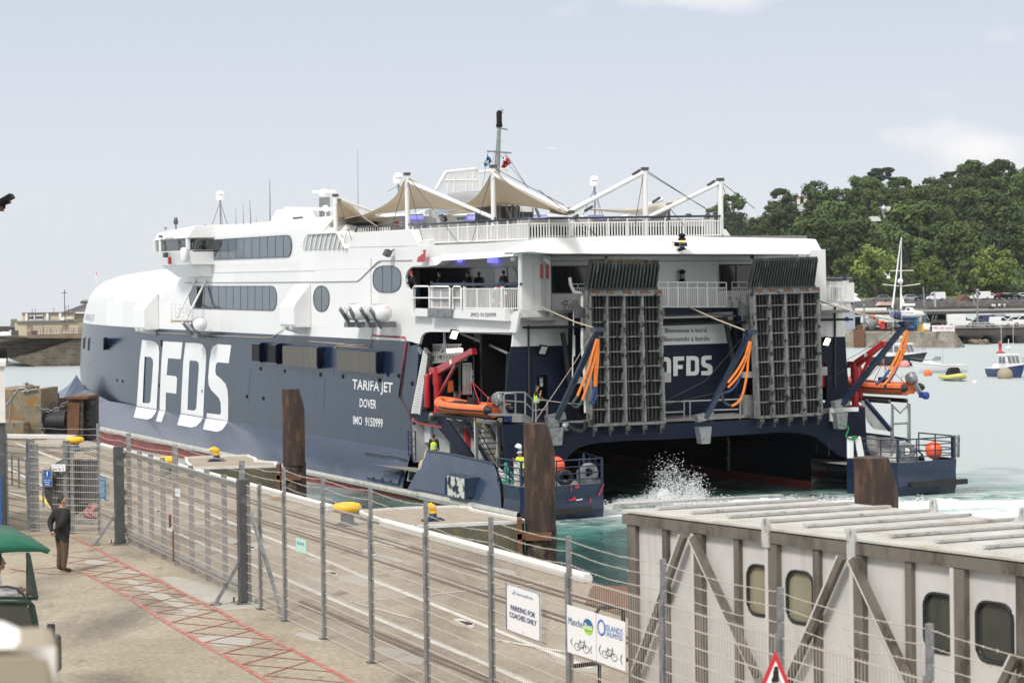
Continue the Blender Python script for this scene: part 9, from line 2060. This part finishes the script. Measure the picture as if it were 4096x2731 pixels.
# container, lamp post, poles, walkers
U=mb('container_green');a,b=onY(*Mq(790,497),Yp+60),onY(*Mq(1205,680),Yp+60);U.bx(a.x,b.x,Yp+60,Yp+66,b.z,a.z)
for k in range(26):x=lerp(a.x,b.x,(k+.5)/26);U.bx(x-.25,x+.25,Yp+59.85,Yp+60,b.z+.3,a.z-.3)
tag(U.build('shipping_container'),'dark green shipping containers behind the yacht','container')
U=mb('galv')
for x0,x1 in((870,905),(925,955)):
 for dx in(0,14):U.bar(onY(*Mq(x0+dx,610),Yp+59),onY(*Mq(x1+dx-10,525),Yp+59),.12)
 for k in range(6):t=k/5;U.bar(onY(*Mq(lerp(x0,x1-10,t),610-t*85),Yp+58.9),onY(*Mq(lerp(x0+14,x1+4,t),610-t*85),Yp+58.9),.1)
tag(U.build('ladders'),'two pale ladders leaning on the green container','ladders')
def lamp_post(px,yb,yt,Y,lab,head=True):
 b,t_=onY(px,yb,Y),onY(px,yt,Y);U=mb('galv');U.tube([b,t_],[.28,.12],8);
 if head:U.ball(t_,.45,10);U.ball(t_-V((0,0,1.2)),.4,10)
 tag(U.build('lamp_post'),lab,'lamp post')
lamp_post(Mq(1608,0)[0],1307,Mq(0,130)[1],yw+1,'tall grey lamp post with round camera heads on the wharf');lamp_post(Lq(625,0)[0],1320,Lq(0,290)[1],Yp+8,'thin grey lamp post with a double head on the pier')
for px,yb,yt,m_,lab in((Lq(1595,0)[0],Lq(0,390)[1],Lq(0,70)[1],'galv','bare grey pole standing right of the yacht mast'),(Lq(1768,0)[0],Lq(0,390)[1],Lq(0,140)[1],'shed_blue','bluish pole standing before the far road'),(Mq(1560,0)[0],Mq(0,375)[1],Mq(0,165)[1],'galv','leaning bare pole beside the brick building'),(Lq(1645,0)[0],Lq(0,640)[1],Lq(0,375)[1],'galv','short pole at the yacht stern')):
 U=mb(m_);U.tube([onY(px,yb,Yr+20),onY(px-6,yt,Yr+20)],[.3,.2],6);tag(U.build('pole'),lab,'pole')
for(x,y,top_,legs_,lab)in((1848,440,'cloth_white','jeans','walker in white beside a pushchair on the promenade'),(1880,445,'cloth_white','jeans','walker bending over the pushchair on the promenade'),(1958,437,'cloth_white','trousers_brown','walker in white with a backpack on the promenade'),(1995,435,'cloth_blue','jeans','walker in blue in the middle of a group of three'),(2042,438,'cloth_yellow','cloth_blue','walker in yellow at the right of a group of three')):
 px,py=Mq(x,y);Yw_=Yr+24;b=onY(px,py,Yw_);figure('person',V((b.x,Yw_,b.z)),(rt.uniform(-1,1),.5,0),{},dict(top=top_,legs=legs_),lab,'walkers on the far promenade',s=1.15,hands=False)
U=mb('cloth_black');b=onY(*Mq(1825,430),Yr+23.5);U.box(b+V((0,0,.5)),(1.1,.6,.5),M=MR(.4,4,'Y'))
for dx in(-.5,.5):U.lathe([(.001,-.05),(.25,-.05),(.25,.05),(.001,.05)],b+V((dx,0,.2)),10,MR(R_(90),4,'X'))
tag(U.build('pushchair'),'dark pushchair on the promenade','pushchair')
# signs on the pier
o,S=sign('speed_sign',[Mq(882,686),Mq(1243,686),Mq(1243,780),Mq(882,780)],V((100,Yp-10,0)),V((101,Yp-10,0)),'long white sign on the pier with red letters giving the speed limit',off=.5)
stext(o,S,'SPEED LIMIT 4 KNOTS',.03,.96,.28,.78,'ink_red',False,e=.05)
o,S=sign('caution_sign',[Mq(735,650),Mq(852,650),Mq(852,765),Mq(760,765)],V((100,Yp-6,0)),V((101,Yp-6,0)),'white sign with yellow and blue corners beside the speed sign',off=.5);stext(o,S,'CAUTION',.45,.92,.78,.9,'ink_red',False,e=.05);U=mb('yellow');srect(U,S,.02,.6,.02,.22,.05);U.use('shed_blue');U.add([S(.6,.02,.05),S(.98,.02,.05),S(.98,.55,.05)],[(0,1,2)]);U.build('coloured_corner',o)
# clutter of the boatyard: each piece of gear a thing
rc=random.Random(12)
gear=[('red_buoy','buoy_red',(760,590),'ball','red buoy standing in the boatyard'),('grey_buoy','galv',(745,650),'cone','grey cone buoy in the boatyard'),('orange_float','orange',(870,650),'flat','orange float lying in the boatyard'),('fish_bin','ink_red',(935,690),'box','red bin on the pier'),('pallet_box','stone_brown',(1000,690),'box','brown crates stacked on the pier'),('yellow_tub','yellow',(675,690),'flat','yellow tub on the pier'),('brown_bin','rust',(570,735),'box','brown litter bin at the pier edge'),('blue_drum','ink_blue',(1360,680),'box','blue drum beside the yacht keel'),('yellow_crate','yellow',(1535,730),'box','yellow crate at the foot of the ladder tower'),('white_tank','coat_white',(820,560),'flat','white upturned dinghy in the boatyard'),('pot_stack','wall_dark',(1740,640),'flat','heap of dark lobster pots by the container'),('pot_stack','wall_dark',(1850,640),'flat','second heap of dark lobster pots by the container'),('grey_skip','galv',(1080,690),'flat','grey cradle frame beside the yacht')]
for nm,m_,(x,y),sh,lab in gear:
 c=onY(*Lq(x,y),Yp+14);U=mb(m_)
 if sh=='ball':U.lathe([(.001,-1),(.9,-.9),(.9,.6),(.3,1.2),(.001,1.3)],c,14)
 elif sh=='cone':U.lathe([(.001,-1.5),(1.9,-1.2),(1.5,.2),(.3,1.8),(.001,1.9)],c,14,MR(1.1,4,'Y'))
 elif sh=='flat':U.box(c,(3,1,.5));U.box(c+V((.4,0,.4)),(1.6,.7,.4))
 else:U.box(c,(1.5,1,1.5));U.box(c+V((0,0,.8)),(1.6,1.1,.12))
 tag(U.build(nm,bevel=.15),lab,'yard gear','gear standing about the boatyard')
U=mb('coat_white');c=onY(*Lq(718,450),Yr+28);U.box(c,(9.5,1,1.6));U.box(c+V((0,-.2,-.1)),(9.6,1,.2));tag(U.build('road_barrier'),'white plastic barrier on the promenade','barrier')
U=mb('black');a,b=onY(*Lq(486,560),Yp+22),onY(*Lq(570,710),Yp+22);U.bx(a.x,b.x,Yp+22,Yp+25,b.z,a.z);U.use('galv');U.bx(a.x-.2,b.x+.2,Yp+21.8,Yp+25,a.z,a.z+.3);tag(U.build('fork_lift'),'black cabbed forklift beside the blue shed','forklift')
# yacht on the hard ------------------------------------------------------
Yy=Yp+16
def yp(x,y,dy=0):return onY(*Lq(x,y),Yy+dy)
ya=empty('sailing_yacht',(yp(1300,700).x,Yy,zp));tag(ya,'white sailing yacht with blue bottom standing ashore on props','yacht');YO=V((yp(1300,700).x,Yy,zp))
def hullrows(st,m_): # st: list of (x_left_px.. ) stations
 pass
U=mb('car_white');rows=[]
for(x,yt,yb,w)in((1012,418,425,.15),(1060,470,552,1.4),(1150,484,556,2.4),(1300,492,558,3.0),(1420,498,556,2.9),(1520,500,545,2.5),(1590,490,520,2.0)):
 t,b=yp(x,yt)-YO,yp(x,yb)-YO;rows.append([t+V((0,-w*.95,0)),t.lerp(b,.5)+V((0,-w,0)),b+V((0,-w*.8,0)),b+V((0,w*.8,0)),t.lerp(b,.5)+V((0,w,0)),t+V((0,w*.95,0))])
U.grid(rows);U.grid([[r[0],r[5]]for r in rows],False);U.add(rows[-1],[(0,1,2,3,4,5)],False);U.build('hull',ya)
U=mb('antifoul');rows=[]
for(x,yt,yb,w)in((1065,553,560,.6),(1110,556,590,1.2),(1200,558,608,2.0),(1300,559,620,2.4),(1400,557,612,2.2),(1500,550,575,1.4)):
 t,b=yp(x,yt)-YO,yp(x,yb)-YO;rows.append([t+V((0,-w,0)),b,t+V((0,w,0))])
U.grid(rows);k0,k1,k2,k3=[yp(*p)-YO for p in((1385,600),(1475,560),(1470,715),(1395,715))];U.hexa([p+V((0,-.35,0))for p in(k0,k1,k2,k3)],[p+V((0,.35,0))for p in(k0,k1,k2,k3)]);U.build('keel',ya)
U=mb('hull_blue');U.tube([yp(x,y,-2.6+abs(x-1300)/300)-YO for x,y in((1055,482),(1200,492),(1350,496),(1410,497))],.22,6)
for x in(1105,1180):U.lathe([(.001,-1),(.5,-.7),(.5,.7),(.001,1)],yp(x,512,-3.1)-YO,10)
U.build('blue_stripe',ya)
U=mb('car_white');cb=[yp(*p)-YO for p in((1120,470),(1200,450),(1290,440),(1320,395),(1380,400),(1420,440),(1540,455),(1560,495),(1150,490))];U.hexa([p+V((0,-1.6,0))for p in cb],[p+V((0,1.6,0))for p in cb]);U.build('coachroof',ya);U=mb('glass_dark');U.poly([[yp(*p,-1.65)-YO for p in((1310,412),(1350,412),(1355,440),(1310,440))]]);U.build('window',ya)
U=mb('pole');mt,m0_=yp(1222,-300)-YO,yp(1215,430)-YO;mtop=onY(3605,950,Yy)-YO;U.tube([m0_,mtop],[.24,.13],8);ma=U.build('mast',ya)
U=mb('cable')
bow,ste=yp(1012,415)-YO,yp(1580,470)-YO
U.tube([mtop,ste],.05,4);U.tube([mtop,yp(1480,420)-YO],.05,4);U.tube([mtop+V((0,0,0)),yp(1180,430,-2)-YO],.04,4);U.tube([mtop,yp(1260,430,2)-YO],.04,4);U.build('stay',ma)
U=mb('awn_white');U.tube([bow+V((1,0,.2)),bow.lerp(mtop,.95)],[.24,.12],7);U.build('furled_jib',ma)
U=mb('pole');U.tube([yp(1215,358)-YO,yp(1440,355)-YO],.3,8);sp=yp(1225,60)-YO;U.tube([sp+V((-4.4,0,.5)),sp,sp+V((4.4,0,.5))],.1,5);sp=yp(1226,-190)-YO;U.tube([sp+V((-2.8,0,0)),sp,sp+V((2.8,0,0))],.09,5);U.ball(yp(1205,-20,-.6)-YO,.7,10);U.use('awn_white');U.grid([[yp(1215,200)-YO,yp(1240,200)-YO],[yp(1210,330)-YO,yp(1275,330)-YO]],False);U.build('boom',ma)
U=mb('galv');
for x0,x1 in((1010,1080),(1150,1250),(1440,1590)):
 for dy in(0,14):U.tube([yp(x0,410+dy,-1.5)-YO,yp(x1,415+dy,-2)-YO],.05,4)
for x in(1010,1040,1100,1160,1440,1480,1520,1570,1590):U.bar(yp(x,400,-1.5)-YO,yp(x,470,-1.5)-YO,.08)
U.build('guard_rail',ya)
U=mb('wall_dark');
for x in(1130,1240,1350,1500):U.bar(yp(x,570,-2)-YO,yp(x-15,712,-3.5)-YO,.3)
U.bx(-12,8,-2,2,-.4,.3);U.build('cradle',ya)
U=mb('galv')
for x in(1482,1535,1600):U.bar(yp(x,550,-5),yp(x,760,-5),.15)
for y in range(560,760,28):U.bar(yp(1480,y,-5),yp(1540,y,-5),.12)
for y in(560,625):U.bar(yp(1540,y,-5),yp(1640,y,-5),.12)
U.bar(yp(1590,470,-4),yp(1660,600,-4),.25);tag(U.build('scaffold_tower'),'ladder scaffold tower at the yacht stern','scaffold')
# boats afloat -----------------------------------------------------------
def boat(px,pyw,yaw,Lg,label,spec,s=1.0):
 c=wz(px,pyw);e_=empty('motor_boat',Matrix.Translation((c.x,c.y,WZ))@MR(R_(yaw),4,'Z')@Matrix.Scale(s,4));tag(e_,label,'boat');spec(e_,Lg);return e_
def hull_(e_,L_,B_,H_,m_,bowup=.5,top='car_white',nm='hull',vee=.3):
 U=mb(m_);rows=[]
 for t in(0,.15,.35,.55,.72,.86,.95,1.0):
  w=B_/2*(1 if t<.5 else cos((t-.5)/.5*pi/2)**.75 if t<1 else 0.02);x=-L_/2+L_*t;zt=H_+bowup*max(0,t-.35)**1.5*1.6;xo=x-(.12*L_*(t**3));rows.append([V((x,-w,zt)),V((lerp(x,xo,.5),-w*.92,zt*.45)),V((xo,-w*.7*(1-t*.4),-.1)),V((xo,0,-.35)),V((xo,w*.7*(1-t*.4),-.1)),V((lerp(x,xo,.5),w*.92,zt*.45)),V((x,w,zt))])
 U.grid(rows);U.add(rows[0],[tuple(range(7))],False);h=U.build(nm,e_)
 U=mb(top);U.grid([[r[0]-V((0,0,.12)),r[6]-V((0,0,.12))]for r in rows],False)
 for sx in(0,6):U.tube([r[sx]for r in rows],.07,6)
 U.build('gunwale',h);return rows
def pilot(e_,L_,hullm='hull_dark'):
 hull_(e_,L_,L_*.36,1.15,hullm,.75,'rubber' if hullm=='hull_dark' else 'car_white')
 U=mb('car_white');w=L_*.145
 U.hexa([V(p)for p in((-L_*.12,-w,.9),(L_*.2,-w,1.2),(L_*.2,w,1.2),(-L_*.12,w,.9))],[V(p)for p in((-L_*.10,-w*.9,2.9),(L_*.12,-w*.9,2.9),(L_*.12,w*.9,2.9),(-L_*.10,w*.9,2.9))]);U.hexa([V(p)for p in((L_*.15,-w*.9,1.1),(L_*.34,-w*.5,1.25),(L_*.34,w*.5,1.25),(L_*.15,w*.9,1.1))],[V(p)for p in((L_*.15,-w*.8,1.75),(L_*.30,-w*.4,1.65),(L_*.30,w*.4,1.65),(L_*.15,w*.8,1.75))]);U.hexa([V(p)for p in((-L_*.13,-w,2.9),(L_*.15,-w,2.9),(L_*.15,w,2.9),(-L_*.13,w,2.9))],[V(p)for p in((-L_*.12,-w*.85,3.05),(L_*.13,-w*.85,3.05),(L_*.13,w*.85,3.05),(-L_*.12,w*.85,3.05))]);c_=U.build('wheelhouse',e_,bevel=.06)
 U=mb('glass_tint');
 for sy in(-1,1):
  for x0 in(-L_*.09,L_*.02):U.poly([[V((x0,sy*w*.98,1.85)),V((x0+L_*.09,sy*w*.98,1.85)),V((x0+L_*.085,sy*w*.94,2.7)),V((x0,sy*w*.94,2.7))]],(0,sy*.02,0))
 for y in(-w*.55,0,w*.55):U.poly([[V((L_*.178,y-w*.22,1.85)),V((L_*.178,y+w*.22,1.85)),V((L_*.135,y+w*.22,2.72)),V((L_*.135,y-w*.22,2.72))]],(.03,0,0))
 U.build('window',c_)
 U=mb('car_white');U.tube([(0,0,3.05),(0,0,5.0)],.05,6);U.lathe([(.001,0),(.45,.05),(.45,.25),(.001,.35)],(0,0,3.7),14);U.tube([(-.02,-.9,4.4),(-.02,.9,4.4)],.035,5);U.tube([(-.3,-.9,4.4),(-.3,-.9,8.0)],.03,4);U.tube([(-.3,.9,4.4),(-.3,.9,8.0)],.03,4);U.build('radar_arch',c_)
 U=mb('galv');P_=[(L_*.05,-L_*.17,1.3),(L_*.3,-L_*.14,1.6),(L_*.47,-.1,2.0),(L_*.47,.1,2.0),(L_*.3,L_*.14,1.6),(L_*.05,L_*.17,1.3)];U.tube([V(p)+V((0,0,.6))for p in P_],.03,5)
 for p in P_:U.tube([p,V(p)+V((0,0,.6))],.025,4)
 U.build('guard_rail',e_)
def buoy_(px,py,r,m_,lab):
 c=wz(px,py);U=mb(m_);U.ball((c.x,c.y,WZ+r*.5),(r,r,r*.95),18);tag(U.build('mooring_buoy'),lab,'mooring buoy','mooring buoys beside the boats')
boat(Lq(1195,0)[0],1462,-52,9.5,'dark blue workboat with white wheelhouse and pink buoy, left of the other boats',lambda e,l:pilot(e,l,'hull_dark'),1.18)
boat(Mq(2110,0)[0],1508,-72,7.5,'blue hulled motor boat with white wheelhouse and tall aerials at the right',lambda e,l:pilot(e,l,'hull_blue'),1.0)
def cruiser(e_,l_):
 hull_(e_,l_,l_*.34,1.0,'car_white',.7);U=mb('car_white');U.hexa([V(p)for p in((-l_*.05,-l_*.12,.9),(l_*.38,-l_*.05,1.2),(l_*.38,l_*.05,1.2),(-l_*.05,l_*.12,.9))],[V(p)for p in((-l_*.0,-l_*.10,1.7),(l_*.2,-l_*.05,1.6),(l_*.2,l_*.05,1.6),(0,l_*.10,1.7))]);U.build('cuddy',e_,bevel=.1);U=mb('glass_tint');U.hexa([V(p)for p in((-l_*.02,-l_*.11,1.65),(l_*.1,-l_*.08,1.65),(l_*.1,l_*.08,1.65),(-l_*.02,l_*.11,1.65))],[V(p)for p in((-l_*.04,-l_*.09,2.2),(l_*.02,-l_*.06,2.2),(l_*.02,l_*.06,2.2),(-l_*.04,l_*.09,2.2))]);U.build('windscreen',e_);U=mb('galv');U.tube([(0,-l_*.12,1.5),(l_*.35,-l_*.06,1.9),(l_*.5,0,2.1),(l_*.35,l_*.06,1.9),(0,l_*.12,1.5)],.03,5);U.tube([(-l_*.1,0,1),(-l_*.1,0,5.2)],.02,4);U.build('guard_rail',e_);U=mb('shed_blue');U.poly([[V((l_*-.42,-l_*.172,.3)),V((l_*-.28,-l_*.172,.3)),V((l_*-.25,-l_*.172,.85)),V((l_*-.42,-l_*.172,.85))]]);U.build('blue_flash',e_)
boat(Mq(970,0)[0],1490,188,7.6,'small white motor cruiser with an orange buoy',cruiser,1.05)
def rib(e_,l_):
 U=mb('rib_yellow');P_=catmull([V(p)for p in((-l_/2,-l_*.18,.45),(0,-l_*.19,.45),(l_*.3,-l_*.14,.55),(l_*.5,0,.75),(l_*.3,l_*.14,.55),(0,l_*.19,.45),(-l_/2,l_*.18,.45))],4);U.tube(P_,.28,10);U.build('tube',e_);U=mb('rubber');U.tube([p*1.0+V((0,0,.22))for p in P_],.1,6);U.tube([V((p.x*1.04,p.y*1.1,p.z))for p in P_],.08,6);U.build('tube_strip',e_);hull_(e_,l_*.95,l_*.3,.35,'car_white',.2,'car_white');U=mb('black');U.hexa([V(p)for p in((-l_*.3,-l_*.14,.6),(l_*.22,-l_*.12,.65),(l_*.22,l_*.12,.65),(-l_*.3,l_*.14,.6))],[V(p)for p in((-l_*.2,-l_*.09,1.6),(l_*.06,-l_*.09,1.7),(l_*.06,l_*.09,1.7),(-l_*.2,l_*.09,1.6))]);U.build('cover',e_,bevel=.15);U=mb('car_white');U.tube([(-l_*.3,-l_*.1,.8),(-l_*.28,-l_*.1,2.0),(-l_*.28,l_*.1,2.0),(-l_*.3,l_*.1,.8)],.05,6);U.build('roll_bar',e_)
boat(Mq(1238,0)[0],1522,-88,6.0,'yellow and grey inflatable boat under a black cover',rib,1.0)
buoy_(*Lq(1278,1352),.75,'buoy_pink','pink mooring buoy under the bow of the dark workboat');buoy_(*Lq(1645,1490),.6,'orange','orange buoy under the bow of the white cruiser');buoy_(*Mq(2048,1535),1.0,'beige','large cream buoy in front of the blue motor boat');buoy_(*Mq(1892,1475),.5,'buoy_pink','pink buoy left of the blue motor boat');buoy_(*Mq(1905,1395),.62,'cream','cream ball fender at the left side of the blue motor boat');buoy_(*Mq(1185,1567),.35,'yellow','small yellow buoy under the inflatable');buoy_(2920+1958/2,1000+1068/2,.28,'house_white','tiny white buoy alone on the water')
c=wz(*Mq(1972,1130));U=mb('buoy_red');U.lathe([(.001,0),(2.0,0),(2.2,.4),(1.0,1.0),(.75,1.1),(.75,4.2),(.95,4.25),(.95,4.7),(.75,4.75),(.7,5.3),(.001,5.35)],(c.x,c.y,WZ),20,Matrix.Scale(.40,4));U.use('yellow');U.lathe([(.2,5.1),(.2,5.9),(.001,6)],(c.x,c.y,WZ),10,Matrix.Scale(.4,4));tag(U.build('channel_buoy'),'red can-shaped channel buoy at the right','channel buoy')
U=mb('gull');c=onY(2920+1268/2,1000+222/2,300);U.ball(c,(.35,.2,.16),10)
for s_ in(-1,1):U.add([c+V((-.1,0,.05)),c+V((.15,0,.05)),c+V((.3*s_-.1,s_*.2,.65)),c+V((.55*s_-.25,s_*.3,.8))],[(0,1,2,3)])
tag(U.build('gull'),'white gull flying left of the yacht mast','bird')
# spray and churned crest behind the stern ---------------------------------
rsp=random.Random(8);U=mb('droplet')
base=wz(2690,2016)
def drop(p,r):
 u=[V((1,0,0)),V((-.5,.87,0)),V((-.5,-.87,0)),V((0,0,1.2))]
 Rm=MR(rsp.uniform(0,6),3,'X')@MR(rsp.uniform(0,6),3,'Z');U.add([p+(Rm@v)*r for v in u],[(0,1,2),(0,1,3),(1,2,3),(2,0,3)],True)
plumes=[(2600,60,14),(2640,150,20),(2672,185,24),(2705,130,20),(2735,95,18),(2765,115,15),(2792,60,14),(2560,35,20),(2500,22,24)]
for k in range(9500):
 cx,hh_,wd_=rsp.choice(plumes);t=rsp.random()**1.9;x=cx+rsp.gauss(0,1)*wd_*(.7+.9*t)+t*18;y=2014-hh_*t*rsp.uniform(.7,1.15);p=onY(x,y,base.y+rsp.uniform(-2,3));drop(p,rsp.uniform(.012,.032)*(2.2 if t<.25 else 1.2))
for k in range(5000):
 x=rsp.uniform(2230,3700);y=interp(x,[2230,2330,2450,2560,2620,2800,3100,3700],[2050,2040,2022,2010,2012,2012,2008,2012]);b=wz(x,y+rsp.uniform(-2,16));hh_=rsp.random()**3*(.3+.2*sin(x*.031)*sin(x*.0173+1));drop(V((b.x,b.y,WZ+hh_)),rsp.uniform(.015,.05))
kind(U.build('spray'),'stuff')
# tumbling white water: a low lumpy crest with real height
from mathutils import noise as mn
mat('foam',(.82,.87,.87),.85,var=.12,vs=2.5,c2=(.45,.66,.62),cs=1.6,cth=(.60,.74));U=mb('foam');rows=[]
for i in range(260):
 x=2225+i*7.4;y=interp(x,[2225,2330,2450,2560,2700,2800,3100,4150],[2052,2040,2024,2014,2014,2016,2010,2020]);row=[]
 for j in range(15):
  v=(j-7)/7;b=wz(x,y+v*15+4*sin(x*.021));n_=mn.fractal(V((b.x*1.3,b.y*1.3,.7)),.9,2.1,6);big=.32*math.exp(-((x-2680)/110)**2)+.18+.10*sin(x*.017)
  row.append(V((b.x,b.y,WZ-.06+max(-.1,(1-v*v)*big*(.55+1.1*n_)))))
 rows.append(row)
U.grid(rows);kind(U.build('foam_crest'),'stuff')
U=mb('droplet');
for k in range(700):
 x=rsp.choice([2915+rsp.gauss(0,3),3170-rsp.random()*30]);y=rsp.uniform(1750,1880);p=onY(x,y,115);drop(p,.02)
kind(U.build('dripping_water'),'stuff')
# sea air: the far hill fades a little
U=MB();hz=bpy.data.materials.new('sea_air');MAT['sea_air']=hz;hz.use_nodes=True;hn,hk=hz.node_tree.nodes,hz.node_tree.links;hn.clear()
hv,ho=hn.new('ShaderNodeVolumePrincipled'),hn.new('ShaderNodeOutputMaterial');hv.inputs['Color'].default_value=(.86,.91,1,1);hv.inputs['Density'].default_value=.00005;hk.new(hv.outputs[0],ho.inputs['Volume'])
U.use('sea_air');U.bx(-900,900,-30,1500,-4.5,120);kind(U.build('haze'),'stuff')
# give every separate piece of a part a mesh of its own (hinges, beams, posts ...)
SPLIT=set('gallery_railing rigging cable_tangle interior_lamp ramp_cheek hydraulic_ram cross_beam hinge ramp_girder stiffener wooden_pad raft_cradle ramp_lever door_post deck_camera white_corner_plate switch_box recess_column tread stair_rail mooring_post loudspeaker fire_locker radar_gear whip_aerial roof_light floodlight platform_marking platform_stay balcony_post boarding_gate house_buttress notice_board turnbuckle mesh_gate speaker bridge_window bay_lining bracket exit_sign safety_sign gangway_frame chain_link fender_panel gate_slat brace window_pane wheel pile_bracket plant_frame'.split())
def split_pieces():
 for o in[x for x in bpy.data.objects if x.type=='MESH' and x.parent and x.name.split('.')[0]in SPLIT]:
  me=o.data;n=len(me.vertices);par=list(range(n))
  def find(i):
   while par[i]!=i:par[i]=par[par[i]];i=par[i]
   return i
  for p in me.polygons:
   v=p.vertices
   for k in range(1,len(v)):
    a_,b_=find(v[0]),find(v[k])
    if a_!=b_:par[b_]=a_
  comp={}
  for i in range(n):comp.setdefault(find(i),[]).append(i)
  boxes=[]
  for k,vs in comp.items():
   cs_=[me.vertices[i].co for i in vs];boxes.append([[min(c[j]for c in cs_)-.02 for j in range(3)],[max(c[j]for c in cs_)+.02 for j in range(3)],[k]])
  ch=True
  while ch:
   ch=False
   for i in range(len(boxes)):
    for j in range(i+1,len(boxes)):
     a_,b_=boxes[i],boxes[j]
     if all(a_[0][q]<=b_[1][q]and b_[0][q]<=a_[1][q]for q in range(3)):
      a_[0]=[min(x,y)for x,y in zip(a_[0],b_[0])];a_[1]=[max(x,y)for x,y in zip(a_[1],b_[1])];a_[2]+=b_[2];boxes.pop(j);ch=True;break
    if ch:break
  if len(boxes)<2 or len(boxes)>40:continue
  root={k:bi for bi,b_ in enumerate(boxes)for k in b_[2]}
  base=o.name.split('.')[0]
  for bi in range(len(boxes)):
   bm=bmesh.new();bm.from_mesh(me);bm.verts.ensure_lookup_table()
   bmesh.ops.delete(bm,geom=[v for v in bm.verts if root[find(v.index)]!=bi],context='VERTS')
   if bi==0:keep=bm;continue
   m2=bpy.data.meshes.new(base);bm.to_mesh(m2);bm.free()
   for mt_ in me.materials:m2.materials.append(mt_)
   c=o.copy();c.data=m2;c.name=base;col.objects.link(c)
  keep.to_mesh(me);keep.free()
split_pieces()
